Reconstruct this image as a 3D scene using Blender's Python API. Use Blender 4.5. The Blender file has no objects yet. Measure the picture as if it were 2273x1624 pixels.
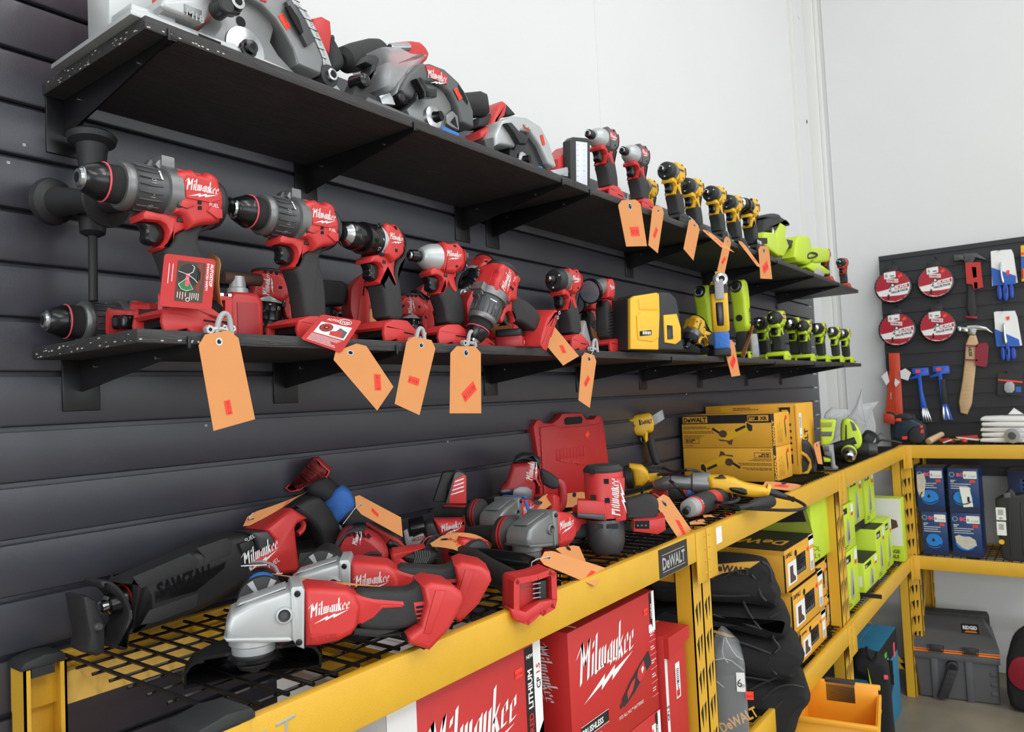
import bpy, math, random
import numpy as np
from mathutils import Vector, Matrix
SC = bpy.context.scene
COL = SC.collection
random.seed(7)
# camera
FPX, CX, CY = 1672.645, 1136.5, 812.0            # focal length and centre of the 2273x1624 frame
RC = np.array([[0.59880218, -0.79951242, -0.04707281],
               [0.00812637, 0.06483739, -0.99786275],
               [0.80085574, 0.59713986, 0.0453219]])   # rows: image right, image down, view direction
CAM = np.array([0.0, 0.0, 1.54])
cam = bpy.data.cameras.new('camera')
camo = bpy.data.objects.new('camera', cam)
COL.objects.link(camo)
cam.sensor_width = 36.0
cam.lens = FPX / 2273 * 36.0
cam.clip_start = 0.05
cam.clip_end = 60
cam.dof.use_dof = True
cam.dof.focus_distance = 1.25
cam.dof.aperture_fstop = 11.0
camo.matrix_world = Matrix(((RC[0][0], -RC[1][0], -RC[2][0], CAM[0]),
       (RC[0][1], -RC[1][1], -RC[2][1], CAM[1]),
       (RC[0][2], -RC[1][2], -RC[2][2], CAM[2]),
       (0, 0, 0, 1)))
SC.camera = camo
# world, lamps, exposure
w = bpy.data.worlds.new('world')
SC.world = w
w.use_nodes = True
w.node_tree.nodes['Background'].inputs[0].default_value = (0.93, 0.97, 1.0, 1)
w.node_tree.nodes['Background'].inputs[1].default_value = 0.42
SC.view_settings.view_transform = 'Standard'
SC.view_settings.look = 'None'
SC.view_settings.gamma = 1.0
SC.view_settings.use_curve_mapping = False
SC.view_settings.exposure = 0.0
SC.cycles.use_denoising = True
SC.cycles.max_bounces = 6
SC.cycles.diffuse_bounces = 4
SC.cycles.glossy_bounces = 3
SC.cycles.transmission_bounces = 6
SC.cycles.transparent_max_bounces = 12
def ceiling_lamp(x, y, z, sx, sy, power):
 l = bpy.data.lights.new('ceiling_light', 'AREA')
 l.shape = 'RECTANGLE'
 l.size, l.size_y = sx, sy
 l.energy = power
 l.color = (0.99, 0.99, 1.0)
 o = bpy.data.objects.new('ceiling_light', l)
 o.location = (x, y, z)
 COL.objects.link(o)
 return o
for _x in (-2.2, 0.4, 2.8):
 for _y in (-1.7, -4.6):
  ceiling_lamp(_x, _y, 5.6, 0.4, 2.4, 27 if _y > -2 else 84)
_w = ceiling_lamp(1.2, -6.7, 1.75, 8.0, 2.6, 150)
_w.name = 'window_daylight'
_w.data.color = (0.86, 0.93, 1.0)
_w.rotation_euler = (math.radians(90), 0, 0)
_w = ceiling_lamp(-4.8, -2.6, 1.9, 2.6, 5.0, 150)  # unseen fill light added to brighten the end wall; no window on this side
_w.name = 'end_wall_fill'
_w.data.color = (0.90, 0.95, 1.0)
_w.rotation_euler = (0, math.radians(-90), 0)
# materials
def lin(c):
 return tuple((v / 255 / 12.92 if v / 255 <= 0.04045 else ((v / 255 + 0.055) / 1.055) ** 2.4) for v in c)
MATS = {}
def mat(name, rgb, rough=0.5, metal=0.0, bump=0.0, bscale=300.0, var=0.0, vscale=8.0, alpha=1.0, trans=0.0, spec=0.5,
  stretch=(1, 1, 1), emit=0.0, coat=0.0):
 m = bpy.data.materials.new(name)
 m.use_nodes = True
 nt = m.node_tree
 b = nt.nodes['Principled BSDF']
 c = lin(rgb)
 b.inputs['Base Color'].default_value = (*c, 1)
 b.inputs['Roughness'].default_value = rough
 b.inputs['Metallic'].default_value = metal
 b.inputs['Specular IOR Level'].default_value = spec
 b.inputs['Alpha'].default_value = alpha
 b.inputs['Transmission Weight'].default_value = trans
 b.inputs['Coat Weight'].default_value = coat
 if emit:
  b.inputs['Emission Color'].default_value = (*c, 1)
  b.inputs['Emission Strength'].default_value = emit
 if bump or var:
  tc = nt.nodes.new('ShaderNodeTexCoord')
  mp = nt.nodes.new('ShaderNodeMapping')
  mp.inputs['Scale'].default_value = stretch
  nt.links.new(tc.outputs['Object'], mp.inputs['Vector'])
 if bump:
  n = nt.nodes.new('ShaderNodeTexNoise')
  n.inputs['Scale'].default_value = bscale
  n.inputs['Detail'].default_value = 3
  nt.links.new(mp.outputs[0], n.inputs['Vector'])
  bp = nt.nodes.new('ShaderNodeBump')
  bp.inputs['Strength'].default_value = bump
  bp.inputs['Distance'].default_value = 0.002
  nt.links.new(n.outputs['Fac'], bp.inputs['Height'])
  nt.links.new(bp.outputs[0], b.inputs['Normal'])
 if var:
  n2 = nt.nodes.new('ShaderNodeTexNoise')
  n2.inputs['Scale'].default_value = vscale
  n2.inputs['Detail'].default_value = 6
  nt.links.new(mp.outputs[0], n2.inputs['Vector'])
  r = nt.nodes.new('ShaderNodeValToRGB')
  r.color_ramp.elements[0].position = 0.3
  r.color_ramp.elements[1].position = 0.7
  r.color_ramp.elements[0].color = (*[max(0, v * (1 - var)) for v in c], 1)
  r.color_ramp.elements[1].color = (*[min(1, v * (1 + var)) for v in c], 1)
  nt.links.new(n2.outputs['Fac'], r.inputs[0])
  nt.links.new(r.outputs[0], b.inputs['Base Color'])
 MATS[name] = m
 return m
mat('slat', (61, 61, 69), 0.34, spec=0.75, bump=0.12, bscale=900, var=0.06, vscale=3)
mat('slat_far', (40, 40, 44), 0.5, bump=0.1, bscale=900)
mat('shelf_wood', (58, 56, 56), 0.5, bump=0.9, bscale=60, var=0.35, vscale=14, stretch=(1, 14, 14))
mat('bracket', (18, 18, 20), 0.35)
mat('wall', (224, 225, 224), 0.75, bump=0.1, bscale=40, var=0.012, vscale=2)
mat('wall_grey', (222, 223, 222), 0.7)
mat('trim', (226, 226, 222), 0.5)
mat('gap', (60, 60, 60), 0.9)
mat('floor', (132, 124, 108), 0.4, bump=0.15, bscale=30, var=0.28, vscale=3.2)
mat('yellow', (224, 174, 50), 0.36, bump=0.25, bscale=500, var=0.03, vscale=20)
mat('yellow_raw', (222, 178, 84), 0.45, var=0.1, vscale=10)
mat('wire', (20, 20, 20), 0.3)
mat('rubber', (40, 41, 42), 0.6, bump=0.2)
mat('red', (204, 54, 53), 0.38, bump=0.12, bscale=900)
mat('red_dark', (172, 40, 44), 0.42)
mat('red_case', (186, 34, 34), 0.45)
mat('red_clear', (200, 40, 50), 0.12, alpha=0.8)
mat('card_red', (194, 44, 42), 0.5, var=0.03, vscale=30)
mat('black', (40, 40, 41), 0.5, bump=0.25, bscale=1200)
mat('black_soft', (48, 48, 49), 0.62, bump=0.5, bscale=1500)
mat('black_gloss', (22, 22, 24), 0.22)
mat('black_knurl', (34, 33, 33), 0.45, bump=0.9, bscale=1400)
mat('void', (8, 8, 8), 0.8)
mat('gun', (128, 128, 128), 0.36, 0.6)
mat('gun_dark', (84, 85, 87), 0.4, 0.4)
mat('alu', (190, 193, 193), 0.38, 0.35)
mat('alu_dark', (136, 138, 138), 0.38, 0.45)
mat('steel', (205, 208, 212), 0.18, 1.0)
mat('grey_pl', (92, 94, 95), 0.45)
mat('grey_lt', (170, 171, 171), 0.45)
mat('white', (240, 240, 238), 0.5)
mat('white_card', (232, 230, 228), 0.6)
mat('tag', (220, 148, 88), 0.75, var=0.02, vscale=30)
mat('sticker', (255, 72, 48), 0.6)
mat('ink', (26, 24, 24), 0.6)
mat('ink_red', (170, 30, 24), 0.6)
mat('tape', (62, 120, 205), 0.7, bump=0.8, bscale=120)
mat('dw', (240, 186, 40), 0.4, bump=0.1, bscale=900)
mat('dw_card', (232, 170, 50), 0.55, var=0.03, vscale=20)
mat('dw_cloth', (214, 160, 60), 0.8, bump=0.5, bscale=400)
mat('ryobi', (196, 222, 48), 0.42, bump=0.1, bscale=900)
mat('ryobi_card', (200, 226, 56), 0.5, var=0.03, vscale=20)
mat('ryobi_dull', (150, 164, 56), 0.45)
mat('rigid', (206, 70, 42), 0.42)
mat('cloth', (26, 26, 28), 0.85, bump=1.0, bscale=600, var=0.15, vscale=12)
mat('bosch', (30, 62, 118), 0.4, var=0.08, vscale=10)
mat('bosch_dark', (24, 36, 78), 0.45)
mat('bosch_glow', (30, 130, 220), 0.45)
mat('bosch_pl', (30, 48, 62), 0.5)
mat('blue_pl', (30, 70, 168), 0.35)
mat('blue_card', (44, 98, 190), 0.5)
mat('blue_bar', (40, 92, 196), 0.35)
mat('makita', (40, 130, 170), 0.5, var=0.06)
mat('wood', (206, 172, 128), 0.5, var=0.12, vscale=14, stretch=(1, 1, 8))
mat('cork', (214, 180, 138), 0.7, bump=0.4)
mat('maroon', (140, 24, 44), 0.4)
mat('diablo', (176, 28, 48), 0.4)
mat('cardboard', (176, 148, 116), 0.8)
mat('torn', (206, 200, 190), 0.9, var=0.1, vscale=60)
mat('orange', (240, 130, 40), 0.5)
mat('bin', (250, 176, 48), 0.35, trans=0.0)
mat('green', (60, 200, 70), 0.6)
mat('green_dk', (30, 130, 70), 0.6)
mat('film', (225, 228, 230), 0.08, alpha=0.22)
mat('film2', (215, 218, 220), 0.15, alpha=0.45)
mat('lens', (170, 185, 200), 0.08, 0.6)
mat('led', (226, 230, 240), 0.25)
mat('rigid_grey', (84, 84, 86), 0.55, bump=0.3)
mat('cord', (38, 38, 40), 0.5)
mat('brown', (84, 62, 50), 0.7)
mat('pink', (250, 90, 110), 0.6)
mat('marker', (168, 168, 160), 0.4)
# pixels of the photograph to points of the place
def ray(u, v):
 return RC.T @ np.array([(u - CX) / FPX, (v - CY) / FPX, 1.0])
def at(u, v, x=None, y=None, z=None):
 d = ray(u, v)
 if x is not None:
  t = (x - CAM[0]) / d[0]
 elif y is not None:
  t = (y - CAM[1]) / d[1]
 else:
  t = (z - CAM[2]) / d[2]
 return CAM + d * t
class Fr:
 """a thing's own frame: a along it, n across it (away from the viewer's side), u up; keeps an upright profile plane"""
 def __init__(s, o, yaw=0.0, pitch=0.0, roll=0.0):
  s.o = np.array(o, float)
  y = math.radians(yaw)
  M = Matrix.Rotation(y, 3, 'Z') @ Matrix.Rotation(-math.radians(pitch), 3, 'Y') @ Matrix.Rotation(math.radians(roll), 3, 'X')
  M = np.array(M)
  s.a, s.n, s.u = M[:, 0], M[:, 1], M[:, 2]
 def mat(s):
  return Matrix([[s.a[i], s.n[i], s.u[i], s.o[i]] for i in range(3)] + [[0, 0, 0, 1]])
 def px(s, crop, pts, off=0.0):
  x0, y0, k = crop
  out = []
  for q in pts:
   d = ray(x0 + q[0] * k, y0 + q[1] * k)
   t = ((s.o + s.n * off - CAM) @ s.n) / (d @ s.n)
   p = CAM + d * t - s.o
   out.append((float(p @ s.a), float(p @ s.u)))
  return out
 def pz(s, crop, pts, h=0.0):
  """points on the frame's own floor plane at height h"""
  x0, y0, k = crop
  out = []
  for q in pts:
   d = ray(x0 + q[0] * k, y0 + q[1] * k)
   t = ((s.o + s.u * h - CAM) @ s.u) / (d @ s.u)
   p = CAM + d * t - s.o
   out.append((float(p @ s.a), float(p @ s.n)))
  return out
# object helpers
def setp(o, label=None, cat=None, group=None, kind=None):
 if label:
  o['label'] = label
 if cat:
  o['category'] = cat
 if group:
  o['group'] = group
 if kind:
  o['kind'] = kind
 return o
def thing(name, label, cat, fr=None, group=None, M=None):
 o = bpy.data.objects.new(name, None)
 o.empty_display_size = 0.02
 COL.objects.link(o)
 if fr is not None:
  o.matrix_world = fr.mat()
 if M is not None:
  o.matrix_world = M
 return setp(o, label, cat, group)
def eul(loc, rot, sc=1.0):
 return Matrix.Translation(loc) @ Matrix.Rotation(math.radians(rot[2]), 4, 'Z') @ Matrix.Rotation(math.radians(rot[1]), 4, 'Y') @ Matrix.Rotation(math.radians(rot[0]), 4, 'X') @ Matrix.Scale(sc, 4)
def dup(root, M, label=None, group=None):
 r = root.copy()
 COL.objects.link(r)
 r.matrix_world = M
 if label:
  r['label'] = label
 if group:
  r['group'] = group
 for ch in list(root.children):
  c = ch.copy()
  COL.objects.link(c)
  c.parent = r
  for g in list(ch.children):
   d = g.copy()
   COL.objects.link(d)
   d.parent = c
 return r
def cname(n):
 return n
def area2(p):
 return sum(p[i][0] * p[(i + 1) % len(p)][1] - p[(i + 1) % len(p)][0] * p[i][1] for i in range(len(p)))
def inset(p, d):
 """move a closed outline inward by d, keeping short runs from folding over"""
 n = len(p)
 out = []
 for i in range(n):
  a, b, c = p[i - 1], p[i], p[(i + 1) % n]
  e1 = (b[0] - a[0], b[1] - a[1]); e2 = (c[0] - b[0], c[1] - b[1])
  l1 = math.hypot(*e1) or 1e-9; l2 = math.hypot(*e2) or 1e-9
  n1 = (-e1[1] / l1, e1[0] / l1); n2 = (-e2[1] / l2, e2[0] / l2)
  m = (n1[0] + n2[0], n1[1] + n2[1])
  ml = math.hypot(*m)
  if ml < 1e-6:
   out.append(b)
   continue
  m = (m[0] / ml, m[1] / ml)
  k = min(1.7, 1.0 / max(0.3, m[0] * n1[0] + m[1] * n1[1]))
  dd = min(d * k, 0.75 * min(l1, l2) + d * 0.25)
  out.append((b[0] + m[0] * dd, b[1] + m[1] * dd))
 for i in range(n):
  j = (i + 1) % n
  e = (p[j][0] - p[i][0], p[j][1] - p[i][1])
  f = (out[j][0] - out[i][0], out[j][1] - out[i][1])
  if e[0] * f[0] + e[1] * f[1] < 0:
   q = ((out[i][0] + out[j][0]) / 2, (out[i][1] + out[j][1]) / 2)
   out[i] = out[j] = q
 return out
def smooth(p, n=1, closed=True):
 for _ in range(n):
  q = []
  m = len(p)
  for i in range(m if closed else m - 1):
   a, b = p[i], p[(i + 1) % m]
   q += [tuple(a[k] * .75 + b[k] * .25 for k in range(len(a))), tuple(a[k] * .25 + b[k] * .75 for k in range(len(a)))]
  if not closed:
   q = [p[0]] + q + [p[-1]]
  p = q
 return p
AX = {'y': lambda x, z, h: (x, h, z), 'z': lambda x, z, h: (x, z, h), 'x': lambda x, z, h: (h, x, z)}
class MB:
 """collects shapes of one part and links them as ONE mesh object"""
 def __init__(s):
  s.v, s.f, s.m, s.mats = [], [], [], []
 def mi(s, name):
  if name not in s.mats:
   s.mats.append(name)
  return s.mats.index(name)
 def add(s, vs, fs, m, M=None):
  b = len(s.v)
  if M is not None:
   vs = [tuple(M @ Vector(q)) for q in vs]
  s.v += [tuple(map(float, q)) for q in vs]
  k = s.mi(m)
  for f in fs:
   f = [b + i for i in f]
   s.f.append(f)
   s.m.append(k)
  return s
 def prism(s, pts, h0, h1, m, r=0.0, seg=2, ax='y', M=None, cap=None):
  """outline pts pushed from h0 to h1 with rounded rims of radius r"""
  pts = [tuple(q) for q in pts]
  if area2(pts) < 0:
   pts = pts[::-1]
  if h0 > h1:
   h0, h1 = h1, h0
  r = min(r, (h1 - h0) * 0.49)
  rings = []
  if r > 0:
   for i in range(seg + 1):
    t = math.pi / 2 * i / seg
    rings.append((inset(pts, r * (1 - math.sin(t))), h0 + r * (1 - math.cos(t))))
   rings += [(p, h1 + h0 - h) for p, h in rings[::-1]]
  else:
   rings = [(pts, h0), (pts, h1)]
  g = AX[ax]
  n = len(pts)
  vs = [g(x, z, h) for p, h in rings for x, z in p]
  fs = []
  flip = (ax == 'y')
  for k in range(len(rings) - 1):
   for i in range(n):
    j = (i + 1) % n
    q = (k * n + i, k * n + j, (k + 1) * n + j, (k + 1) * n + i)
    fs.append(q[::-1] if flip else q)
  a = tuple(range(n)); b = tuple(range((len(rings) - 1) * n, len(rings) * n))
  fs.append(a if flip else a[::-1])
  fs.append(b[::-1] if flip else b)
  return s.add(vs, fs, m, M)
 def box(s, x0, x1, y0, y1, z0, z1, m, r=0.0, M=None, seg=2):
  return s.prism([(x0, y0), (x1, y0), (x1, y1), (x0, y1)], z0, z1, m, r, seg, 'z', M) if not r else \
   s.prism(rrect(x0, x1, y0, y1, r), z0, z1, m, r, seg, 'z', M)
 def lathe(s, a, b, prof, m, n=28, M=None, up=None):
  """prof: (t along a->b in metres, radius[, material]); turned about the axis a->b"""
  a = Vector(a); b = Vector(b)
  d = (b - a).normalized()
  e = d.orthogonal().normalized() if up is None else (Vector(up) - d * Vector(up).dot(d)).normalized()
  f = d.cross(e)
  vs = []
  for q in prof:
   for i in range(n):
    t = 2 * math.pi * i / n
    p = a + d * q[0] + (e * math.cos(t) + f * math.sin(t)) * max(q[1], 1e-5)
    vs.append(tuple(p))
  for k in range(len(prof) - 1):
   mm = prof[k][2] if len(prof[k]) > 2 else m
   fs = [(k * n + i, k * n + (i + 1) % n, (k + 1) * n + (i + 1) % n, (k + 1) * n + i) for i in range(n)]
   b0 = len(s.v)
   if k == 0:
    s.add(vs, [], m, M)
    base = b0
    s.f.append([base + i for i in range(n)][::-1]); s.m.append(s.mi(mm))
   kk = s.mi(mm)
   for q in fs:
    s.f.append([base + i for i in q])
    s.m.append(kk)
  K = (len(prof) - 1) * n
  s.f.append([base + K + i for i in range(n)])
  s.m.append(kk)
  return s
 def tube(s, pts, r, m, n=8, M=None, closed=False, sm=0):
  if sm:
   pts = smooth([tuple(q) for q in pts], sm, closed)
  P = [Vector(q) for q in pts]
  N = len(P)
  rr = r if isinstance(r, (list, tuple)) else [r] * N
  vs = []
  e = None
  for i in range(N):
   if closed:
    d = P[(i + 1) % N] - P[i - 1]
   else:
    d = P[min(i + 1, N - 1)] - P[max(i - 1, 0)]
   if d.length < 1e-9:
    d = Vector((0, 0, 1))
   d.normalize()
   if e is None:
    e = d.orthogonal().normalized()
   e = (e - d * e.dot(d))
   e = e.normalized() if e.length > 1e-6 else d.orthogonal().normalized()
   f = d.cross(e)
   for k in range(n):
    t = 2 * math.pi * k / n
    vs.append(tuple(P[i] + (e * math.cos(t) + f * math.sin(t)) * rr[i]))
  fs = []
  for i in range(N if closed else N - 1):
   j = (i + 1) % N
   for k in range(n):
    fs.append((i * n + k, i * n + (k + 1) % n, j * n + (k + 1) % n, j * n + k))
  if not closed:
   fs += [tuple(range(n))[::-1], tuple(range((N - 1) * n, N * n))]
  return s.add(vs, fs, m, M)
 def ell(s, c, rad, m, n=16, k=10, M=None):
  vs, fs = [], []
  for i in range(1, k):
   t = math.pi * i / k
   for j in range(n):
    p = 2 * math.pi * j / n
    vs.append((c[0] + rad[0] * math.sin(t) * math.cos(p), c[1] + rad[1] * math.sin(t) * math.sin(p), c[2] + rad[2] * math.cos(t)))
  vs += [(c[0], c[1], c[2] + rad[2]), (c[0], c[1], c[2] - rad[2])]
  T, B = len(vs) - 2, len(vs) - 1
  for i in range(k - 2):
   for j in range(n):
    fs.append((i * n + j, (i + 1) * n + j, (i + 1) * n + (j + 1) % n, i * n + (j + 1) % n))
  for j in range(n):
   fs.append((T, j, (j + 1) % n))
   fs.append((B, (k - 2) * n + (j + 1) % n, (k - 2) * n + j))
  return s.add(vs, fs, m, M)
 def poly(s, pts3, m, M=None):
  return s.add(pts3, [tuple(range(len(pts3)))], m, M)
 def face(s, fn, pts, m, d=0.0):
  """flat printed shape: 2-D pts sent onto a surface by fn(u, v, lift)"""
  if area2(pts) < 0:
   pts = pts[::-1]
  return s.add([fn(u, v, d) for u, v in pts], [tuple(range(len(pts)))], m)
 def text(s, fn, txt, x, y, size, m, shear=0.0, bold=0.0, sx=1.0, d=0.0, rot=0.0, align='LEFT', maxw=None):
  vs, fs, wd = glyphs(txt, shear, bold)
  k = size
  if maxw and wd * sx * k > maxw:
   sx = maxw / (wd * k)
  off = {'LEFT': 0, 'CENTER': -wd / 2, 'RIGHT': -wd}[align]
  c, q = math.cos(math.radians(rot)), math.sin(math.radians(rot))
  out = []
  for a, b in vs:
   a = (a + off) * sx * k
   b = b * k
   out.append(fn(x + a * c - b * q, y + a * q + b * c, d))
  return s.add(out, fs, m)
 def brand(s, fn, x, y, w, m, rot=0.0, d=0.0, bolt=True, rise=0.0):
  """the slanted script word with the long lightning stroke under it; w = width"""
  c, q = math.cos(math.radians(rot)), math.sin(math.radians(rot))
  for poly in script_polys(bolt):
   pp = []
   for a, b in poly:
    a, b = a * w, (b + a * rise) * w
    pp.append((x + a * c - b * q, y + a * q + b * c))
   s.face(fn, pp, m, d)
  return s
 def build(s, name, parent=None, smooth_ang=38, label=None, cat=None, group=None, kind=None, M=None):
  me = bpy.data.meshes.new(name)
  me.from_pydata(s.v, [], s.f)
  for n in s.mats:
   me.materials.append(MATS[n])
  me.polygons.foreach_set('material_index', s.m)
  me.polygons.foreach_set('use_smooth', [True] * len(s.f))
  me.validate()
  me.update()
  me.set_sharp_from_angle(angle=math.radians(smooth_ang))
  o = bpy.data.objects.new(name, me)
  COL.objects.link(o)
  if parent is not None:
   o.parent = parent
  if M is not None:
   o.matrix_world = M
  return setp(o, label, cat, group, kind)
def rrect(x0, x1, y0, y1, r, n=3):
 r = min(r, abs(x1 - x0) * .49, abs(y1 - y0) * .49)
 out = []
 for cx, cy, a0 in ((x1 - r, y0 + r, -90), (x1 - r, y1 - r, 0), (x0 + r, y1 - r, 90), (x0 + r, y0 + r, 180)):
  for i in range(n + 1):
   t = math.radians(a0 + 90 * i / n)
   out.append((cx + r * math.cos(t), cy + r * math.sin(t)))
 return out
def circ(cx, cy, r, n=24, ry=None):
 ry = r if ry is None else ry
 return [(cx + r * math.cos(2 * math.pi * i / n), cy + ry * math.sin(2 * math.pi * i / n)) for i in range(n)]
GL = {}
def glyphs(txt, shear, bold):
 k = (txt, shear, bold)
 if k not in GL:
  cu = bpy.data.curves.new('t', 'FONT')
  cu.body = txt
  cu.size = 1.0
  cu.shear = shear
  cu.offset = bold
  cu.resolution_u = 2
  ob = bpy.data.objects.new('t', cu)
  me = bpy.data.meshes.new_from_object(ob)
  vs = [(v.co.x, v.co.y) for v in me.vertices]
  fs = [tuple(p.vertices) for p in me.polygons]
  bpy.data.objects.remove(ob)
  bpy.data.curves.remove(cu)
  bpy.data.meshes.remove(me)
  x0 = min([v[0] for v in vs] or [0])
  vs = [(a - x0, b) for a, b in vs]
  GL[k] = (vs, fs, max([v[0] for v in vs] or [1]))
 return GL[k]
SP = {}
def script_polys(bolt=True):
 if bolt in SP:
  return SP[bolt]
 st = []
 def S(x, strokes, w=0.17):
  for pl in strokes:
   st.append(([(x + a, b) for a, b in pl], w))
 S(0.05, [[(0.12, -0.12), (0.12, 1.62)], [(0.12, 1.62), (0.42, 0.62)], [(0.42, 0.62), (0.74, 1.66)], [(0.74, 1.66), (0.74, -0.05)], [(-0.3, 1.1), (0.12, 1.62)]], 0.19)
 S(1.16, [[(0, 0), (0, 0.95)], [(0, 1.2), (0.03, 1.45)]])
 S(1.45, [[(0, 0.05), (0, 1.72)], [(0, 0.05), (0.14, 0.0)]])
 S(1.78, [[(0, 0.98), (0, 0.08), (0.26, 0.12), (0.26, 0.98)], [(0.26, 0.12), (0.52, 0.12), (0.52, 0.98)]])
 S(2.60, [[(0.27, 0.98), (0.0, 0.7), (0.0, 0.15), (0.27, 0.2)], [(0.29, 1.0), (0.29, 0.0)]])
 S(3.14, [[(0, 0.98), (0, 0.1), (0.27, 0.15)], [(0.29, 1.0), (0.29, 0.0)]])
 S(3.68, [[(0, 0), (0, 1.72)], [(0.0, 0.42), (0.3, 0.98)], [(0.1, 0.55), (0.33, 0.02)]])
 S(4.24, [[(0.0, 0.42), (0.28, 0.60), (0.26, 0.98), (0.0, 0.75), (0.0, 0.1), (0.28, 0.16)]], 0.14)
 S(4.78, [[(0.0, 0.42), (0.28, 0.60), (0.26, 0.98), (0.0, 0.75), (0.0, 0.1), (0.34, 0.2)]], 0.14)
 out = []
 for pl, w in st:
  for (x0, y0), (x1, y1) in zip(pl, pl[1:]):
   nx, ny = w / 2, w * 0.36
   out.append([(x0 - nx, y0 - ny), (x0 + nx, y0 + ny), (x1 + nx, y1 + ny), (x1 - nx, y1 - ny)])
 if bolt:
  out.append([(0.5, -1.05), (2.35, -0.28), (2.3, -0.55), (3.3, -0.15), (3.25, -0.38), (5.1, 0.05 - 0.08), (3.05, -0.78), (3.1, -0.5), (2.05, -0.92), (2.1, -0.66)])
 res = []
 for p in out:
  q = [((x + 0.16 * y) / 5.4, y / 5.4) for x, y in p]
  if area2(q) < 0:
   q = q[::-1]
  res.append(q)
 SP[bolt] = res
 return res
# the room
YW = 1.166          # face of the slat wall
ZD = 1.2235         # top of the wire decks
XE = 4.66           # face of the end slat panel
def struct(name, b, **k):
 return b.build(name, kind='structure', **k)
b = MB(); b.box(-5, 5.2, -7, 1.5, -0.1, 0, 'floor'); struct('floor', b)
b = MB(); b.box(-5, 5.2, -7, 1.5, 5.9, 6.0, 'wall'); struct('ceiling', b)
b = MB(); b.box(-5, 4.9, 1.19, 1.3, 0, 5.9, 'wall')
b.box(2.14, 2.143, 1.1885, 1.19, 2.24, 5.9, 'wall_grey')
struct('wall_left', b)
b = MB(); b.box(4.70, 4.9, -7, 1.3, 0, 5.9, 'wall')
b.box(4.698, 4.70, -0.35, -0.30, 0.3, 1.0, 'trim')
struct('wall_right', b)
b = MB(); b.box(-5.1, -5, -7, 1.5, 0, 5.9, 'wall'); struct('wall_behind', b)
b = MB(); b.box(-5, 5.2, -7.1, -7, 0, 5.9, 'wall'); struct('wall_opposite', b)
b = MB()
b.box(-2.9, 5.1, -6.99, -6.95, 0.4, 3.1, 'film')
for k in range(6):
 b.box(-2.95 + k * 1.6, -2.89 + k * 1.6, -6.98, -6.90, 0.4, 3.1, 'rubber')
struct('window_1', b)
b = MB()
b.box(4.40, 4.70, 1.176, 1.19, 0, 5.9, 'wall_grey')
b.box(4.396, 4.424, 1.172, 1.1905, 0, 5.85, 'trim')
for u, v, m in ((1791, 270, 'void'), (1820, 262, 'void')):
 p = at(u, v, y=1.1755)
 b.prism(circ(p[0], p[2], 0.011, 12), 1.1745, 1.176, m, ax='y')
for u, v in ((1773, 37), (1802, 26)):
 p = at(u, v, y=1.1755)
 b.prism(circ(p[0], p[2], 0.016, 14), 1.1725, 1.176, 'wall_grey', 0.001, ax='y')
 b.prism(circ(p[0], p[2], 0.012, 14), 1.171, 1.1725, 'trim', 0.0005, ax='y')
b.build('trim_1', kind='structure')
b = MB()
b.box(4.66, 4.70, 1.118, 1.1895, 0, 5.9, 'trim', 0.004)
b.box(4.678, 4.70, 1.095, 1.118, 0, 5.9, 'trim', 0.003)
b.box(4.69, 4.70, 1.070, 1.073, 0, 5.9, 'wall_grey')
b.build('trim_2', kind='structure')
def slat_panel(name, ax0, ax1, z0, z1, zref, pitch, put, material, end_clip=False):
 b = MB()
 prof = []                     # profile (depth, z): 0 = face, negative = into the wall
 g = 0.009
 k0 = math.floor((z0 - zref) / pitch) - 1
 z = zref + k0 * pitch
 segs = []
 while z < z1:
  a, c = z + g, z + pitch - g * 0.0
  a2, c2 = max(a, z0), min(c, z1)
  if c2 > a2 + 0.004:
   segs.append((a2, c2, a >= z0, c <= z1))
  z += pitch
 for (za, zb, lo, hi) in segs:
  pts = [(0.0, za), (0.0, zb), (-0.0235, zb), (-0.0235, za)]
  if lo:   # rounded lower lip
   pts = [(-0.006, za - 0.0015), (-0.0015, za), (0, za + 0.0025), (0, zb), (-0.007, zb), (-0.007, zb - 0.006), (-0.0235, zb - 0.006), (-0.0235, za + 0.003), (-0.006, za + 0.003)]
  vs = []
  for t in (ax0, ax1):
   vs += [put(t, d, zz) for d, zz in pts]
  n = len(pts)
  fs = [tuple(range(n)), tuple(range(n, 2 * n))[::-1]] + [(i, i + n, (i + 1) % n + n, (i + 1) % n) for i in range(n)]
  b.add(vs, fs, material)
 vs = [put(ax0, -0.016, z0), put(ax1, -0.016, z0), put(ax1, -0.016, z1), put(ax0, -0.016, z1)]
 b.add(vs, [(0, 1, 2, 3)], material)
 return b
b = slat_panel('slat_wall', -1.6, 4.46, 0.02, 2.2257, 1.604, 0.0762, lambda t, d, z: (t, YW - d, z), 'slat')
for k in range(-20, 9):
 z = 1.604 + 0.0762 * k + 0.0045
 if 0.05 < z < 2.2:
  b.box(4.46, 4.472, 1.166, 1.176, z - 0.006, z + 0.006, 'alu')
for (x, z) in ((0.435, 1.93), (0.415, 1.90), (0.70, 1.52), (1.3, 1.45)):
 b.box(x, x + 0.004, 1.1652, 1.166, z, z + 0.004, 'grey_lt')
b.build('wall_slats', kind='structure')
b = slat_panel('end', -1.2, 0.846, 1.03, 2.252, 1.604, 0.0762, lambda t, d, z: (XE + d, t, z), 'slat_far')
b.build('wall_slats_end', kind='structure')
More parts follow.
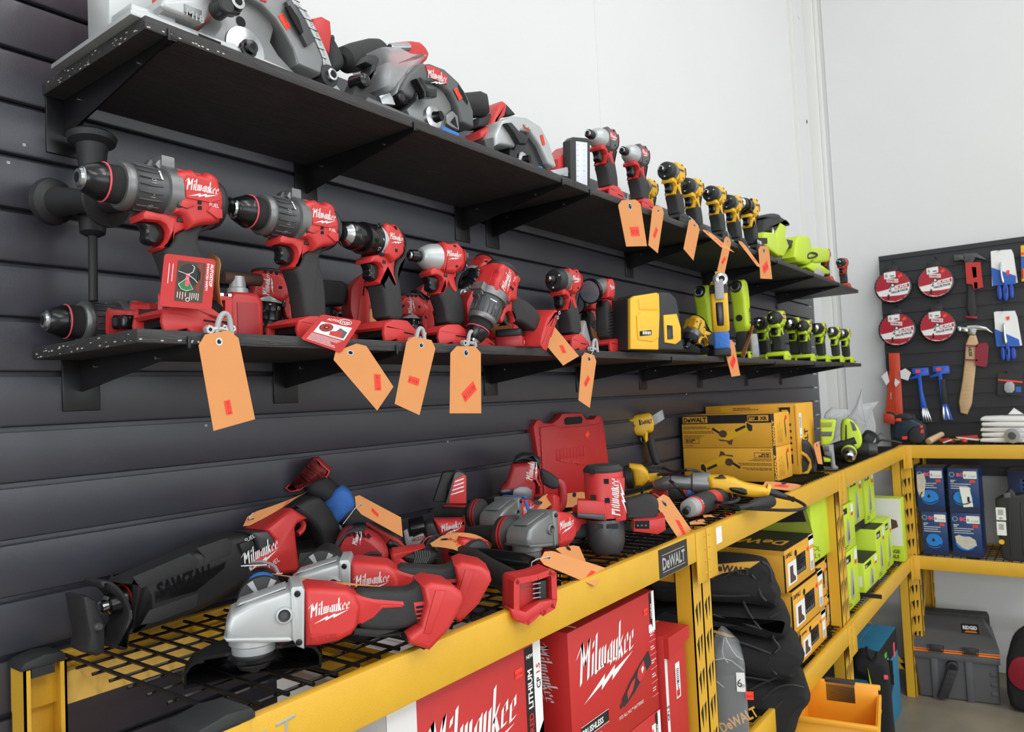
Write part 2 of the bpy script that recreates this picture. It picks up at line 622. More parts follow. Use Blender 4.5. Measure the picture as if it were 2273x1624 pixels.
# wall shelves
def board(x0, x1, ztop, label, seed):
 rnd = random.Random(seed)
 b = MB()
 b.box(x0, x1, 0.8745, YW - 0.001, ztop - 0.0165, ztop, 'shelf_wood', 0.0012, seg=1)
 if x0 < 1:
  for i in range(34):     # chipped paint along the sawn end
   y = 0.885 + rnd.random() * 0.27
   z = ztop - 0.002 - rnd.random() * 0.013
   w = 0.0012 + rnd.random() * 0.004
   b.box(x0 - 0.0003, x0 + 0.0005, y, y + w, z - w * 0.35, z, 'torn')
  for i in range(12):
   x = x0 + rnd.random() * 0.12
   z = ztop - 0.015 + rnd.random() * 0.003
   b.box(x, x + 0.003, 0.8742, 0.875, z, z + 0.0015, 'torn')
 return b.build('wall_shelf', label=label, cat='shelf', group='black painted shelf boards')
ZU, ZL = 2.0275, 1.6445
board(0.462, 1.44, ZU, 'near end board of the upper black shelf, under the circular saws', 1)
board(1.442, 4.212, ZU, 'far long board of the upper black shelf, under the impact drivers', 2)
board(0.443, 3.182, ZL, 'near long board of the lower black shelf, under the red drills', 3)
board(3.184, 4.164, ZL, 'far end board of the lower black shelf, under the lime green drills', 4)
def bracket(x, zt, h, label, grp):
 t = thing('shelf_bracket', label, 'bracket', Fr((x, YW, zt)), grp)
 z1 = -0.0165
 b = MB()
 b.prism([(-0.2935, z1), (-0.2935, z1 - 0.006), (-0.28, z1 - 0.009), (-0.004, z1 - h), (-0.004, z1)], -0.0015, 0.0015, 'bracket', ax='x')
 b.box(-0.0015, 0.012, -0.29, -0.003, z1 - 0.0018, z1 - 0.0002, 'bracket')
 b.box(-0.0022, 0.0022, -0.2955, -0.2920, z1 - 0.006, z1 + 0.0095, 'bracket', 0.001)
 for q in (-0.22, -0.05):
  b.lathe((-0.004, q, z1 - 0.012), (0.01, q, z1 - 0.012), [(0, 0.0025), (0.003, 0.0025)], 'steel', 8)
 b.build('arm', t)
 b = MB()
 b.box(-0.026, 0.026, -0.0035, 0.0015, z1 - h - 0.028, z1, 'bracket', 0.001)
 b.build('wall_plate', t)
 return t
ref = bracket(0.491, ZU, 0.055, 'black steel bracket at the near end of the upper shelf', 'upper shelf brackets')
nm = ['under the middle of the saw board', 'at the board joint near the last circular saw', 'just beyond the board joint, by the light panel', 'below the yellow impact drivers', 'below the yellow drill', 'below the lime green saw', 'at the far end, below the last orange driver']
for x, n in zip((0.924, 1.387, 1.505, 2.238, 2.876, 3.368, 3.80), nm):
 dup(ref, Fr((x, YW, ZU)).mat(), 'black steel bracket of the upper shelf ' + n, 'upper shelf brackets')
ref = bracket(0.506, ZL, 0.046, 'black steel bracket at the near end of the lower shelf', 'lower shelf brackets')
nm = ['below the second red drill', 'below the driver and its two tags', 'below the yellow charger radio', 'below the small yellow driver', 'below the blue bag', 'at the joint of the boards', 'at the far end, below the last green drills']
for x, n in zip((0.862, 1.47, 1.897, 2.295, 2.776, 3.30, 3.79), nm):
 dup(ref, Fr((x, YW, ZL)).mat(), 'black steel bracket of the lower shelf ' + n, 'lower shelf brackets')
# yellow racks
def post_mesh(h, cap):
 b = MB()
 w, t = 0.052, 0.003
 b.box(0, w, 0, t, 0, h, 'yellow')
 b.box(0, t, 0, 0.042, 0, h, 'yellow')
 b.box(w - t, w, 0, 0.042, 0, h, 'yellow')
 b.box(0.0, 0.008, 0.040, 0.042, 0, h, 'yellow')
 b.box(w - 0.008, w, 0.040, 0.042, 0, h, 'yellow')
 z = 0.12
 while z < h - 0.13:      # punched keyholes, long narrow wedges on the side webs and the front
  for pts in ([(0.010, z + .020), (0.022, z + .034), (0.022, z + .004), (0.019, z - .018)], [(0.030, z + .030), (0.040, z + .036), (0.038, z + .010), (0.034, z - .012)]):
   b.prism(pts, -0.0004, 0.001, 'void', ax='y')
  for s in (0.014, 0.028):
   b.prism([(s, z + 0.028), (s + 0.006, z + 0.03), (s + 0.004, z - 0.022)], w - 0.001, w + 0.0004, 'void', ax='x')
  z += 0.0755
 return b
def rack(o, yaw, L, label, lower=True, caps=(), open_left=True, deck_wires=True, endlow=0.678, mark=None):
 F = Fr(o, yaw)
 t = thing('storage_rack', label, 'shelving rack', F)
 D = 0.434
 H = ZD - 0.005
 for i, (x, fl) in enumerate(((0.0, 1), (L - 0.052, 1))):
  for j, y in enumerate((0.0, D - 0.042)):
   b = post_mesh(H, False)
   p = b.build('post', t)
   if j == 1:
    p.matrix_local = Matrix.Translation((x, y + 0.042, 0)) @ Matrix.Scale(-1, 4, (0, 1, 0))
   else:
    p.location = (x, y, 0)
  b = MB()
  xx = x + 0.026
  for za, zb in ((0.10, 0.55), (0.55, 1.0), (0.12, 0.12), (1.1, 1.1)):
   dz = zb - za
   b.prism([(0.03, za), (0.03, za + 0.03), (D - 0.04, zb + 0.03), (D - 0.04, zb)], xx - 0.0015, xx + 0.0015, 'yellow', ax='x')
  b.build('side_brace', t)
 for z, dk in ((ZD, 'wire'), (endlow, 'wire')):
  if z != ZD and not lower:
   continue
  hh = 0.065
  for y, nm in ((-0.016, 'front_beam'), (D, 'back_beam')):
   b = MB()
   y1 = y + 0.016 if y < 0 else y - 0.016
   ya, yb = (y, y1 + 0.03) if y < 0 else (y1 - 0.03, y)
   f0 = min(y, y1) if y < 0 else max(y, y1)
   if y < 0:
    b.prism(rrect(y, y1, z - hh, z, 0.003, 2), 0.0, L, 'yellow', ax='x')
    b.box(0.05, L - 0.05, y1, y1 + 0.022, z - hh, z - 0.022, 'yellow')
   else:
    b.prism(rrect(y1, y, z - hh, z, 0.003, 2), 0.0, L, 'yellow', ax='x')
    b.box(0.05, L - 0.05, y1 - 0.022, y1, z - hh, z - 0.022, 'yellow_raw')
   for xa, s in ((0.0, 1), (L, -1)):
    x0, x1 = sorted((xa + s * 0.001, xa + s * 0.058))
    b.prism([(x0, z - 0.115), (x1 - (0.0), z - 0.115), (x1, z - 0.0), (x0, z - 0.0)], (y - 0.0022 if y < 0 else y), (y if y < 0 else y + 0.0022), 'yellow', 0.001)
    for k in range(4):
     b.prism(circ(xa + s * 0.012, z - 0.014 - 0.028 * k, 0.0028, 8), (y - 0.0045 if y < 0 else y), (y if y < 0 else y + 0.004), 'yellow', 0.0008)
   b.build(nm, t)
  for x in (L * 0.22, L * 0.5, L * 0.78):
   b = MB()
   b.box(x - 0.03, x + 0.03, 0.004, D - 0.02, z - 0.034, z - 0.030, 'yellow')
   b.box(x - 0.03, x - 0.027, 0.004, D - 0.02, z - 0.034, z - 0.012, 'yellow')
   b.box(x + 0.027, x + 0.03, 0.004, D - 0.02, z - 0.034, z - 0.012, 'yellow')
   b.build('cross_bar', t)
  b = MB()
  y = 0.035
  nx = int((L - 0.11) / 0.0348)
  for i in range(nx + 1):
   x = 0.058 + i * 0.0348
   b.tube([(x, 0.012, z - 0.003), (x, D - 0.02, z - 0.003)], 0.0026, 'wire', 6)
  while y < D - 0.02:
   b.tube([(0.048, y, z - 0.0082), (L - 0.048, y, z - 0.0082)], 0.0024, 'wire', 6)
   y += 0.0457
  b.build('wire_deck', t)
 return t
R1 = rack((0.406, 0.722, 0), 0, 1.254, 'yellow metal rack nearest, marked 2T, carrying the red grinders')
R2 = rack((1.662, 0.722, 0), 0, 1.262, 'middle yellow metal rack marked 2C, carrying the yellow tool boxes')
R3 = rack((2.926, 0.722, 0), 0, 1.264, 'farthest yellow rack along the slat wall, carrying lime green tools')
R4 = rack((4.212, 0.735, 0), -90, 1.27, 'yellow rack along the end wall above the grey tool chest')
for (px, py, lab) in ((0.403, 1.112, 'rear'), (0.403, 0.715, 'front')):
 b = MB()
 pts = [(0, 0), (0, 0.005), (0.004, 0.010), (0.028, 0.015), (0.05, 0.012), (0.054, 0.006), (0.054, 0)]
 b.prism(pts, 0, 0.046, 'rubber', 0.002)
 b.box(0.012, 0.040, 0.001, 0.044, -0.012, 0.0, 'rubber')
 o = b.build('post_cap', R1, M=None)
 o.location = (px - 0.406, py - 0.722, ZD - 0.004)
 if lab == 'front':
  o.scale = (1.25, 1.2, 1)
  o.location = (px - 0.406, py - 0.722 - 0.012, ZD + 0.0005)
b = MB()
fn = lambda u, v, d: (u, 0.7058 - 0.0004 - d, v)
p0, p1 = at(1462, 1236, y=0.7055), at(1524, 1208, y=0.7055)
x0, x1 = p0[0], p1[0]
b.prism([(x0, ZD - 0.062), (x1, ZD - 0.062), (x1, ZD - 0.004), (x0, ZD - 0.004)], 0.7048, 0.7058, 'black_gloss', ax='y')
wd = x1 - x0
f2 = lambda u, v, d: (u, 0.7045 - d, v)
b.text(f2, 'DeWALT', x0 + wd * .1, ZD - 0.047, 0.034, 'grey_lt', bold=0.03, maxw=wd * .8)
b.face(f2, [(x0 + wd * .1, ZD - 0.018), (x0 + wd * .9, ZD - 0.018), (x0 + wd * .9, ZD - 0.0165), (x0 + wd * .1, ZD - 0.0165)], 'grey_lt')
b.face(f2, [(x0 + wd * .1, ZD - 0.053), (x0 + wd * .9, ZD - 0.053), (x0 + wd * .9, ZD - 0.0515), (x0 + wd * .1, ZD - 0.0515)], 'grey_lt')
o = b.build('maker_plate', R1, label='black maker plate reading DeWALT')
o.matrix_parent_inverse = R1.matrix_world.inverted()
b = MB()
x0, x1 = at(1569, 1190, y=0.7055)[0], at(1602, 1190, y=0.7055)[0]
b.prism([(x0, ZD - 0.048), (x1, ZD - 0.046), (x1, ZD - 0.008), (x0, ZD - 0.010)], 0.7048, 0.7058, 'white', ax='y')
b.text(f2, '2 C', x0 + (x1 - x0) * .16, ZD - 0.036, 0.026, 'ink', shear=0.1, bold=.015, sx=1.0, maxw=(x1 - x0) * .66)
o = b.build('paper_label', R2, label='white paper label reading 2C')
o.matrix_parent_inverse = R2.matrix_world.inverted()
b = MB()
for pl in ([(0.505, 1.196), (0.509, 1.203), (0.517, 1.205), (0.523, 1.200), (0.522, 1.191), (0.513, 1.181), (0.507, 1.174), (0.523, 1.174)], [(0.532, 1.206), (0.556, 1.208)], [(0.545, 1.207), (0.543, 1.172)]):
 b.tube([(x - .036, 0.7062, z) for x, z in pl], 0.0019, 'marker', 6)
o = b.build('marker_writing', R1, label='grey paint marker 2T on the beam')
o.matrix_parent_inverse = R1.matrix_world.inverted()
# power tools, each built once and placed again as copies
WARP = [0.0, 0.0, 1.0]
def mm(pts, s=0.001):
 """millimetre outline to metres, through the present lengthwise map (from, to, factor)"""
 c, o, k = WARP
 return [((o + (a - c) * k) * s, b * s) for a, b in pts]
def warp(c=0.0, o=0.0, k=1.0):
 WARP[:] = [c, o, k]
PAL = {
 'red': dict(body='red', dk='red_dark', grip='black_soft', base='red', word='M', ink='white', nose='gun', gear='gun_dark', chuck='black_gloss', cap='black'),
 'yel': dict(body='dw', dk='dw', grip='black_soft', base='black', word='DeWALT', ink='ink', nose='alu_dark', gear='gun_dark', chuck='black', cap='black'),
 'lime': dict(body='ryobi', dk='ryobi_dull', grip='black_soft', base='ryobi', word='RYOBI', ink='white', nose='black', gear='black', chuck='black', cap='ryobi'),
 'org': dict(body='rigid', dk='rigid', grip='black_soft', base='rigid', word='', ink='white', nose='grey_lt', gear='gun_dark', chuck='black', cap='black'),
}
def word(b, p, side, x, z, w, y, word_=None, fuel=False):
 """maker's name on both flanks of a housing"""
 for s in ((-1, 1) if side else (-1,)):
  if s < 0:
   fn = lambda u, v, d, y=y: (u, -y - 0.0003 - d, v)
  else:
   fn = lambda u, v, d, y=y, x=x, w=w: (2 * x + w - u, y + 0.0003 + d, v)
  k = word_ or p['word']
  if k == 'M':
   b.brand(fn, x, z, w, p['ink'])
   if fuel:
    b.text(fn, 'FUEL', x + w * .68, z - w * .36, w * .14, p['ink'], maxw=w * .42)
  elif k == 'RYOBI':
   b.face(fn, [(x, z - .003), (x + w, z - .003), (x + w, z + w * .42), (x, z + w * .42)], 'ink_red', -0.0001)
   b.text(fn, k, x + w * .05, z + w * .03, w * .34, 'white', bold=0.03, maxw=w * .9)
  elif k:
   b.text(fn, k, x, z, w * .3, p['ink'], bold=0.03, maxw=w)
def foot_mesh(b, p, pts, w=0.036, open_front=True, m=None):
 m = m or p['base']
 b.prism(pts, -w, w, m, 0.004)
def tool_base(t, p, L=0.112, x0=-0.012, hgt=0.036, y=0.037, belt=True):
 """battery-less foot: hollow shoe open at the front"""
 b = MB()
 m = p['base']
 x1 = x0 + L
 b.prism([(x0 + .004, hgt - .007), (x0 + .022, hgt - .001), (x0 + .04, hgt), (x1 - .03, hgt), (x1 - .006, hgt - .014), (x1, 0.016), (x1 + .002, 0.008), (x1 - .002, 0.0), (x1 - .012, 0.0), (x1 - .012, .014), (x0 + .002, .018), (x0 - .002, .022)], -y, y, m, 0.004)
 for s in (-1, 1):
  ya, yb = sorted((s * (y - .007), s * y))
  b.prism([(x0, 0), (x0 + .012, 0), (x0 + .03, .004), (x0 + .034, 0), (x1 - .004, 0), (x1, .018), (x0 + .0, .026), (x0 - .003, .012)], ya, yb, m, 0.002)
  yy = s * (y + .0003)
  q = [(x1 - .042, .017, yy), (x1 - .016, .015, yy), (x1 - .016, .0125, yy), (x1 - .042, .0145, yy)]
  q = [(a, c, z) for a, z, c in q]
  b.add(q, [(0, 1, 2, 3), (3, 2, 1, 0)], 'void')
 b.box(x0 + .01, x1 - .008, -y + .006, y - .006, .008, .017, 'void')
 o = b.build('base', t)
 if belt:
  b = MB()
  for k in (0, 1):
   b.lathe((x1 - .014 + k * .012, -y - .004, .007), (x1 - .014 + k * .012, -y, .007), [(0, .0045), (.004, .0045)], 'steel', 6)
   b.lathe((x1 - .014 + k * .012, -y - .0042, .007), (x1 - .014 + k * .012, -y, .007), [(0, .002), (.004, .002)], 'void', 6)
  b.build('belt_clip_boss', o)
 return o
def grip_part(t, p, pts, y=0.018, r=0.008, overlay=None):
 b = MB()
 b.prism(smooth(pts, 1), -y, y, p['grip'], r, 3)
 if overlay:
  for s in (-1, 1):
   yy = sorted((s * (y - .004), s * (y + .0012)))
   b.prism(overlay, yy[0], yy[1], p['body'], 0.001)
 return b.build('grip', t)
TRIG = [(-41, 126), (-20, 128), (-7, 124), (-6, 108), (-17, 98), (-29, 99), (-35, 105), (-31, 115)]
def trigger_part(t, p, dx=0, dz=0, m='black_gloss', k=1.0):
 b = MB()
 b.prism(smooth(mm([(a * k + dx, c + dz) for a, c in TRIG]), 2), -.010, .010, m, .005, 3)
 return b.build('trigger', t)
def make_hammer_drill(pal, label, clamp=True, group=None, fuel=True):
 p = PAL[pal]
 t = thing('hammer_drill', label, 'drill', Fr((0, 0, 0)), group)
 az = 0.181   # chuck axis height
 b = MB()
 warp(62, 58, .82)
 b.prism(mm([(76, 150), (62, 152), (62, 204), (79, 210), (92, 213), (100, 209), (112, 209), (118, 214), (130, 213), (139, 208), (141, 196), (142, 162), (139, 150), (126, 146), (106, 142), (86, 134)]), -.032, .032, p['body'], .009, 3)
 warp(75, 72, .8)
 b.prism(mm([(13, 139), (12, 147), (18, 152), (36, 151), (62, 152), (86, 158), (100, 150), (101, 143), (84, 136), (72, 131), (65, 127), (62, 118), (54, 110), (44, 105), (38, 107), (47, 112), (53, 120), (54, 130), (49, 137), (40, 140), (25, 139)]), -.019, .019, p['body'], .005, 2)
 warp(62, 58, .82)
 b.lathe((.055, 0, az - .002), (.125, 0, az - .002), [(0, .031), (.066, .033), (.070, .031)], p['body'], 28)
 for s in (-1, 1):   # raised shoulders and vents
  b.prism(mm([(66, 160), (78, 158), (92, 164), (86, 170), (70, 168)]), *sorted((s * .030, s * .0345)), p['body'], .0015)
  b.prism(mm([(112, 160), (130, 152), (139, 154), (139, 166), (120, 168)]), *sorted((s * .030, s * .0345)), p['body'], .0015)
  for zz in (160, 167):
   b.prism(mm([(97, zz), (103, zz + .5), (103, zz + 5), (97.5, zz + 4.5)]), *sorted((s * .0322, s * .0336)), 'void')
  b.prism(mm([(64, 176), (72, 174), (70, 188), (66, 193)]), *sorted((s * .032, s * .0345)), 'void')
  b.prism(mm([(70, 143), (81, 143), (82, 149), (72, 149)]), *sorted((s * .018, s * .0215)), 'black', .001)
 b.prism([(.066, -.014), (.110, -.014), (.110, .014), (.066, .014)], .212, .214, p['body'], ax='z')
 for s in (-1, 1):   # label lozenge
  b.prism(mm([(74, 190), (80, 202), (133, 198), (136, 178), (120, 172), (78, 172)]), *sorted((s * .032, s * .0335)), p['body'], .0006, 1)
 word(b, p, True, .0705, .184, .047, .0336, fuel=fuel and pal == 'red')
 b.build('housing', t)
 b = MB()
 b.lathe((.122, 0, az - .002), (.137, 0, az - .002), [(0, .033), (.004, .034), (.010, .031), (.013, .024), (.0135, .010)], p['cap'])
 b.prism(mm([(136, 150), (139, 207), (146, 204), (148, 160), (144, 148)]), -.016, .016, p['cap'], .003)
 b.build('tail_cap', t)
 warp(75, 73, .9)
 grip_part(t, p, mm([(66, 128), (84, 138), (104, 150), (126, 156), (133, 151), (124, 143), (108, 137), (101, 128), (103, 112), (109, 98), (113, 72), (112, 30), (66, 30), (64, 50), (59, 78), (52, 96), (47, 106), (56, 112), (63, 119)]), .0185, .007)
 trigger_part(t, p, 60, 13)
 warp()
 tool_base(t, p, .094, .035, .034)
 b = MB()
 b.lathe((0, 0, az), (.07, 0, az), [(0, .021), (.0005, .0275), (.004, .030), (.010, .0302, p['gear']), (.012, .0292, p['gear']), (.046, .0305, p['gear']), (.050, .032), (.066, .0315)], p['nose'], 40)
 for i in range(20):   # torque ribs
  a = i * math.pi / 10
  M = Matrix.Translation((0, 0, az)) @ Matrix.Rotation(a, 4, 'X')
  b.prism([(.014, -.0012), (.030, -.0022), (.042, -.0012), (.042, .0012), (.014, .0004)], .0290, .0316, p['gear'], .0006, 1, ax='z', M=M)
 fn = lambda u, v, d: (u, -.0312 * math.cos((v - .02) / .031) - d, az - .031 * math.sin((v - .02) / .031) * -1)
 for tx, v in (('10', .022), ('14', .004), ('16', -.012)):
  b.text(fn, tx, .0335, v, .0085, 'grey_lt', rot=90)
 b.face(fn, [(.040, .029), (.0425, .029), (.0425, .044), (.040, .044)], 'white', .0012)
 b.build('gear_collar', t)
 if clamp:
  b = MB()
  b.lathe((.050, 0, az), (.068, 0, az), [(0, .0335), (.001, .0362), (.017, .0362), (.018, .0335)], 'gun', 36)
  b.prism([(.050, -.014), (.067, -.014), (.067, .014), (.050, .014)], .205, .228, 'gun', .002, ax='z')
  b.prism(mm([(43, 214), (47, 220), (56, 227), (68, 227), (69, 210), (50, 208)]), -.011, .011, 'gun', .002)
  b.lathe((.062, -.0112, .2195), (.062, .012, .2195), [(0, .004), (.0229, .004)], 'void', 14)
  b.lathe((.062, -.0115, .2195), (.062, -.009, .2195), [(0, .0045), (.0004, .0055), (.001, .0055)], 'steel', 6)
  b.lathe((.060, -.030, .162), (.074, -.030, .162), [(0, .004), (.014, .004)], 'gun_dark', 10)
  b.prism(mm([(28, 212), (36, 214), (40, 221), (44, 221), (44, 208)]), -.005, .008, 'gun_dark', .001)
  b.build('handle_clamp', t)
 b = MB()
 b.lathe((-.047, 0, az), (.004, 0, az), [(0, .0060, 'void'), (.0001, .0065, 'steel'), (.001, .0105, 'steel'), (.004, .0118, 'steel'), (.005, .0140), (.008, .0165), (.024, .0232), (.026, .0232), (.027, .0222), (.0285, .0232, 'ink_red' if pal == 'red' else p['chuck']), (.0305, .0236, 'black_knurl'), (.031, .0230, 'black_knurl'), (.050, .0236)], p['chuck'], 36)
 if pal == 'red':
  b.tube([(-.018, .0236 * math.cos(i * math.pi / 18), az + .0236 * math.sin(i * math.pi / 18)) for i in range(36)], .0010, 'pink', 6, closed=True)
 b.lathe((-.0475, 0, az), (-.04, 0, az), [(0, .0058), (.007, .004)], 'void', 12)
 b.build('chuck', t)
 return t
def make_drill(pal, label, group=None, front='chuck'):
 """compact drill driver"""
 p = PAL[pal]
 t = thing('drill_driver', label, 'drill', Fr((0, 0, 0)), group)
 az = .171
 b = MB()
 warp(71, 52, .8)
 b.prism(mm([(71, 146), (72, 194), (80, 199), (96, 197), (102, 201), (112, 199), (120, 194), (129, 187), (134, 176), (134, 163), (128, 152), (112, 142), (94, 134)]), -.029, .029, p['body'], .008, 3)
 warp(72, 66, .74)
 b.prism(mm([(14, 129), (14, 135), (20, 140), (36, 144), (67, 148), (90, 152), (100, 142), (94, 128), (93, 118), (100, 104), (108, 92), (111, 72), (111, 52), (104, 54), (98, 80), (90, 98), (78, 112), (70, 120), (62, 108), (50, 98), (40, 95), (32, 99), (46, 104), (54, 112), (54, 124), (46, 130), (30, 131)]), -.0185, .0185, p['body'], .0045, 2)
 warp(71, 52, .8)
 b.lathe((.054, 0, az), (.102, 0, az), [(0, .027), (.04, .030), (.048, .027)], p['body'], 24)
 for s in (-1, 1):
  b.prism(mm([(96, 152), (102, 152), (102, 157), (96, 157)]), *sorted((s * .0292, s * .0302)), 'void')
  b.prism(mm([(98, 196), (104, 194), (104, 190), (98, 191)]), *sorted((s * .020, s * .0302)), 'void')
  b.prism(mm([(68, 131), (77, 131), (78, 136), (70, 137)]), *sorted((s * .0175, s * .0205)), 'black', .001)
  for k in range(3):
   b.prism(mm([(125 + k * .3, 160 + k * 9), (131, 160 + k * 9), (131, 165 + k * 9), (126, 165 + k * 9)]), *sorted((s * .026, s * .0296)), 'void')
 word(b, p, True, .0585, .172, .037, .0292)
 b.build('housing', t)
 b = MB()
 b.lathe((.101, 0, az), (.11, 0, az), [(0, .030), (.003, .029), (.006, .022), (.0065, .01)], p['cap'])
 b.build('tail_cap', t)
 warp(72, 66, .84)
 grip_part(t, p, mm([(70, 118), (80, 110), (92, 98), (94, 118), (100, 138), (114, 150), (130, 156), (134, 150), (126, 139), (113, 129), (107, 114), (110, 96), (114, 74), (115, 38), (66, 38), (63, 60), (56, 84), (50, 97), (60, 106)]), .0192, .007)
 trigger_part(t, p, 61, 4)
 warp()
 tool_base(t, p, .090, .028, .037)
 b = MB()
 warp(0, -12, 1)
 if pal == 'red' or pal == 'yel':
  g = 'alu' if pal == 'red' else 'alu_dark'
  b.lathe((.018, 0, az), (.060, 0, az), [(0, .020), (.001, .0265), (.016, .0272), (.017, .0265), (.030, .0275), (.031, .028, g), (.040, .0285, g)], 'black_gloss', 36)
  b.prism(mm([(60, 144), (74, 142), (74, 198), (62, 196)]), -.020, .020, g, .004)
  for s in (-1, 1):
   for zz in (.146, .194):
    b.lathe((.044, s * .019, zz), (.054, s * .019, zz), [(0, .0035), (.008, .0035)], 'black', 8)
  fn = lambda u, v, d: (u, -.0276 * math.cos((v - .0) / .0275) - d, az + .0275 * math.sin(v / .0275))
  b.face(fn, [(.0435, -.004), (.0455, -.004), (.0455, .026), (.0435, .026)], 'white', .0012)
  b.text(fn, '12', .043, -.022, .008, 'white', rot=90)
 else:
  b.lathe((.020, 0, az), (.060, 0, az), [(0, .020), (.002, .0265), (.020, .0275), (.0205, .0265), (.024, .0275), (.042, .0285)], 'black', 30)
 warp()
 b.build('gear_collar', t)
 b = MB()
 b.lathe((-.026, 0, az), (.025, 0, az), [(0, .005, 'void'), (.0002, .0062, 'steel'), (.001, .0125, 'steel'), (.008, .0190, 'steel'), (.010, .0205), (.020, .0225), (.021, .0215), (.022, .0228), (.034, .0238), (.036, .0225), (.050, .0225)], 'black_gloss', 30)
 b.build('chuck', t)
 return t
def make_impact(pal, label, group=None, nose=None, dark_nose=False, body=None):
 p = dict(PAL[pal])
 t = thing('impact_driver', label, 'impact driver', Fr((0, 0, 0)), group)
 az = .162
 bm = body or p['body']
 b = MB()
 warp(-2, -12, .74)
 b.prism(mm([(-2, 139), (2, 139), (4, 186), (8, 190), (20, 188), (40, 189), (50, 192), (58, 188), (70, 181), (76, 170), (74, 156), (66, 146), (52, 139), (38, 132), (10, 132)]), -.0275, .0275, bm, .008, 3)
 warp(12, 8, .72)
 b.prism(mm([(-48, 132), (-43, 138), (-30, 143), (-24, 140), (-4, 141), (20, 146), (40, 140), (38, 128), (32, 126), (36, 113), (46, 98), (53, 80), (56, 56), (46, 50), (42, 60), (38, 84), (30, 100), (18, 108), (12, 118), (6, 106), (-4, 97), (-16, 93), (-27, 94), (-13, 101), (-6, 109), (-6, 120), (-14, 126), (-28, 128), (-44, 126)]), -.0185, .0185, p['body'], .0045, 2)
 warp(-2, -12, .74)
 b.lathe((-.010, 0, az), (.044, 0, az), [(0, .0265), (.042, .0285), (.053, .026)], bm, 26)
 for s in (-1, 1):
  b.prism(mm([(38, 143), (44, 144), (44, 148), (38, 147)]), *sorted((s * .0277, s * .0288)), 'void')
  b.prism(mm([(34, 182), (42, 181), (42, 184), (35, 185)]), *sorted((s * .024, s * .0282)), 'void')
  b.prism(mm([(8, 126), (18, 125), (19, 130), (9, 131)]), *sorted((s * .0175, s * .0205)), 'black', .001)
  b.prism(mm([(69, 156), (73, 160), (73, 174), (68, 180)]), *sorted((s * .020, s * .0283)), 'ink_red' if pal == 'red' else 'void')
 word(b, p, True, -.003, .163, .036, .0278)
 if bm != p['body']:
  b.prism(mm([(10, 156), (10, 180), (48, 178), (46, 166), (30, 156)]), -.0279, -.0272, p['body'])
 b.build('housing', t)
 b = MB()
 b.prism(mm([(74, 158), (70, 148), (56, 139), (40, 131), (46, 128), (62, 138), (76, 148), (82, 160), (82, 174), (76, 182), (72, 178), (77, 170)]), -.016, .016, p['cap'], .004)
 b.lathe((.043, 0, az), (.052, 0, az), [(0, .0275), (.004, .026), (.007, .018)], p['cap'])
 b.build('tail_cap', t)
 warp(12, 6, .84)
 grip_part(t, p, mm([(12, 116), (20, 108), (32, 100), (36, 124), (44, 138), (60, 144), (66, 140), (56, 130), (48, 120), (45, 108), (52, 90), (58, 68), (58, 38), (4, 38), (2, 60), (-6, 80), (-14, 92), (0, 100)]), .019, .007)
 trigger_part(t, p, 0, 0)
 warp()
 tool_base(t, p, .080, -.036, .037)
 b = MB()
 nz = nose or ('alu' if pal == 'red' else p['nose'])
 if pal == 'lime':
  b.lathe((-.048, 0, az), (.004, 0, az), [(0, .012), (.002, .017), (.014, .021), (.016, .024), (.034, .0265), (.036, .0275), (.052, .028)], nz, 30)
 elif dark_nose:
  b.lathe((-.044, 0, az), (.0, 0, az), [(0, .013), (.001, .0215), (.006, .0255), (.022, .0275, 'gun'), (.028, .0285, 'gun'), (.044, .028, 'gun')], 'black', 34)
  for i in range(3):
   a = .6 + i * 2.09
   b.lathe((-.0445, .018 * math.cos(a), az + .018 * math.sin(a)), (0, .018 * math.cos(a), az + .018 * math.sin(a)), [(0, .0022), (.002, .0022)], 'led', 8)
 else:
  b.lathe((-.044, 0, az), (.0, 0, az), [(0, .0135), (.001, .0150), (.006, .0185), (.014, .0225), (.024, .0255), (.036, .0270), (.038, .0255), (.046, .0255)], nz, 34)
 b.build('nose_cone', t)
 b = MB()
 x = -.060 if pal != 'lime' else -.064
 b.lathe((x - .01, 0, az), (x + .03, 0, az), [(0, .0045, 'void'), (.0002, .0052, 'steel'), (.001, .0075, 'steel'), (.004, .0082), (.005, .0105), (.018, .0115), (.019, .0095), (.024, .0092), (.036, .012)], 'black_gloss', 22)
 b.build('collet', t)
 return t
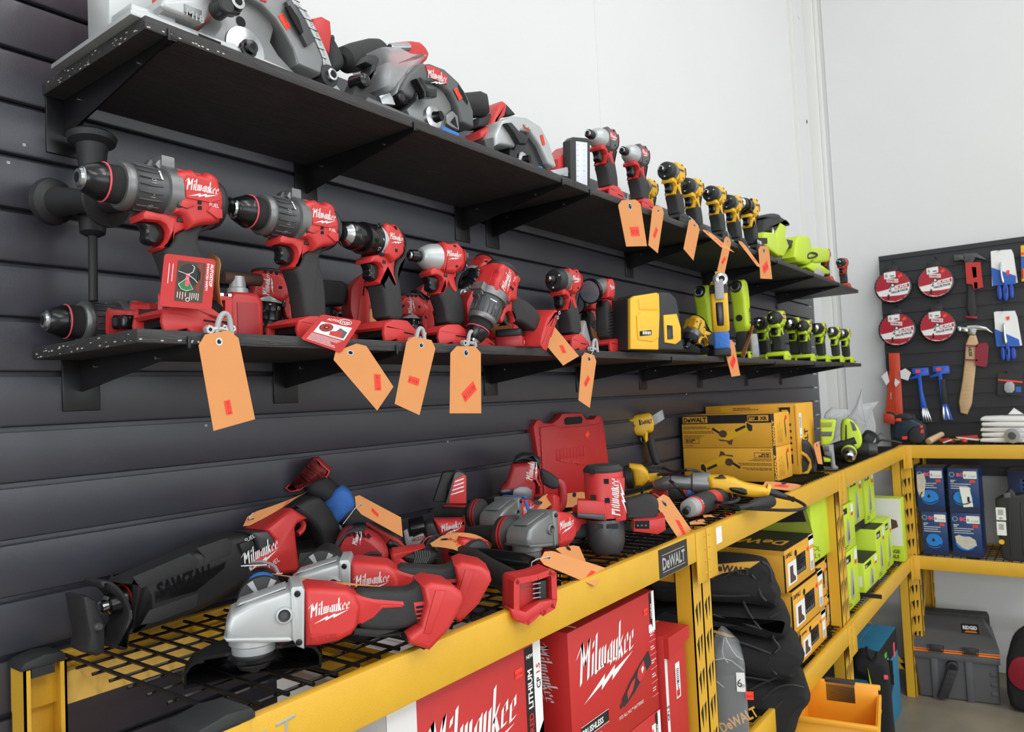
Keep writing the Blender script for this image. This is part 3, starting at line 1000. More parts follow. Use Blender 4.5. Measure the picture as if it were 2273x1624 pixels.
# ---- placing a tool from a few of its own points seen in the photograph (least squares, done once here)
def fit(corr, guess, sc=1.0, rest=None, it=60, wz=4000.0, free=(1, 1, 1, 1, 1, 1)):
 """corr: [((x,y,z) local, (u,v))]; guess: (x,y,z, rx,ry,rz deg). rest: (local point, world z) contact"""
 L = np.array([c[0] for c in corr], float) * sc
 U = np.array([c[1] for c in corr], float)
 p = np.array([guess[0], guess[1], guess[2]] + [math.radians(a) for a in guess[3:]], float)
 p0 = p.copy()
 fr = np.array(free, bool)
 def R(p):
  cx, sx, cy, sy, cz, sz = math.cos(p[3]), math.sin(p[3]), math.cos(p[4]), math.sin(p[4]), math.cos(p[5]), math.sin(p[5])
  return np.array([[cz * cy, cz * sy * sx - sz * cx, cz * sy * cx + sz * sx], [sz * cy, sz * sy * sx + cz * cx, sz * sy * cx - cz * sx], [-sy, cy * sx, cy * cx]])
 def err(p):
  W = L @ R(p).T + p[:3] - CAM
  Q = W @ RC.T
  e = np.concatenate([CX + FPX * Q[:, 0] / Q[:, 2] - U[:, 0], CY + FPX * Q[:, 1] / Q[:, 2] - U[:, 1], (p[:3] - p0[:3]) * 40, (p[3:] - p0[3:]) * 6])
  if rest is not None:
   q = R(p) @ (np.array(rest[0], float) * sc) + p[:3]
   e = np.append(e, (q[2] - rest[1]) * wz)
  return e
 lam = 1.0
 e = err(p)
 for _ in range(it):
  J = np.zeros((len(e), 6))
  for i in range(6):
   q = p.copy(); q[i] += 1e-5
   J[:, i] = (err(q) - e) / 1e-5
  J[:, ~fr] = 0
  H = J.T @ J
  d = -np.linalg.solve(H + lam * np.diag(np.diag(H) + 1e-6), J.T @ e)
  e2 = err(p + d)
  if e2 @ e2 < e @ e:
   p, e, lam = p + d, e2, lam * .4
  else:
   lam *= 4
 M = Matrix.Identity(4)
 r = R(p)
 for i in range(3):
  for j in range(3):
   M[i][j] = r[i][j] * sc
  M[i][3] = p[i]
 if DEBUG:
  print('FIT', [round(float(v), 3) for v in p[:3]], [round(math.degrees(v), 1) for v in p[3:]], 'rms', round(float(np.sqrt(np.mean(e[:2 * len(L)] ** 2))), 1))
 return M
DEBUG = False
# ---- paper price tags: a bent sheet with clipped corners, eyelet, tie and price sticker
def price_tag(px, ys, label, price='$110.00', st=(0.5, 0.80), srot=90.0, ssize=0.24, curl=0.0, group='orange paper price tags', tie=None, L=2.0, back=False, sside=False, xs=None, zs=None):
 """px: the sheet's corners in the photograph: hole end left, hole end right, far end right, far end left; ys: their depths"""
 if not isinstance(ys, (list, tuple)):
  ys = [ys] * 4
 if xs is not None:
  P = [Vector(at(u, v, x=d)) for (u, v), d in zip(px, xs)]
 elif zs is not None:
  P = [Vector(at(u, v, z=d)) for (u, v), d in zip(px, zs)]
 else:
  P = [Vector(at(u, v, y=d)) for (u, v), d in zip(px, ys)]
 c = (P[0] + P[1] + P[2] + P[3]) / 4
 P = [q - c for q in P]
 nrm = (P[1] - P[0] + P[2] - P[3]).cross(P[3] - P[0] + P[2] - P[1]).normalized()
 view = Vector(CAM) - c
 if nrm.dot(view) < 0:
  nrm = -nrm
 wid = ((P[1] - P[0]).length + (P[2] - P[3]).length) / 2
 def fn(u, v, d):        # u across 0..1, v from the hole end 0..1
  q = P[0] * (1 - u) * (1 - v) + P[1] * u * (1 - v) + P[2] * u * v + P[3] * (1 - u) * v
  return tuple(q + nrm * (d + curl * math.sin(math.pi * v)))
 cu = 0.20
 cv = 0.10
 hr = 0.055
 al = wid / max(1e-6, ((P[3] - P[0]).length + (P[2] - P[1]).length) / 2)
 NV = 8 if curl else 3
 b = MB()
 rows = [0.0, cv] + [cv + (1 - cv) * i / NV for i in range(1, NV + 1)]
 vs, fs = [], []
 for th in (0.0003, -0.0003):
  for v in rows:
   e = cu * (1 - v / cv) if v < cv else 0.0
   for u in (e, 1 - e):
    vs.append(fn(u, v, th))
 n = len(rows)
 for i in range(n - 1):
  fs.append((2 * i, 2 * i + 1, 2 * i + 3, 2 * i + 2))
  fs.append(tuple(2 * n + k for k in (2 * i + 2, 2 * i + 3, 2 * i + 1, 2 * i)))
  fs.append((2 * i, 2 * i + 2, 2 * n + 2 * i + 2, 2 * n + 2 * i))
  fs.append((2 * i + 3, 2 * i + 1, 2 * n + 2 * i + 1, 2 * n + 2 * i + 3))
 fs += [(0, 2 * n, 2 * n + 1, 1), (2 * n - 2, 2 * n - 1, 4 * n - 1, 4 * n - 2)]
 b.add(vs, fs, 'tag')
 o = b.build('price_tag', label=label, cat='price tag', group=group, M=Matrix.Translation(c), smooth_ang=60)
 e = MB()
 hv = 0.10 if al < 0.8 else 0.14
 for rr, m, d in ((0.085, 'steel', .0006), (0.052, 'void', .0008)):
  e.add([fn(0.5 + rr * math.cos(t * math.pi / 8), hv + rr * al * math.sin(t * math.pi / 8), d) for t in range(16)], [tuple(range(16)), tuple(range(16))[::-1]], m)
 e.build('eyelet', o)
 if tie:
  pts = [Vector(fn(.5, hv, .001))]
  for q in tie:
   pts.append(Vector(at(q[0], q[1], y=q[2])) - c)
  s = MB()
  s.tube([tuple(q) for q in pts], 0.0006, 'steel', 5, sm=1)
  s.tube([tuple(q + Vector((0.0015, 0, 0.0015))) for q in pts], 0.0005, 'white', 5, sm=1)
  s.build('wire_tie', o)
 if not back:
  ssize *= 1.3
  k = MB()
  su, sv = st
  a = math.radians(srot)
  hw, hh = ssize, ssize * 0.48
  def sf(x, y, d=0.0):
   X = x * math.cos(a) - y * math.sin(a)
   Y = x * math.sin(a) + y * math.cos(a)
   return fn(su + X, sv - Y * al, 0.0007 + d)
  zz = [(-hw / 2, -hh / 2), (hw / 2, -hh / 2), (hw / 2, hh / 2), (-hw / 2, hh / 2)]
  k.add([sf(x, y) for x, y in zz], [(0, 1, 2, 3), (3, 2, 1, 0)], 'sticker')
  k.text(sf, price, 0, -hh * .24, hh * .62, 'ink_red', align='CENTER', maxw=hw * .9, d=.0002)
  k.build('price_sticker', o)
 return o
# lower shelf: red drills and drivers
def up(x, y, z=ZL, yaw=0.0, sc=1.0):
 return Fr((x, y, z), yaw).mat() @ Matrix.Scale(sc, 4)
UPF = (1, 1, 1, 0, 0, 1)
HD = make_hammer_drill('red', 'second red hammer drill along the lower shelf, standing upright, red card tied to its grip')
HD.matrix_world = fit([((-.047, 0, .181), (507, 462)), ((.062, 0, .228), (655, 418)), ((.035, -.037, 0), (667, 747)), ((.035, .037, 0), (598, 745)), ((.12, -.033, .154), (740, 545))], (.64, .92, ZL, 0, 0, 0), rest=((.06, 0, 0), ZL), free=UPF)
D1 = dup(HD, fit([((-.047, 0, .181), (166, 388)), ((.062, 0, .228), (367, 347)), ((.035, -.037, 0), (367, 738)), ((.035, .037, 0), (308, 738)), ((.129, -.037, 0), (508, 741)), ((.12, -.033, .154), (490, 495))], (.45, .92, ZL, 0, 0, 0), rest=((.06, 0, 0), ZL), free=UPF),
         'largest red hammer drill standing nearest the shelf end, its chuck over the end')
CD = make_drill('red', 'red compact drill with black and silver chuck standing upright third along the lower shelf')
CD.matrix_world = fit([((-.026, 0, .171), (757, 515)), ((.11, -.02, .171), (908, 545)), ((.028, .037, .0), (793, 752)), ((.028, -.037, 0), (852, 755)), ((.118, -.037, 0), (912, 760))], (.80, .92, ZL, 0, 0, 0), rest=((.06, 0, 0), ZL), free=UPF)
ID = make_impact('red', 'red impact driver with bare silver nose standing upright fourth along the lower shelf')
ID.matrix_world = fit([((-.07, 0, .162), (905, 559)), ((.052, -.02, .162), (1028, 580)), ((-.036, -.037, .0), (974, 763)), ((.044, -.037, 0), (1036, 765)), ((-.036, .037, 0), (945, 757))], (1.01, .92, ZL, 0, 0, 0), rest=((.0, 0, 0), ZL), free=UPF)
PI2 = math.pi
FREE = (1, 1, 1, 1, 1, 1)
L0 = dup(HD, fit([((-.047, 0, .181), (92, 698)), ((.06, 0, .181), (270, 702)), ((.016, 0, .142), (236, 706)), ((.040, 0, .118), (284, 706))], (.455, .945, ZL + .034, -86, 0, -3), rest=((.0, .0305, .181), ZL), free=(1, 0, 1, 0, 0, 1)),
         'red hammer drill lying on its side, chuck hanging past the lower shelf end')
def side_handle(par, a, b_, label):
 a, b_ = Vector(a), Vector(b_)
 m = MB()
 Lh = (b_ - a).length
 m.lathe(a, b_, [(0, .006), (.01, .006), (Lh - .155, .006), (Lh - .154, .010), (Lh - .15, .0165), (Lh - .122, .0185), (Lh - .120, .036), (Lh - .117, .037), (Lh - .114, .019), (Lh - .06, .0165), (Lh - .02, .021), (Lh - .014, .031), (Lh - .006, .033), (Lh, .026)], 'black', 28)
 o = m.build('side_handle', par)
 o.matrix_parent_inverse = par.matrix_world.inverted()
 return o
bpy.context.view_layer.update()
side_handle(L0, at(207, 668, y=1.09), at(204, 297, y=1.115), 'v')
side_handle(D1, Vector(at(352, 440, y=.93)), at(108, 448, y=1.135), 'h')
nd = [
 ('compact red drill standing on its chuck between the two nearest hammer drills, selector at 1', [((-.026, 0, .171), (578, 744)), ((.108, 0, .171), (610, 578)), ((.04, 0, .171), (592, 665))], (.72, 1.02, ZL + .03, 0, -84, -28), CD, 1.0),
 ('compact red drill standing on its chuck behind the third drill, selector at 2', [((-.026, 0, .171), (762, 735)), ((.108, 0, .171), (782, 612)), ], (.98, 1.07, ZL + .03, 0, -88, -30), CD, 1.0),
 ('red drill standing on its chuck between the third drill and the silver nosed driver', [((-.026, 0, .171), (905, 770)), ((.108, 0, .171), (905, 655))], (1.05, 1.02, ZL + .03, 0, -90, -20), CD, .9),
 ('red drill standing on its chuck, only its round tail showing beside the slanting hammer drill', [((-.026, 0, .171), (1155, 765)), ((.108, 0, .171), (1165, 678))], (1.6, 1.08, ZL + .03, 0, -86, -28), CD, .85),
]
for lab, co, g, src, k in nd:
 dup(src, fit(co, g, sc=k, rest=((-.026, 0, .171), ZL), free=(1, 0, 1, 0, 0, 0)), lab)
dup(HD, fit([((-.047, 0, .181), (1052, 755)), ((.137, 0, .181), (1118, 592)), ((.08, 0, .03), (1185, 722)), ((.04, 0, .118), (1113, 710))], (1.2, .94, ZL + .05, 0, -70, -25), sc=.92, rest=((-.047, 0, .181), ZL + .004), free=FREE),
 'red hammer drill leaning nose-down with a grey collar, its grip out to the right')
dup(HD, fit([((.06, 0, .181), (1035, 568)), ((.137, -.02, .181), (1094, 575))], (1.15, 1.09, ZL, 0, 0, 0), rest=((0, 0, 0), ZL), free=(1, 0, 1, 0, 0, 0)),
 'red hammer drill standing in the back row behind the silver nosed driver')
dup(CD, fit([((-.026, 0, .171), (1012, 668)), ((.06, 0, .171), (1070, 605))], (1.2, 1.05, ZL + .06, 0, -35, 0), rest=None, free=(1, 0, 1, 0, 1, 0)),
 'red drill lying aslant behind the leaning one, black chuck pointing down left')
b = MB()
b.prism(rrect(-.030, .030, -.028, .028, .006), 0, .022, 'red_dark', .003, ax='z')
b.prism(rrect(-.030, .026, -.026, .026, .006), .022, .036, 'black', .003, ax='z')
b.text(lambda u, v, d: (u, -.0283 - d, v), 'M', -.012, .006, .010, 'white', bold=.03)
b.build('battery_pack', label='red and black battery pack under the leaning hammer drill\'s grip', cat='battery', M=Fr(at(1168, 770, z=ZL), 25).mat() @ Matrix.Translation((0, .03, 0)))
F = Fr(at(520, 742, z=ZL) * np.array([1, 1, 1]), 0)
t = thing('right_angle_driver', 'red right-angle driver with a bare bronze anvil behind the hanging safety card', 'impact driver', Fr((.66, 1.0, ZL), -10))
b = MB()
b.prism(mm([(-24, 0), (-26, 60), (-18, 74), (20, 74), (28, 62), (28, 0)]), -.028, .028, 'red', .008, 3)
b.prism(mm([(-14, 10), (-14, 58), (18, 58), (20, 10)]), -.0295, -.026, 'red_dark', .001)
b.build('housing', t)
b = MB()
b.lathe((0, 0, .07), (0, 0, .11), [(0, .016), (.012, .015), (.014, .012), (.03, .012)], 'alu', 20)
b.lathe((-.022, 0, .098), (.04, 0, .098), [(0, .007), (.001, .0095), (.058, .0095), (.06, .008)], 'brown', 18)
b.build('anvil', t)
ID2 = make_impact('red', 'red impact driver with the black ring nose standing upright right of the leaning drill', dark_nose=True)
ID2.matrix_world = fit([((-.07, 0, .162), (1215, 612)), ((.052, -.02, .162), (1296, 635)), ((-.036, -.037, .0), (1270, 772)), ((.044, -.037, 0), (1305, 775))], (1.52, .93, ZL, 0, 0, 0), sc=.98, rest=((.0, 0, 0), ZL), free=UPF)
def make_light(label):
 t = thing('flashlight', label, 'flashlight', Fr((0, 0, 0)))
 b = MB()
 b.lathe((-.052, 0, .150), (.03, 0, .176), [(0, .024, 'lens'), (.0002, .0275, 'black_gloss'), (.001, .031), (.012, .031), (.014, .027, 'black'), (.022, .024, 'alu_dark'), (.05, .0205, 'alu_dark'), (.07, .019, 'alu_dark'), (.082, .016)], 'black_gloss', 26)
 b.lathe((-.0521, 0, .150), (.03, 0, .176), [(0, .023), (.010, .009), (.0101, .004)], 'lens', 20)
 b.build('lamp_head', t)
 b = MB()
 b.prism(mm([(2, 138), (4, 172), (12, 186), (30, 188), (40, 176), (38, 148), (28, 134)]), -.024, .024, 'red', .007, 3)
 b.brand(lambda u, v, d: (u, -.0243 - d, v), .008, .163, .026, 'white')
 b.prism(mm([(6, 136), (30, 134), (44, 60), (44, 40), (34, 40), (30, 80), (18, 112)]), -.017, .017, 'red', .005, 2)
 b.build('housing', t)
 b = MB()
 b.prism(smooth(mm([(4, 134), (24, 130), (34, 80), (40, 34), (2, 34), (-2, 70), (0, 100)]), 1), -.0185, .0185, 'black_soft', .008, 3)
 for i in range(8):
  b.tube([(.0 + i * .0008, -.014, .045 + i * .008), (.002 + i * .0008, -.0195, .046 + i * .008), (.024, -.0195, .050 + i * .008)], .0022, 'black_soft', 6)
 b.prism(mm([(-2, 118), (8, 118), (6, 132), (-2, 132)]), -.008, .008, 'black_gloss', .002)
 b.build('grip', t)
 tool_base(t, PAL['red'], .080, -.025, .035, belt=False)
 return t
FL = make_light('red work light with black ribbed grip, its lens turned left, right of the black-nosed driver')
FL.matrix_world = fit([((-.05, 0, .150), (1318, 634)), ((.04, -.02, .176), (1362, 640)), ((.055, -.03, 0), (1378, 778))], (1.75, .97, ZL, 0, 0, 0), rest=((0, 0, 0), ZL), free=(1, 1, 1, 0, 0, 0))
dup(FL, Fr((1.80, 1.08, ZL), 0).mat(), 'red work light in the back row, half hidden behind the black-nosed driver')
t = thing('battery_charger', 'black slotted charger standing against the slats behind the silver nosed driver', 'charger', Fr((1.31, 1.125, ZL), 0))
b = MB()
b.prism(rrect(-.045, .045, 0, .16, .01), -.022, .022, 'black', .006)
for i in range(4):
 b.box(-.034, -.028, -.0226, -.021, .03 + i * .03, .05 + i * .03, 'void')
b.box(-.012, .035, -.024, -.021, .015, .14, 'black_gloss')
b.build('case', t)
F = Fr((2.02, 1.0, ZL), 0)
F = Fr(at(1450, 778, z=ZL) + np.array([0.02, 0.02, 0]), -24)
t = thing('jobsite_charger', 'yellow and black jobsite charger standing on the lower shelf with a tag on top', 'charger', F)
cr = (1360, 580, 600 / 2273)
ol = F.px(cr, [(108, 762), (106, 330), (140, 310), (150, 300), (400, 272), (470, 280), (520, 330), (545, 440), (575, 700), (590, 768)])
lo = min(z for x, z in ol)
ol = [(x, z - lo) for x, z in ol]
b = MB(); b.prism(ol, -.010, .058, 'black', .008, 3)
b.build('case', t)
yl = F.px(cr, [(108, 758), (106, 340), (140, 315), (330, 285), (350, 300), (355, 480), (345, 680), (345, 762)])
yl = [(x, z - lo) for x, z in yl]
b = MB(); b.prism(yl, -.020, -.008, 'dw', .003)
q = F.px(cr, [(155, 480), (190, 450), (300, 450), (345, 500), (340, 660), (290, 695), (170, 680), (160, 600)]); q = [(x, z - lo) for x, z in q]
b.prism(q, -.0225, -.018, 'dw', .001)
q = F.px(cr, [(180, 610), (275, 600), (275, 640), (180, 650)]); q = [(x, z - lo) for x, z in q]
b.prism(q, -.0240, -.020, 'void', 0)
for i in range(5):
 q = F.px(cr, [(200 + i * 14, 612), (208 + i * 14, 612), (208 + i * 14, 636), (200 + i * 14, 636)]); q = [(x, z - lo) for x, z in q]
 b.prism(q, -.0250, -.022, 'steel', 0)
q = F.px(cr, [(170, 340), (320, 320), (335, 430), (180, 430)]); q = [(x, z - lo) for x, z in q]
b.prism(q, -.0215, -.018, 'dw', .001)
b.build('battery_dock', t)
b = MB()
q = F.px(cr, [(400, 470), (510, 460), (545, 580), (545, 680), (500, 715), (410, 700)]); q = [(x, z - lo) for x, z in q]
b.prism(q, -.014, -.006, 'dw', .002)
q = F.px(cr, [(425, 555), (470, 560), (475, 670), (430, 675)]); q = [(x, z - lo) for x, z in q]
b.prism(q, -.016, -.008, 'black_gloss', .001)
b.build('side_panel', t, label='yellow panel with a black socket')
YI = make_impact('yel', 'small yellow and black impact driver leaning nose-down right of the yellow charger', dark_nose=True)
YI.matrix_world = fit([((-.07, 0, .162), (1518, 785)), ((.052, 0, .162), (1568, 698)), ((.0, 0, .0), (1590, 775))], (2.6, .96, ZL + .04, 0, -52, -20), rest=((-.0, 0, .0), ZL + .012), free=(1, 1, 1, 0, 1, 0))
# lower shelf, far end: lime green tools
def make_angle_drill(label):
 """tall right-angle drill standing on its battery foot, head on top"""
 t = thing('right_angle_drill', label, 'drill', Fr((0, 0, 0)))
 b = MB()
 b.prism(smooth(mm([(-20, 100), (-24, 200), (-36, 232), (-40, 262), (-26, 284), (0, 290), (20, 276), (28, 240), (30, 190), (26, 100)]), 1), -.026, .026, 'ryobi', .010, 3)
 b.text(lambda u, v, d: (u, -.0263 - d, v), 'RYOBI', .02, .13, .020, 'ink', rot=90, bold=.03)
 b.build('housing', t)
 b = MB()
 b.lathe((-.048, 0, .262), (-.02, 0, .262), [(0, .007, 'void'), (.0002, .012, 'steel'), (.001, .017), (.006, .021), (.02, .023)], 'black_gloss', 22)
 b.build('chuck', t)
 b = MB()
 b.prism(smooth(mm([(-18, 20), (-20, 105), (26, 105), (26, 20)]), 1), -.021, .021, 'black_soft', .008, 3)
 b.lathe((-.024, 0, .15), (-.018, 0, .15), [(0, .012), (.006, .012)], 'black', 16)
 b.build('grip', t)
 tool_base(t, PAL['lime'], .085, -.045, .03, belt=False)
 return t
RA = make_angle_drill('tall lime green right-angle drill standing in front, beside the yellow cut-out tool')
RA.matrix_world = fit([((-.048, 0, .262), (1640, 625)), ((-.045, -.03, 0), (1650, 792)), ((0, 0, .29), (1648, 612))], (2.5, .95, ZL, 0, 0, 0), sc=1.0, rest=((0, 0, 0), ZL), free=(1, 0, 1, 0, 0, 0))
dup(RA, fit([((-.048, 0, .262), (1555, 638)), ((0, 0, .29), (1562, 626))], (2.3, 1.09, ZL, 0, 0, 0), sc=1.0, rest=((0, 0, 0), ZL), free=(1, 0, 1, 0, 0, 0)), 'olive looking right-angle drill standing in shade at the back, above the small yellow driver')
F = Fr(at(1618, 790, z=ZL) + np.array([0.0, 0.02, 0]), 20)
t = thing('cutout_tool', 'yellow and grey cut-out tool standing upright with blue tape round its foot', 'power tool', F)
b = MB()
b.prism(smooth(mm([(-26, 74), (-30, 178), (-20, 200), (6, 240), (24, 236), (34, 190), (34, 78)]), 1), -.026, .026, 'dw', .009, 3)
b.prism(mm([(-26, 196), (34, 186), (30, 214), (-10, 224)]), -.028, .028, 'black', .006)
b.build('housing', t)
b = MB()
b.lathe((-.034, -.012, .238), (-.012, -.004, .238), [(0, .006, 'void'), (.001, .010, 'steel'), (.002, .018), (.008, .022), (.022, .022)], 'grey_lt', 22)
b.prism(mm([(-36, 176), (-36, 236), (-18, 248), (-8, 236), (-14, 176)]), -.016, .012, 'grey_lt', .005)
b.prism(mm([(-30, 250), (-14, 250), (-14, 262), (-30, 262)]), -.012, .008, 'dw', .002)
b.build('nose_clamp', t)
b = MB()
b.prism(smooth(mm([(-30, 98), (-33, 165), (-24, 168), (-16, 160), (-14, 100), (-20, 92)]), 1), -.012, .012, 'black_gloss', .005)
b.build('paddle_switch', t)
b = MB()
b.prism(rrect(-.026, .032, .02, .076, .01), -.024, .024, 'tape', .008)
b.prism(rrect(-.030, .034, 0, .024, .006), -.026, .026, 'black', .005)
b.build('taped_foot', t, label='foot wrapped in blue tape')
GI = make_impact('lime', 'lime green impact driver at the near end of the green row, largest, standing in front')
GD = make_drill('lime', 'lime green drill standing behind the tall right-angle drill')
rows = [
 (GI, 1.05, 1713, 712, .94, 0, None),
 (GD, .95, 1672, 705, 1.02, 0, 'lime green drill half hidden behind the tall right-angle drill'),
 (GD, 1.0, 1690, 722, 1.10, 0, 'lime green drill in the back row behind the largest green driver'),
 (GD, 1.0, 1742, 715, .98, 0, 'second lime green drill of the row, right of the largest green driver'),
 (GI, .95, 1776, 718, .93, 0, 'third lime green tool of the row, driver with a thin black chuck'),
 (GD, .95, 1803, 722, .95, 0, 'fourth lime green drill of the row'),
 (GD, .85, 1838, 724, .90, 0, 'second to last lime green drill of the row, smaller, silver chuck tip'),
 (GD, .85, 1862, 726, .90, 0, 'last lime green drill of the row at the shelf end'),
]
gx = [3.05, 2.60, 2.95, 3.30, 3.55, 3.78, 3.93, 4.06]
first = set()
for (src, k, u, v, y, yaw, lab) in rows:
 co = [((-.048 if src is GI else -.026, 0, .162 if src is GI else .171), (u, v))]
 x = at(u, v, y=y)[0]
 M = Fr((x + .05 * k, y, ZL), yaw).mat() @ Matrix.Scale(k, 4)
 if src not in first and lab is None or src is GD and src not in first:
  first.add(src)
  src.matrix_world = M
  if lab:
   src['label'] = lab
  src['group'] = 'lime green drills and drivers on the lower shelf'
 else:
  dup(src, M, lab, 'lime green drills and drivers on the lower shelf')
F = Fr(at(1680, 797, z=ZL), 0)
t = thing('bagged_part', 'clear bag with a blue card slumped in front of the tall green drill', 'bag', Fr((at(1680, 797, z=ZL)[0], .91, ZL), 25))
b = MB()
b.prism(smooth(mm([(-30, 0), (-34, 30), (-26, 70), (-8, 98), (6, 60), (24, 30), (30, 0)]), 1), -.012, .012, 'film2', .005)
b.build('clear_bag', t)
b = MB(); b.prism(mm([(-24, 8), (-20, 62), (10, 56), (26, 6)]), -.014, -.011, 'blue_card', .0008)
b.build('blue_card', t)
b = MB()
b.prism(smooth(mm([(-20, 0), (-24, 40), (-8, 78), (2, 84), (10, 60), (22, 30), (20, 0)]), 1), -.012, .014, 'film2', .006)
b.build('plastic_bag', label='crumpled clear plastic bag between the work light and the yellow charger', cat='bag', M=Fr((at(1383, 778, z=ZL)[0], .96, ZL), 0).mat())
# hanging paper tags, lower shelf
YT = .866
T = price_tag
T([(437, 745), (525, 730), (566, 930), (474, 956)], YT, 'large orange price tag hanging from the nearest hammer drill, over the shelf edge', '$110.00', st=(.42, .80), tie=[(497, 735, .872), (508, 716, .878), (490, 712, .88)])
T([(729, 785), (806, 757), (873, 858), (837, 911)], YT, 'orange price tag slanting down right from under the second red safety card', '$110.00', st=(.62, .72), srot=50, ssize=.36)
T([(905, 744), (970, 757), (931, 921), (876, 896)], YT, 'orange price tag hanging from the third drill, leaning down left, red sticker midway', '$110.00', st=(.5, .60), srot=0, ssize=.30, tie=[(942, 752, .87), (946, 738, .875), (930, 735, .88)])
T([(1000, 768), (1067, 768), (1068, 917), (998, 917)], YT, 'orange price tag hanging straight down from the silver nosed impact driver', '$110.00', st=(.60, .68), srot=35, ssize=.36, tie=[(1037, 765, .87), (1052, 758, .872), (1048, 742, .88)])
T([(1175, 722), (1215, 706), (1285, 790), (1250, 811)], YT, 'orange price tag slanting right from the leaning hammer drill grip', '$75.00', st=(.55, .70), srot=70, ssize=.30, tie=[(1190, 705, .872), (1180, 698, .9)])
T([(1292, 780), (1325, 790), (1309, 905), (1284, 888)], YT, 'narrow orange price tag hanging below the black-nosed impact driver', '$69.00', st=(.5, .55), srot=60, ssize=.36, tie=[(1318, 776, .87), (1320, 760, .88)])
T([(1603, 757), (1628, 753), (1643, 833), (1624, 836)], YT, 'narrow orange price tag hanging below the small leaning yellow driver', '$79.00', st=(.5, .6), srot=30, ssize=.5, tie=[(1610, 748, .87), (1605, 742, .88)])
T([(1453, 654), (1482, 653), (1500, 698), (1461, 708)], [1.0, .985, .975, .99], 'orange price tag lying against the top of the yellow charger', '$45.00', st=(.55, .60), srot=40, ssize=.42)
T([(1670, 722), (1674, 722), (1652, 795), (1643, 790)], [.93, .90, .90, .93], 'brownish price tag seen almost edge-on before the tall green drill', st=(.5, .2), ssize=.5)
T([(1083, 722), (1135, 715), (1134, 772), (1100, 745)], [.98, .93, .93, .98], 'orange price tag tucked behind the leaning hammer drill chuck', '$75.00', st=(.6, .6), srot=-50, ssize=.3)
T([(822, 683), (842, 682), (838, 722), (818, 712)], 1.02, 'small orange price tag glimpsed behind the third drill grip', st=(.5, .3), back=True)
T([(1283, 712), (1297, 715), (1297, 755), (1284, 752)], .99, 'orange price tag behind the black-nosed driver grip', st=(.5, .3), back=True)
T([(1310, 722), (1326, 740), (1330, 762), (1316, 748)], .98, 'curled orange price tag beside the work light grip', back=True)
T([(466, 560), (492, 577), (494, 680), (470, 660)], [.96, .90, .90, .95], 'orange price tag standing behind the upright red safety card', back=True, curl=.004)
def card(px, y, label, art):
 P = [Vector(at(u, v, y=y)) for u, v in px]
 c = sum(P, Vector()) / 4
 P = [q - c for q in P]
 def fn(u, v, d):
  q = P[0] * (1 - u) * (1 - v) + P[1] * u * (1 - v) + P[2] * u * v + P[3] * (1 - u) * v
  return (q[0], q[1] - d, q[2])
 b = MB()
 pts = rrect(0, 1, 0, 1, .06, 2)
 n = len(pts)
 b.add([fn(u, v, .0003) for u, v in pts] + [fn(u, v, -.0003) for u, v in pts], [tuple(range(n)), tuple(range(n, 2 * n))[::-1]] + [(i, (i + 1) % n, (i + 1) % n + n, i + n) for i in range(n)], 'card_red')
 F2 = lambda u, v, d: fn(u, v, .0006 + d)
 art(b, F2)
 return b.build('safety_card', label=label, cat='card', M=Matrix.Translation(c))
def quad(b, F, x0, x1, y0, y1, m, d=0.0):
 b.add([F(x0, y0, d), F(x1, y0, d), F(x1, y1, d), F(x0, y1, d)], [(0, 1, 2, 3), (3, 2, 1, 0)], m)
def lines(b, F, x, y0, n, L, gap, m='white', vert=False, th=.008):
 r = random.Random(int(x * 977 + n))
 for i in range(n):
  l = L * (0.6 + 0.4 * r.random())
  if vert:
   quad(b, F, x + i * gap, x + i * gap + th, y0, y0 + l, m, .0002)
  else:
   quad(b, F, x, x + l, y0 + i * gap, y0 + i * gap + th, m, .0002)
def art1(b, F):
 quad(b, F, .26, .80, .10, .88, 'brown')
 b.add([F(.50 + .22 * math.cos(i * .2618), .36 + .22 * math.sin(i * .2618), .0002) for i in range(24)], [tuple(range(24)), tuple(range(24))[::-1]], 'rubber')
 b.add([F(.46, .42, .0004), F(.30, .56, .0004), F(.36, .64, .0004), F(.46, .67, .0004), F(.58, .63, .0004)], [(0, 1, 2, 3, 4), (4, 3, 2, 1, 0)], 'green_dk')
 b.tube([F(.30, .56, .001), F(.36, .645, .001), F(.46, .675, .001), F(.585, .635, .001), F(.46, .42, .001), F(.30, .56, .001)], .0004, 'white', 4)
 b.tube([F(.53, .17, .001), F(.58, .20, .001), F(.56, .30, .001), F(.47, .36, .001), F(.28, .31, .001)], .0005, 'white', 4)
 b.tube([F(.47, .36, .001), F(.60, .44, .001), F(.66, .50, .001)], .0005, 'white', 4)
 quad(b, F, .43, .50, .34, .58, 'pink', .0006)
 b.text(lambda u, v, d: F(v, u, d), 'AUTOSTOP', .10, .905, .085, 'white', bold=.04, maxw=.60)
 b.text(lambda u, v, d: F(v, u, d), 'ENHANCED SAFETY', .10, .835, .06, 'white', bold=.03, maxw=.80)
 lines(b, F, .30, .70, 4, .14, .05, vert=True, th=.012)
 lines(b, F, .54, .70, 5, .16, .04, vert=True, th=.012)
 lines(b, F, .66, .12, 3, .55, .035, 'card_red', vert=True, th=.012)
 lines(b, F, .10, .18, 2, .5, .07, vert=True, th=.012)
 b.tube([F(.50 + .035 * math.cos(i * .5236), .84 + .035 * math.sin(i * .5236), .001) for i in range(12)], .0005, 'white', 4, closed=True)
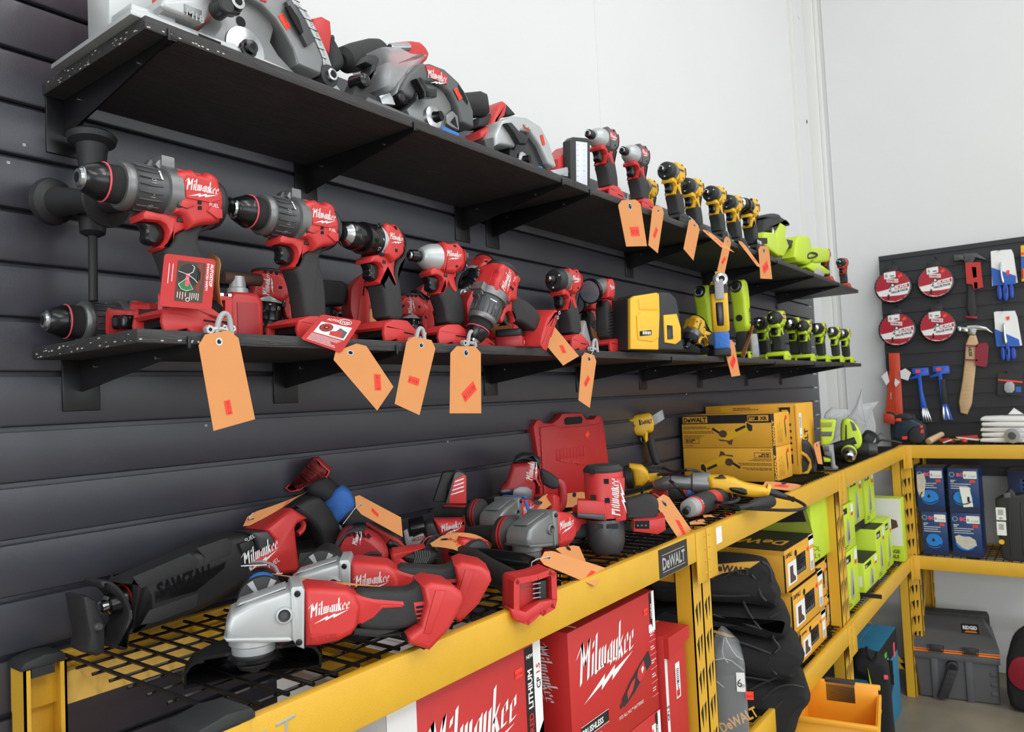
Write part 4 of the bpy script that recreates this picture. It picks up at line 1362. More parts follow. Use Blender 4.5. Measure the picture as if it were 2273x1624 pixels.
def art2(b, F):
 f = lambda u, v, d: F(u, 1 - v, d)
 b.text(f, 'AUTO', .20, .83, .10, 'white', bold=.03, maxw=.26)
 b.text(f, 'STOP', .50, .82, .11, 'white', bold=.03, maxw=.25)
 b.tube([F(.62 + .17 * math.cos(math.pi / 8 + i * math.pi / 4), .135 + .085 * math.sin(math.pi / 8 + i * math.pi / 4), .001) for i in range(8)], .0006, 'white', 4, closed=True)
 quad(b, F, .12, .88, .26, .66, 'white', .0001)
 b.add([F(.62, .34, .0002), F(.84, .42, .0002), F(.84, .62, .0002), F(.52, .62, .0002)], [(0, 1, 2, 3), (3, 2, 1, 0)], 'grey_pl')
 b.add([F(.45, .50, .0004), F(.72, .42, .0004), F(.76, .62, .0004), F(.48, .62, .0004)], [(0, 1, 2, 3), (3, 2, 1, 0)], 'red')
 for r_, m, d in ((.155, 'ink', .0005), (.14, 'red_dark', .0007)):
  b.add([F(.31 + r_ * math.cos(i * .2618), .42 + r_ * .9 * math.sin(i * .2618), d) for i in range(24)], [tuple(range(24)), tuple(range(24))[::-1]], m)
 quad(b, F, .25, .37, .37, .47, 'ink', .0009)
 quad(b, F, .28, .34, .40, .44, 'orange', .0011)
 lines(b, F, .10, .70, 7, .75, .036, 'white', th=.012)
card([(365, 562), (479, 576), (469, 688), (353, 679)], .868, 'red AUTOSTOP safety card propped upright on the foot of the nearest drill', art1)
card([(714, 697), (803, 712), (757, 783), (667, 752)], .864, 'red AUTOSTOP safety card tied to the second drill, hanging over the shelf edge', art2)
def belt_hook(px, y, label, rot=0):
 p = at(*px, y=y)
 b = MB()
 b.tube([(-.008, 0, -.004), (-.004, 0, .012), (0.0, 0, .020), (.006, 0, .023), (.012, 0, .018), (.014, 0, -.006)], .0036, 'grey_lt', 8, sm=2)
 b.tube([(-.016, 0, .0), (-.004, 0, .002), (.008, 0, .000)], .0034, 'alu', 8, sm=1)
 b.lathe((-.018, -.004, .0), (-.018, .004, .0), [(0, .006), (.008, .006)], 'alu', 6)
 b.lathe((-.018, -.0042, .0), (-.018, .004, .0), [(0, .0025), (.008, .0025)], 'void', 8)
 return b.build('belt_hook', label=label, cat='belt hook', group='steel belt hooks of the red tools', M=Fr(p, rot).mat())
belt_hook((492, 733), .872, 'steel belt hook of the nearest hammer drill, above the large price tag')
belt_hook((930, 757), .872, 'steel belt hook of the third drill, above the tag leaning left')
belt_hook((1044, 762), .872, 'steel belt hook of the silver nosed driver, above the straight hanging tag')
belt_hook((1319, 775), .872, 'steel belt hook of the black-nosed driver, above the narrow tag')
# upper shelf: circular saws
S1 = (200, 0, 560 / 2273)
S2 = (740, 80, 580 / 2273)
U2 = (1420, 330, 500 / 2273)
def OL(F, crop, pts, off=0.0, floor=None):
 q = F.px(crop, pts, off)
 if floor is not None:
  q = [(x, max(z, floor)) for x, z in q]
 return q
def surf(F, off):
 return lambda u, v, d: (u, off - d, v)
def small_sticker(par, F, crop, pts, off, price, rot, size):
 b = MB()
 q = OL(F, crop, pts, off)
 b.prism(q, off - .0008, off - .0002, 'sticker')
 c = (sum(p[0] for p in q) / 4, sum(p[1] for p in q) / 4)
 b.text(lambda u, v, d: (u, off - .0010, v), price, c[0], c[1], size, 'ink_red', rot=rot, align='CENTER')
 return b.build('price_sticker', par)
F = Fr((.60, .893, ZU))
t = thing('circular_saw', 'largest grey circular saw at the near end of the upper shelf, with angle scale', 'circular saw', F)
b = MB()
b.prism(OL(F, S1, [(960, 290), (1060, 200), (1130, 110), (1200, -60), (1400, -120), (1520, 60), (1620, 170), (1655, 260), (1625, 380), (1700, 500), (1850, 660), (1700, 700), (1100, 600)], 0, .001), 0, .05, 'alu_dark', .002)
b.build('lower_guard', t)
b = MB()
b.prism(OL(F, S1, [(1330, -20), (1500, 70), (1620, 190), (1690, 290), (1790, 460), (1830, 600), (2040, 690), (2060, 560), (2000, 420), (1890, 230), (1800, 80), (1740, -40), (1550, -160), (1300, -200)], 0, .001), -.012, .055, 'alu_dark', .005, 3)
b.prism(OL(F, S1, [(1740, 30), (1780, 0), (1900, 190), (2000, 380), (1930, 430), (1850, 280)], -.012), -.020, -.008, 'gun_dark', .002)
b.prism(OL(F, S1, [(1765, 60), (1800, 50), (1880, 170), (1920, 290), (1900, 310), (1840, 210)], -.02), -.0208, -.016, 'void')
b.prism(OL(F, S1, [(1500, -20), (1590, -30), (1585, 25), (1540, 10)], -.012), -.0135, -.010, 'red', .0004)
b.build('upper_guard', t)
b = MB()   # curved bevel ruler
b.prism(OL(F, S1, [(1770, -20), (1830, 20), (1950, 130), (2040, 300), (2130, 500), (2180, 660), (2100, 680), (2080, 520), (2010, 350), (1920, 170), (1850, 60), (1740, -10)], .01, .001), .006, .012, 'alu', .001)
f3 = surf(F, .006)
for a, c, r in ((1870, 40, -58), (1935, 120, -60), (1980, 210, -63), (2030, 300, -66), (2060, 380, -70), (2090, 470, -72), (2110, 550, -74)):
 (x, z), = OL(F, S1, [(a, c)], .006)
 b.text(f3, '5/12', x, z, .006, 'ink', rot=r, align='CENTER')
 b.box(x - .012, x + .004, .0052, .0062, z + .004, z + .0046, 'ink')
b.build('angle_scale', t, label='silver curved scale')
b = MB()
(x, z), = OL(F, S1, [(1390, 445)])
b.lathe((x, -.006, z), (x, .01, z), [(0, .013), (.001, .018), (.003, .030), (.005, .0305), (.012, .0305)], 'steel', 24)
b.lathe((x, -.020, z - .002), (x, 0, z - .002), [(0, .0035, 'void'), (.0002, .0045, 'black_gloss'), (.001, .009), (.008, .009), (.009, .0125), (.018, .0125)], 'black_gloss', 18)
(x, z), = OL(F, S1, [(1357, 197)])
b.lathe((x, -.0006, z), (x, .01, z), [(0, .0075), (.01, .0075)], 'void', 18)
b.build('arbor', t)
b = MB()
b.prism(OL(F, S1, [(650, -30), (645, 40), (680, 85), (1000, 205), (1050, 190), (1115, 60), (1150, -40)], -.02), -.020, .05, 'alu', .007, 3)
b.prism(OL(F, S1, [(845, 35), (1005, 100), (1000, 175), (845, 110)], -.02), -.0215, -.018, 'alu_dark', .0006)
(x, z), = OL(F, S1, [(865, 65)], -.0215)
b.text(surf(F, -.0216), 'M18', x, z - .010, .014, 'grey_lt', rot=-6, bold=.02)
b.build('gear_housing', t)
b = MB()
(x, z), = OL(F, S1, [(1180, 80)], -.03)
b.lathe((x, -.045, z), (x, -.02, z), [(0, .009), (.002, .011), (.025, .012)], 'black', 18)
(x2, z2), = OL(F, S1, [(1275, 45)], -.03)
b.lathe((x2, -.046, z2), (x2, -.02, z2), [(0, .0045, 'void'), (.0002, .006, 'alu'), (.001, .010), (.012, .013), (.025, .013)], 'black', 18)
b.prism([(x - .006, z - .012), (x2 + .008, z2 - .012), (x2, z2 + .01), (x - .02, z2 + .05), (x - .03, z2 + .05)], -.040, -.026, 'black', .004)
b.build('depth_lever', t)
b = MB()
b.prism([(-.15, 0), (.15, 0), (.15, .004), (.09, .006), (-.02, .012), (-.13, .012), (-.15, .006)], -.008, .215, 'alu', .002)
b.prism([(-.148, .006), (-.148, .06), (-.10, .12), (-.09, .12), (-.09, .006)], .05, .11, 'alu', .004)
b.box(-.145, -.10, .0, .05, .005, .02, 'alu', .002)
b.box(-.112, -.09, -.004, .05, .005, .035, 'alu', .002)
b.prism(OL(F, S1, [(610, 0), (700, 30), (725, 110), (660, 160), (620, 120)], .0), 0, .02, 'steel', .002)
b.box(-.062, -.03, -.0088, -.0075, .002, .008, 'void')
b.build('shoe', t)
b = MB()
b.prism([(-.10, .02), (-.10, .2), (.0, .22), (.07, .18), (.06, .03)], .055, .17, 'red', .02, 3)
b.build('motor_housing', t)
b = MB()
b.prism(OL(F, S1, [(1985, 330), (1975, 180), (2060, 160), (2140, 205), (2150, 330), (2130, 520)], .06), .05, .10, 'red', .006, 3)
b.lathe((.205, .06, .125), (.222, .06, .127), [(0, .005), (.01, .004), (.016, .006), (.018, .004)], 'black', 10)
b.build('red_shell', t)
b = MB()
b.prism(smooth(OL(F, S1, [(2120, 420), (2150, 320), (2240, 480), (2275, 590), (2220, 660), (2130, 650)], .06, .002), 1), .048, .10, 'black_soft', .010, 3)
b.build('rear_handle', t)
(x, z), = OL(F, S1, [(2140, 690)], .0)
b = MB()
b.lathe((x, -.014, z), (x, .02, z), [(0, .004, 'void'), (.0003, .006, 'steel'), (.001, .009, 'steel'), (.008, .010), (.009, .017), (.034, .017)], 'black', 14)
b.prism([(x - .004, .0), (x + .03, .0), (x + .028, .012), (x + .008, .022)], .0, .02, 'steel', .003)
b.build('lock_bolt', t)
small_sticker(t, F, S1, [(1690, 145), (1730, 120), (1805, 240), (1770, 275)], -.012, '$200.00', -62, .006)
F = Fr((1.0, .893, ZU))
t = thing('circular_saw', 'second grey circular saw, with a red badge and a clear bag over its motor', 'circular saw', F)
b = MB()
b.prism(OL(F, S2, [(640, 640), (720, 560), (760, 420), (830, 400), (950, 470), (1020, 590), (1030, 640), (975, 690), (980, 780), (1090, 850), (700, 800)], 0, .001), 0, .04, 'alu_dark', .002)
b.prism(OL(F, S2, [(975, 690), (1030, 650), (1080, 700), (1090, 820), (1020, 790), (980, 760)], -.004, .001), -.006, .01, 'alu_dark', .002)
b.prism(OL(F, S2, [(1015, 750), (1055, 700), (1080, 800)], -.006), -.0068, -.004, 'void')
b.build('lower_guard', t)
b = MB()
b.prism(OL(F, S2, [(575, 470), (640, 330), (730, 250), (830, 240), (960, 290), (1080, 400), (1160, 530), (1210, 660), (1215, 800), (1105, 750), (1080, 640), (1010, 500), (900, 410), (780, 400), (720, 450), (690, 540), (620, 520)], -.006, .001), -.010, .045, 'grey_pl', .006, 3)
b.prism(OL(F, S2, [(520, 520), (560, 400), (650, 290), (760, 235), (790, 245), (680, 310), (590, 420), (560, 500)], 0, .001), -.004, .06, 'alu_dark', .005)
q = OL(F, S2, [(800, 255), (870, 265), (990, 350), (985, 425), (860, 370), (820, 330)], -.011)
b.prism(q, -.0125, -.009, 'red', .0004)
b.brand(lambda u, v, d: (u, -.0128 - d, v), q[0][0] + .004, q[0][1] - .020, .052, 'white', rot=6)
b.text(lambda u, v, d: (u, -.0128 - d, v), 'FUEL', q[3][0] - .026, q[3][1] - .0005, .007, 'white', rot=4)
b.prism(OL(F, S2, [(1080, 420), (1130, 480), (1170, 570), (1165, 600), (1110, 530)], -.010), -.0106, -.008, 'void')
b.build('upper_guard', t)
b = MB()
(x, z), = OL(F, S2, [(850, 715)])
b.lathe((x, -.010, z), (x, .01, z), [(0, .010), (.001, .014), (.003, .020), (.010, .021), (.016, .021)], 'steel', 22)
b.lathe((x + .004, -.022, z), (x, 0, z), [(0, .003, 'void'), (.0003, .0085), (.010, .0095), (.016, .012)], 'black_gloss', 16)
b.build('arbor', t)
b = MB()
b.prism(OL(F, S2, [(665, 390), (710, 375), (745, 420), (770, 470), (850, 480), (850, 550), (740, 555), (730, 500), (700, 450)], -.012), -.028, -.010, 'black_gloss', .004)
(x, z), = OL(F, S2, [(822, 505)], -.028)
b.lathe((x, -.0286, z), (x, -.02, z), [(0, .0045), (.006, .0045)], 'void', 12)
b.build('guard_lever', t)
b = MB()
b.prism([(-.17, 0), (.135, 0), (.135, .004), (-.02, .009), (-.165, .014), (-.17, .008)], -.006, .20, 'grey_pl', .002)
b.prism(OL(F, S2, [(150, 620), (210, 400), (240, 340), (300, 380), (290, 480), (430, 560), (420, 620)], .0, .004), -.002, .03, 'black', .004)
b.prism(OL(F, S2, [(400, 520), (490, 490), (520, 520), (545, 600), (430, 590)], -.006, .004), -.006, .01, 'steel', .002)
b.lathe((-.092, -.012, .033), (-.092, .01, .033), [(0, .006), (.002, .0085), (.022, .0085)], 'black_gloss', 12)
b.prism(OL(F, S2, [(940, 780), (1090, 845), (1090, 875), (945, 815)], -.006), -.0066, -.0055, 'tape')
b.build('shoe', t)
b = MB()
b.prism(OL(F, S2, [(240, 240), (290, 170), (340, 175), (375, 215), (340, 330), (270, 450), (200, 450), (190, 380), (270, 380), (300, 270)], .01), .0, .03, 'black', .005)
(x, z), = OL(F, S2, [(232, 400)], .0)
b.lathe((x, -.016, z), (x, .02, z), [(0, .006), (.003, .011), (.03, .014)], 'black_gloss', 16)
b.build('depth_lever', t)
b = MB()
a0, a1 = OL(F, S2, [(150, 200), (380, 115)], .07)
b.lathe((a0[0] - .02, .07, a0[1] - .01), (a1[0], .07, a1[1] - .004), [(0, .012), (.008, .022), (.03, .024), (.08, .024), (.10, .021), (.11, .015)], 'black_soft', 20)
b.build('front_handle', t)
b = MB()
b.prism(smooth(OL(F, S2, [(400, 90), (650, 70), (720, 130), (760, 220), (640, 330), (400, 300)], .08), 1), .05, .11, 'red', .010, 3)
b.lathe((OL(F, S2, [(490, 100)], .05)[0][0], .05, OL(F, S2, [(490, 100)], .05)[0][1]), (OL(F, S2, [(650, 95)], .05)[0][0], .05, OL(F, S2, [(650, 95)], .05)[0][1]), [(0, .006), (.002, .008), (.050, .008), (.052, .006)], 'steel', 14)
b.build('motor_housing', t)
b = MB()
(x, z), = OL(F, S2, [(450, 400)], .06)
b.lathe((x, .02, z - .02), (x, .12, z - .02), [(0, .03), (.01, .036), (.09, .036), (.1, .02)], 'black', 20)
b.build('motor', t)
b = MB()
b.prism(OL(F, S2, [(340, 130), (370, 122), (480, 120), (600, 180), (740, 195), (700, 250), (560, 400), (520, 500), (400, 520), (350, 480), (340, 380), (390, 260)], .03), .0, .10, 'film2', .014, 3)
b.build('plastic_bag', t, label='clear plastic bag')
small_sticker(t, F, S2, [(1045, 465), (1070, 445), (1120, 540), (1095, 562)], -.012, '$200.00', -64, .005)
F = Fr((1.30, .893, ZU))
t = thing('circular_saw', 'third and smallest circular saw, silver guard and black lower guard, beside the light panel', 'circular saw', F)
b = MB()
b.prism(OL(F, S2, [(1390, 960), (1385, 860), (1440, 740), (1540, 700), (1660, 715), (1780, 790), (1850, 920), (1920, 1140), (1900, 1150), (1840, 1110), (1770, 950), (1690, 840), (1610, 830), (1560, 890), (1560, 970), (1430, 950)], 0, .001), -.008, .045, 'alu', .006, 3)
(x, z), = OL(F, S2, [(1650, 800)], -.009)
b.brand(lambda u, v, d: (u, -.0084 - d, v), x, z, .030, 'ink_red')
b.build('upper_guard', t)
b = MB()
b.prism(OL(F, S2, [(1540, 960), (1610, 830), (1690, 850), (1770, 960), (1840, 1120), (1870, 1190), (1700, 1140), (1540, 1060)], 0, .001), .002, .036, 'black_gloss', .003)
b.build('lower_guard', t)
b = MB()
(x, z), = OL(F, S2, [(1640, 1080)], 0)
b.lathe((x, -.006, z), (x, .01, z), [(0, .010), (.002, .0165), (.014, .017)], 'steel', 20)
b.lathe((x + .004, -.018, z), (x, 0, z), [(0, .003, 'void'), (.0003, .008), (.014, .009)], 'black_gloss', 14)
b.build('arbor', t)
b = MB()
b.prism(OL(F, S2, [(1475, 765), (1520, 760), (1580, 830), (1670, 880), (1650, 950), (1590, 940), (1540, 850)], -.012), -.022, -.008, 'black', .003)
b.build('guard_lever', t)
b = MB()
b.prism([(-.14, 0), (.10, 0), (.10, .003), (-.14, .006)], -.006, .16, 'alu_dark', .001)
b.prism(OL(F, S2, [(1310, 900), (1390, 880), (1400, 1000), (1330, 990)], .0, .004), -.002, .02, 'gun_dark', .003)
b.prism(OL(F, S2, [(1880, 1170), (2030, 1140), (2040, 1190), (1960, 1230)], -.006, .002), -.008, .0, 'steel', .001)
b.build('shoe', t)
b = MB()
b.prism(OL(F, S2, [(1255, 900), (1260, 830), (1340, 780), (1400, 620), (1450, 570), (1490, 600), (1470, 700), (1400, 760), (1370, 900)], .03, .004), .02, .07, 'red', .008, 3)
b.build('motor_housing', t)
b = MB()
a0, a1 = OL(F, S2, [(1190, 620), (1350, 600)], .03)
b.lathe((a0[0] - .02, .11, a0[1] + .01), (a1[0] - .01, .03, a1[1]), [(0, .018), (.006, .024), (.06, .026), (.10, .025), (.112, .018)], 'black_soft', 22)
b.lathe((a1[0] - .012, .03, a1[1]), (a1[0] - .008, .012, a1[1]), [(0, .006), (.006, .005)], 'red', 12)
b.prism(OL(F, S2, [(1230, 800), (1240, 720), (1340, 680), (1420, 640), (1400, 760), (1330, 800)], .04, .004), .03, .07, 'black_soft', .008)
b.prism(OL(F, S2, [(1460, 580), (1500, 620), (1560, 690), (1480, 700), (1455, 640)], .05, .004), .04, .07, 'black_soft', .006)
b.build('handle', t)
small_sticker(t, F, S2, [(1798, 860), (1820, 855), (1842, 945), (1822, 953)], -.009, '$85.00', -72, .005)
b = MB()
b.prism(OL(F, S2, [(1700, 1140), (1800, 1135), (1810, 1165), (1790, 1170)], -.004), -.008, -.003, 'tape', .001)
b.build('tape_end', t, label='scrap of blue tape')
F = Fr((1.50, .90, ZU), 0)
t = thing('work_light', 'rectangular LED work light in a black frame on a red body, between saw and drivers', 'work light', F)
LC = (1200, 240, 750 / 2273)
b = MB()
q = OL(F, LC, [(200, 215), (225, 192), (315, 200), (335, 225), (335, 535), (205, 515)], 0)
zb = min(z for x, z in q); q = [(x, z - zb if False else max(z, .0)) for x, z in q]
b.prism(q, 0, .022, 'black', .003)
b.build('frame', t)
b = MB()
q = OL(F, LC, [(237, 222), (313, 232), (313, 525), (240, 512)], 0)
b.prism([(x, max(z, .004)) for x, z in q], -.001, .004, 'led', .0008)
for i in range(8):
 for cxx in (250, 291):
  (x, z), = OL(F, LC, [(cxx, 247 + i * 35)], -.001)
  b.box(x - .002, x + .002, -.0018, -.001, z - .0015, z + .0015, 'film')
b.build('led_panel', t)
b = MB()
b.prism(OL(F, LC, [(100, 345), (180, 255), (200, 260), (200, 500), (100, 480)], .03, .001), .022, .07, 'red', .006)
b.prism(OL(F, LC, [(62, 425), (170, 395), (185, 410), (185, 460), (70, 440)], .0, .002), .0, .010, 'steel', .001)
b.build('body', t)
UPF2 = (1, 0, 1, 0, 0, 0)
YU = .925
RI = make_impact('red', 'near one of two older red impact drivers with grey housing on the upper shelf', body='grey_pl')
def put(src, u, v, y, k, dx, lab, grp=None, yaw=0, z=None, first=False):
 x = at(u, v, y=y)[0]
 M = Fr((x + dx * k, y, ZU if z is None else z), yaw).mat() @ Matrix.Scale(k, 4)
 if first:
  src.matrix_world = M
  src['label'] = lab
  if grp:
   src['group'] = grp
  return src
 return dup(src, M, lab, grp)
put(RI, 1303, 290, YU, 1.0, .07, 'older red and grey impact driver, tallest on the upper shelf, right of the light panel', first=True)
put(RI, 1380, 345, YU, 1.0, .07, 'second older red and grey impact driver, behind the first, overlapping its tail')
G = 'yellow impact drivers on the upper shelf'
YD = make_impact('yel', 'x', dark_nose=True)
put(YD, 1466, 368, YU, 1.02, .07, 'first of the yellow impact drivers, nearest, its black nose fully clear', G, first=True)
put(YD, 1512, 400, YU + .02, 1.0, .07, 'second yellow impact driver of the row, its nose hidden behind the first', G)
put(YD, 1566, 412, YU, 1.0, .07, 'third yellow impact driver of the row, black nose showing', G)
put(YD, 1606, 437, YU, 1.0, .07, 'fourth yellow impact driver of the row, just before the yellow drill', G)
put(YD, 1413, 390, YU + .13, 1.0, .05, 'yellow impact driver in the back row, half behind the second red one', G)
YB = make_drill('yel', 'yellow drill with a black chuck standing last in the yellow row')
put(YB, 1640, 465, YU, 1.05, .03, 'yellow drill with a black chuck standing last in the yellow row', first=True)
OD = make_drill('org', 'x')
put(OD, 1818, 543, YU, .82, .03, 'orange-red and black drill near the far end of the upper shelf', first=True)
OI = make_impact('org', 'x', dark_nose=True)
put(OI, 1862, 576, YU, .85, .07, 'faded orange impact driver at the very end of the upper shelf', first=True)
F = Fr((3.05, .925, ZU))
t = thing('reciprocating_saw', 'lime green and black saw marked RYOBI twice, right of the yellow drill', 'power saw', F)
b = MB()
b.prism(OL(F, U2, [(1165, 950), (1190, 850), (1300, 860), (1310, 1000), (1340, 1100), (1200, 1000)], 0, .001), -.03, .03, 'ryobi', .008, 3)
b.prism(OL(F, U2, [(1300, 960), (1310, 860), (1360, 760), (1420, 800), (1400, 890), (1440, 1000), (1380, 1100), (1330, 1080)], 0, .001), -.028, .03, 'ryobi', .006, 3)
for pts, r in (([(1190, 955), (1195, 935), (1285, 935), (1285, 955)], 0), ([(1320, 950), (1360, 840), (1375, 850), (1335, 960)], 66)):
 q = OL(F, U2, pts, -.03)
(x0, z0), (x1, z1) = OL(F, U2, [(1185, 958), (1290, 958)], -.0305)
b.face(lambda u, v, d: (u, -.0306, v), [(x0, z0), (x1, z1), (x1, z1 + .022), (x0, z0 + .022)], 'ink')
b.text(lambda u, v, d: (u, -.0309, v), 'RYOBI', x0 + .004, z0 + .004, .016, 'white', bold=.04, maxw=(x1 - x0) * .9)
(x0, z0), (x1, z1) = OL(F, U2, [(1325, 955), (1375, 835)], -.0305)
b.text(lambda u, v, d: (u, -.0290, v), 'RYOBI', x0 + .02, z0, .024, 'white', bold=.05, rot=62, maxw=.07)
b.build('housing', t)
b = MB()
b.prism(OL(F, U2, [(1150, 860), (1160, 730), (1240, 680), (1330, 700), (1400, 740), (1425, 790), (1380, 760), (1310, 850), (1190, 845)], .02), -.02, .045, 'black_soft', .010, 3)
b.prism(smooth(OL(F, U2, [(1150, 700), (1200, 670), (1290, 668), (1330, 700), (1300, 740), (1180, 730)], .02), 1), -.022, .03, 'black', .008)
b.prism(OL(F, U2, [(1390, 930), (1430, 915), (1530, 935), (1570, 980), (1550, 1025), (1480, 1010), (1430, 990), (1400, 990)], .01), -.012, .022, 'black_soft', .008)
b.build('rubber_grip', t)
F = Fr((3.42, .925, ZU))
t = thing('jigsaw', 'bright lime green saw with a square shield, nearly at the end of the upper shelf', 'power saw', F)
b = MB()
b.prism(OL(F, U2, [(1500, 1100), (1510, 960), (1540, 890), (1600, 880), (1650, 900), (1670, 1000), (1668, 1150), (1640, 1170), (1520, 1150)], 0, .001), -.03, .035, 'ryobi', .012, 3)
b.prism(OL(F, U2, [(1640, 1120), (1650, 990), (1700, 1000), (1830, 1010), (1850, 1060), (1840, 1150), (1700, 1160)], .01, .001), -.024, .03, 'ryobi', .010, 3)
b.build('housing', t)
b = MB()
b.tube([(q[0], -.03, q[1]) for q in OL(F, U2, [(1690, 1090), (1700, 1060), (1740, 1045), (1790, 1060), (1790, 1085), (1740, 1100), (1700, 1105)], -.03)], .004, 'black', 8, closed=True, sm=1)
b.build('grip_strap', t)
F = Fr((3.66, .91, ZU))
t = thing('battery_sander', 'lime green tool foot with a grey plate at the upper shelf edge', 'power tool', F)
b = MB()
b.prism(OL(F, U2, [(1640, 1200), (1700, 1150), (1780, 1170), (1880, 1240), (1870, 1270), (1740, 1260)], 0, .001), -.02, .05, 'ryobi', .006)
b.build('foot', t)
b = MB()
b.prism(OL(F, U2, [(1760, 1260), (1780, 1200), (1860, 1250), (1850, 1290)], -.02, .001), -.024, -.016, 'grey_lt', .002)
b.build('plate', t)
Y2 = .862
T([(1370, 445), (1420, 442), (1436, 546), (1390, 547)], Y2, 'wide orange price tag hanging below the first older red driver', '$59.00', st=(.52, .68), srot=0, ssize=.32, tie=[(1392, 440, .87), (1396, 425, .9)])
T([(1449, 454), (1475, 462), (1460, 562), (1439, 544)], Y2, 'orange price tag turned aside, hanging left of the first yellow driver', '$59.00', st=(.5, .62), srot=70, ssize=.4, tie=[(1464, 462, .87), (1470, 448, .88)])
T([(1531, 482), (1554, 503), (1539, 578), (1517, 552)], Y2, 'orange price tag without sticker hanging below the first yellow driver', back=True, tie=[(1545, 494, .87), (1528, 480, .88)])
T([(1556, 508), (1575, 514), (1630, 560), (1600, 548)], [.87, .87, .80, .82], 'thin orange price tag blown outward below the second yellow driver', st=(.5, .6), ssize=.4)
T([(1610, 522), (1624, 533), (1607, 612), (1592, 600)], Y2, 'orange price tag hanging straight below the third yellow driver', '$99.00', st=(.5, .65), srot=60, ssize=.5, tie=[(1618, 525, .87), (1614, 512, .88)])
T([(1636, 533), (1650, 538), (1692, 596), (1680, 590)], [.87, .87, .83, .84], 'thin orange price tag twisting left of the far upper tag', st=(.5, .68), ssize=.5)
T([(1683, 546), (1706, 546), (1714, 619), (1688, 618)], Y2, 'farthest orange price tag of the upper shelf, hanging square before the green saw', '$99.00', st=(.5, .65), srot=20, ssize=.4)
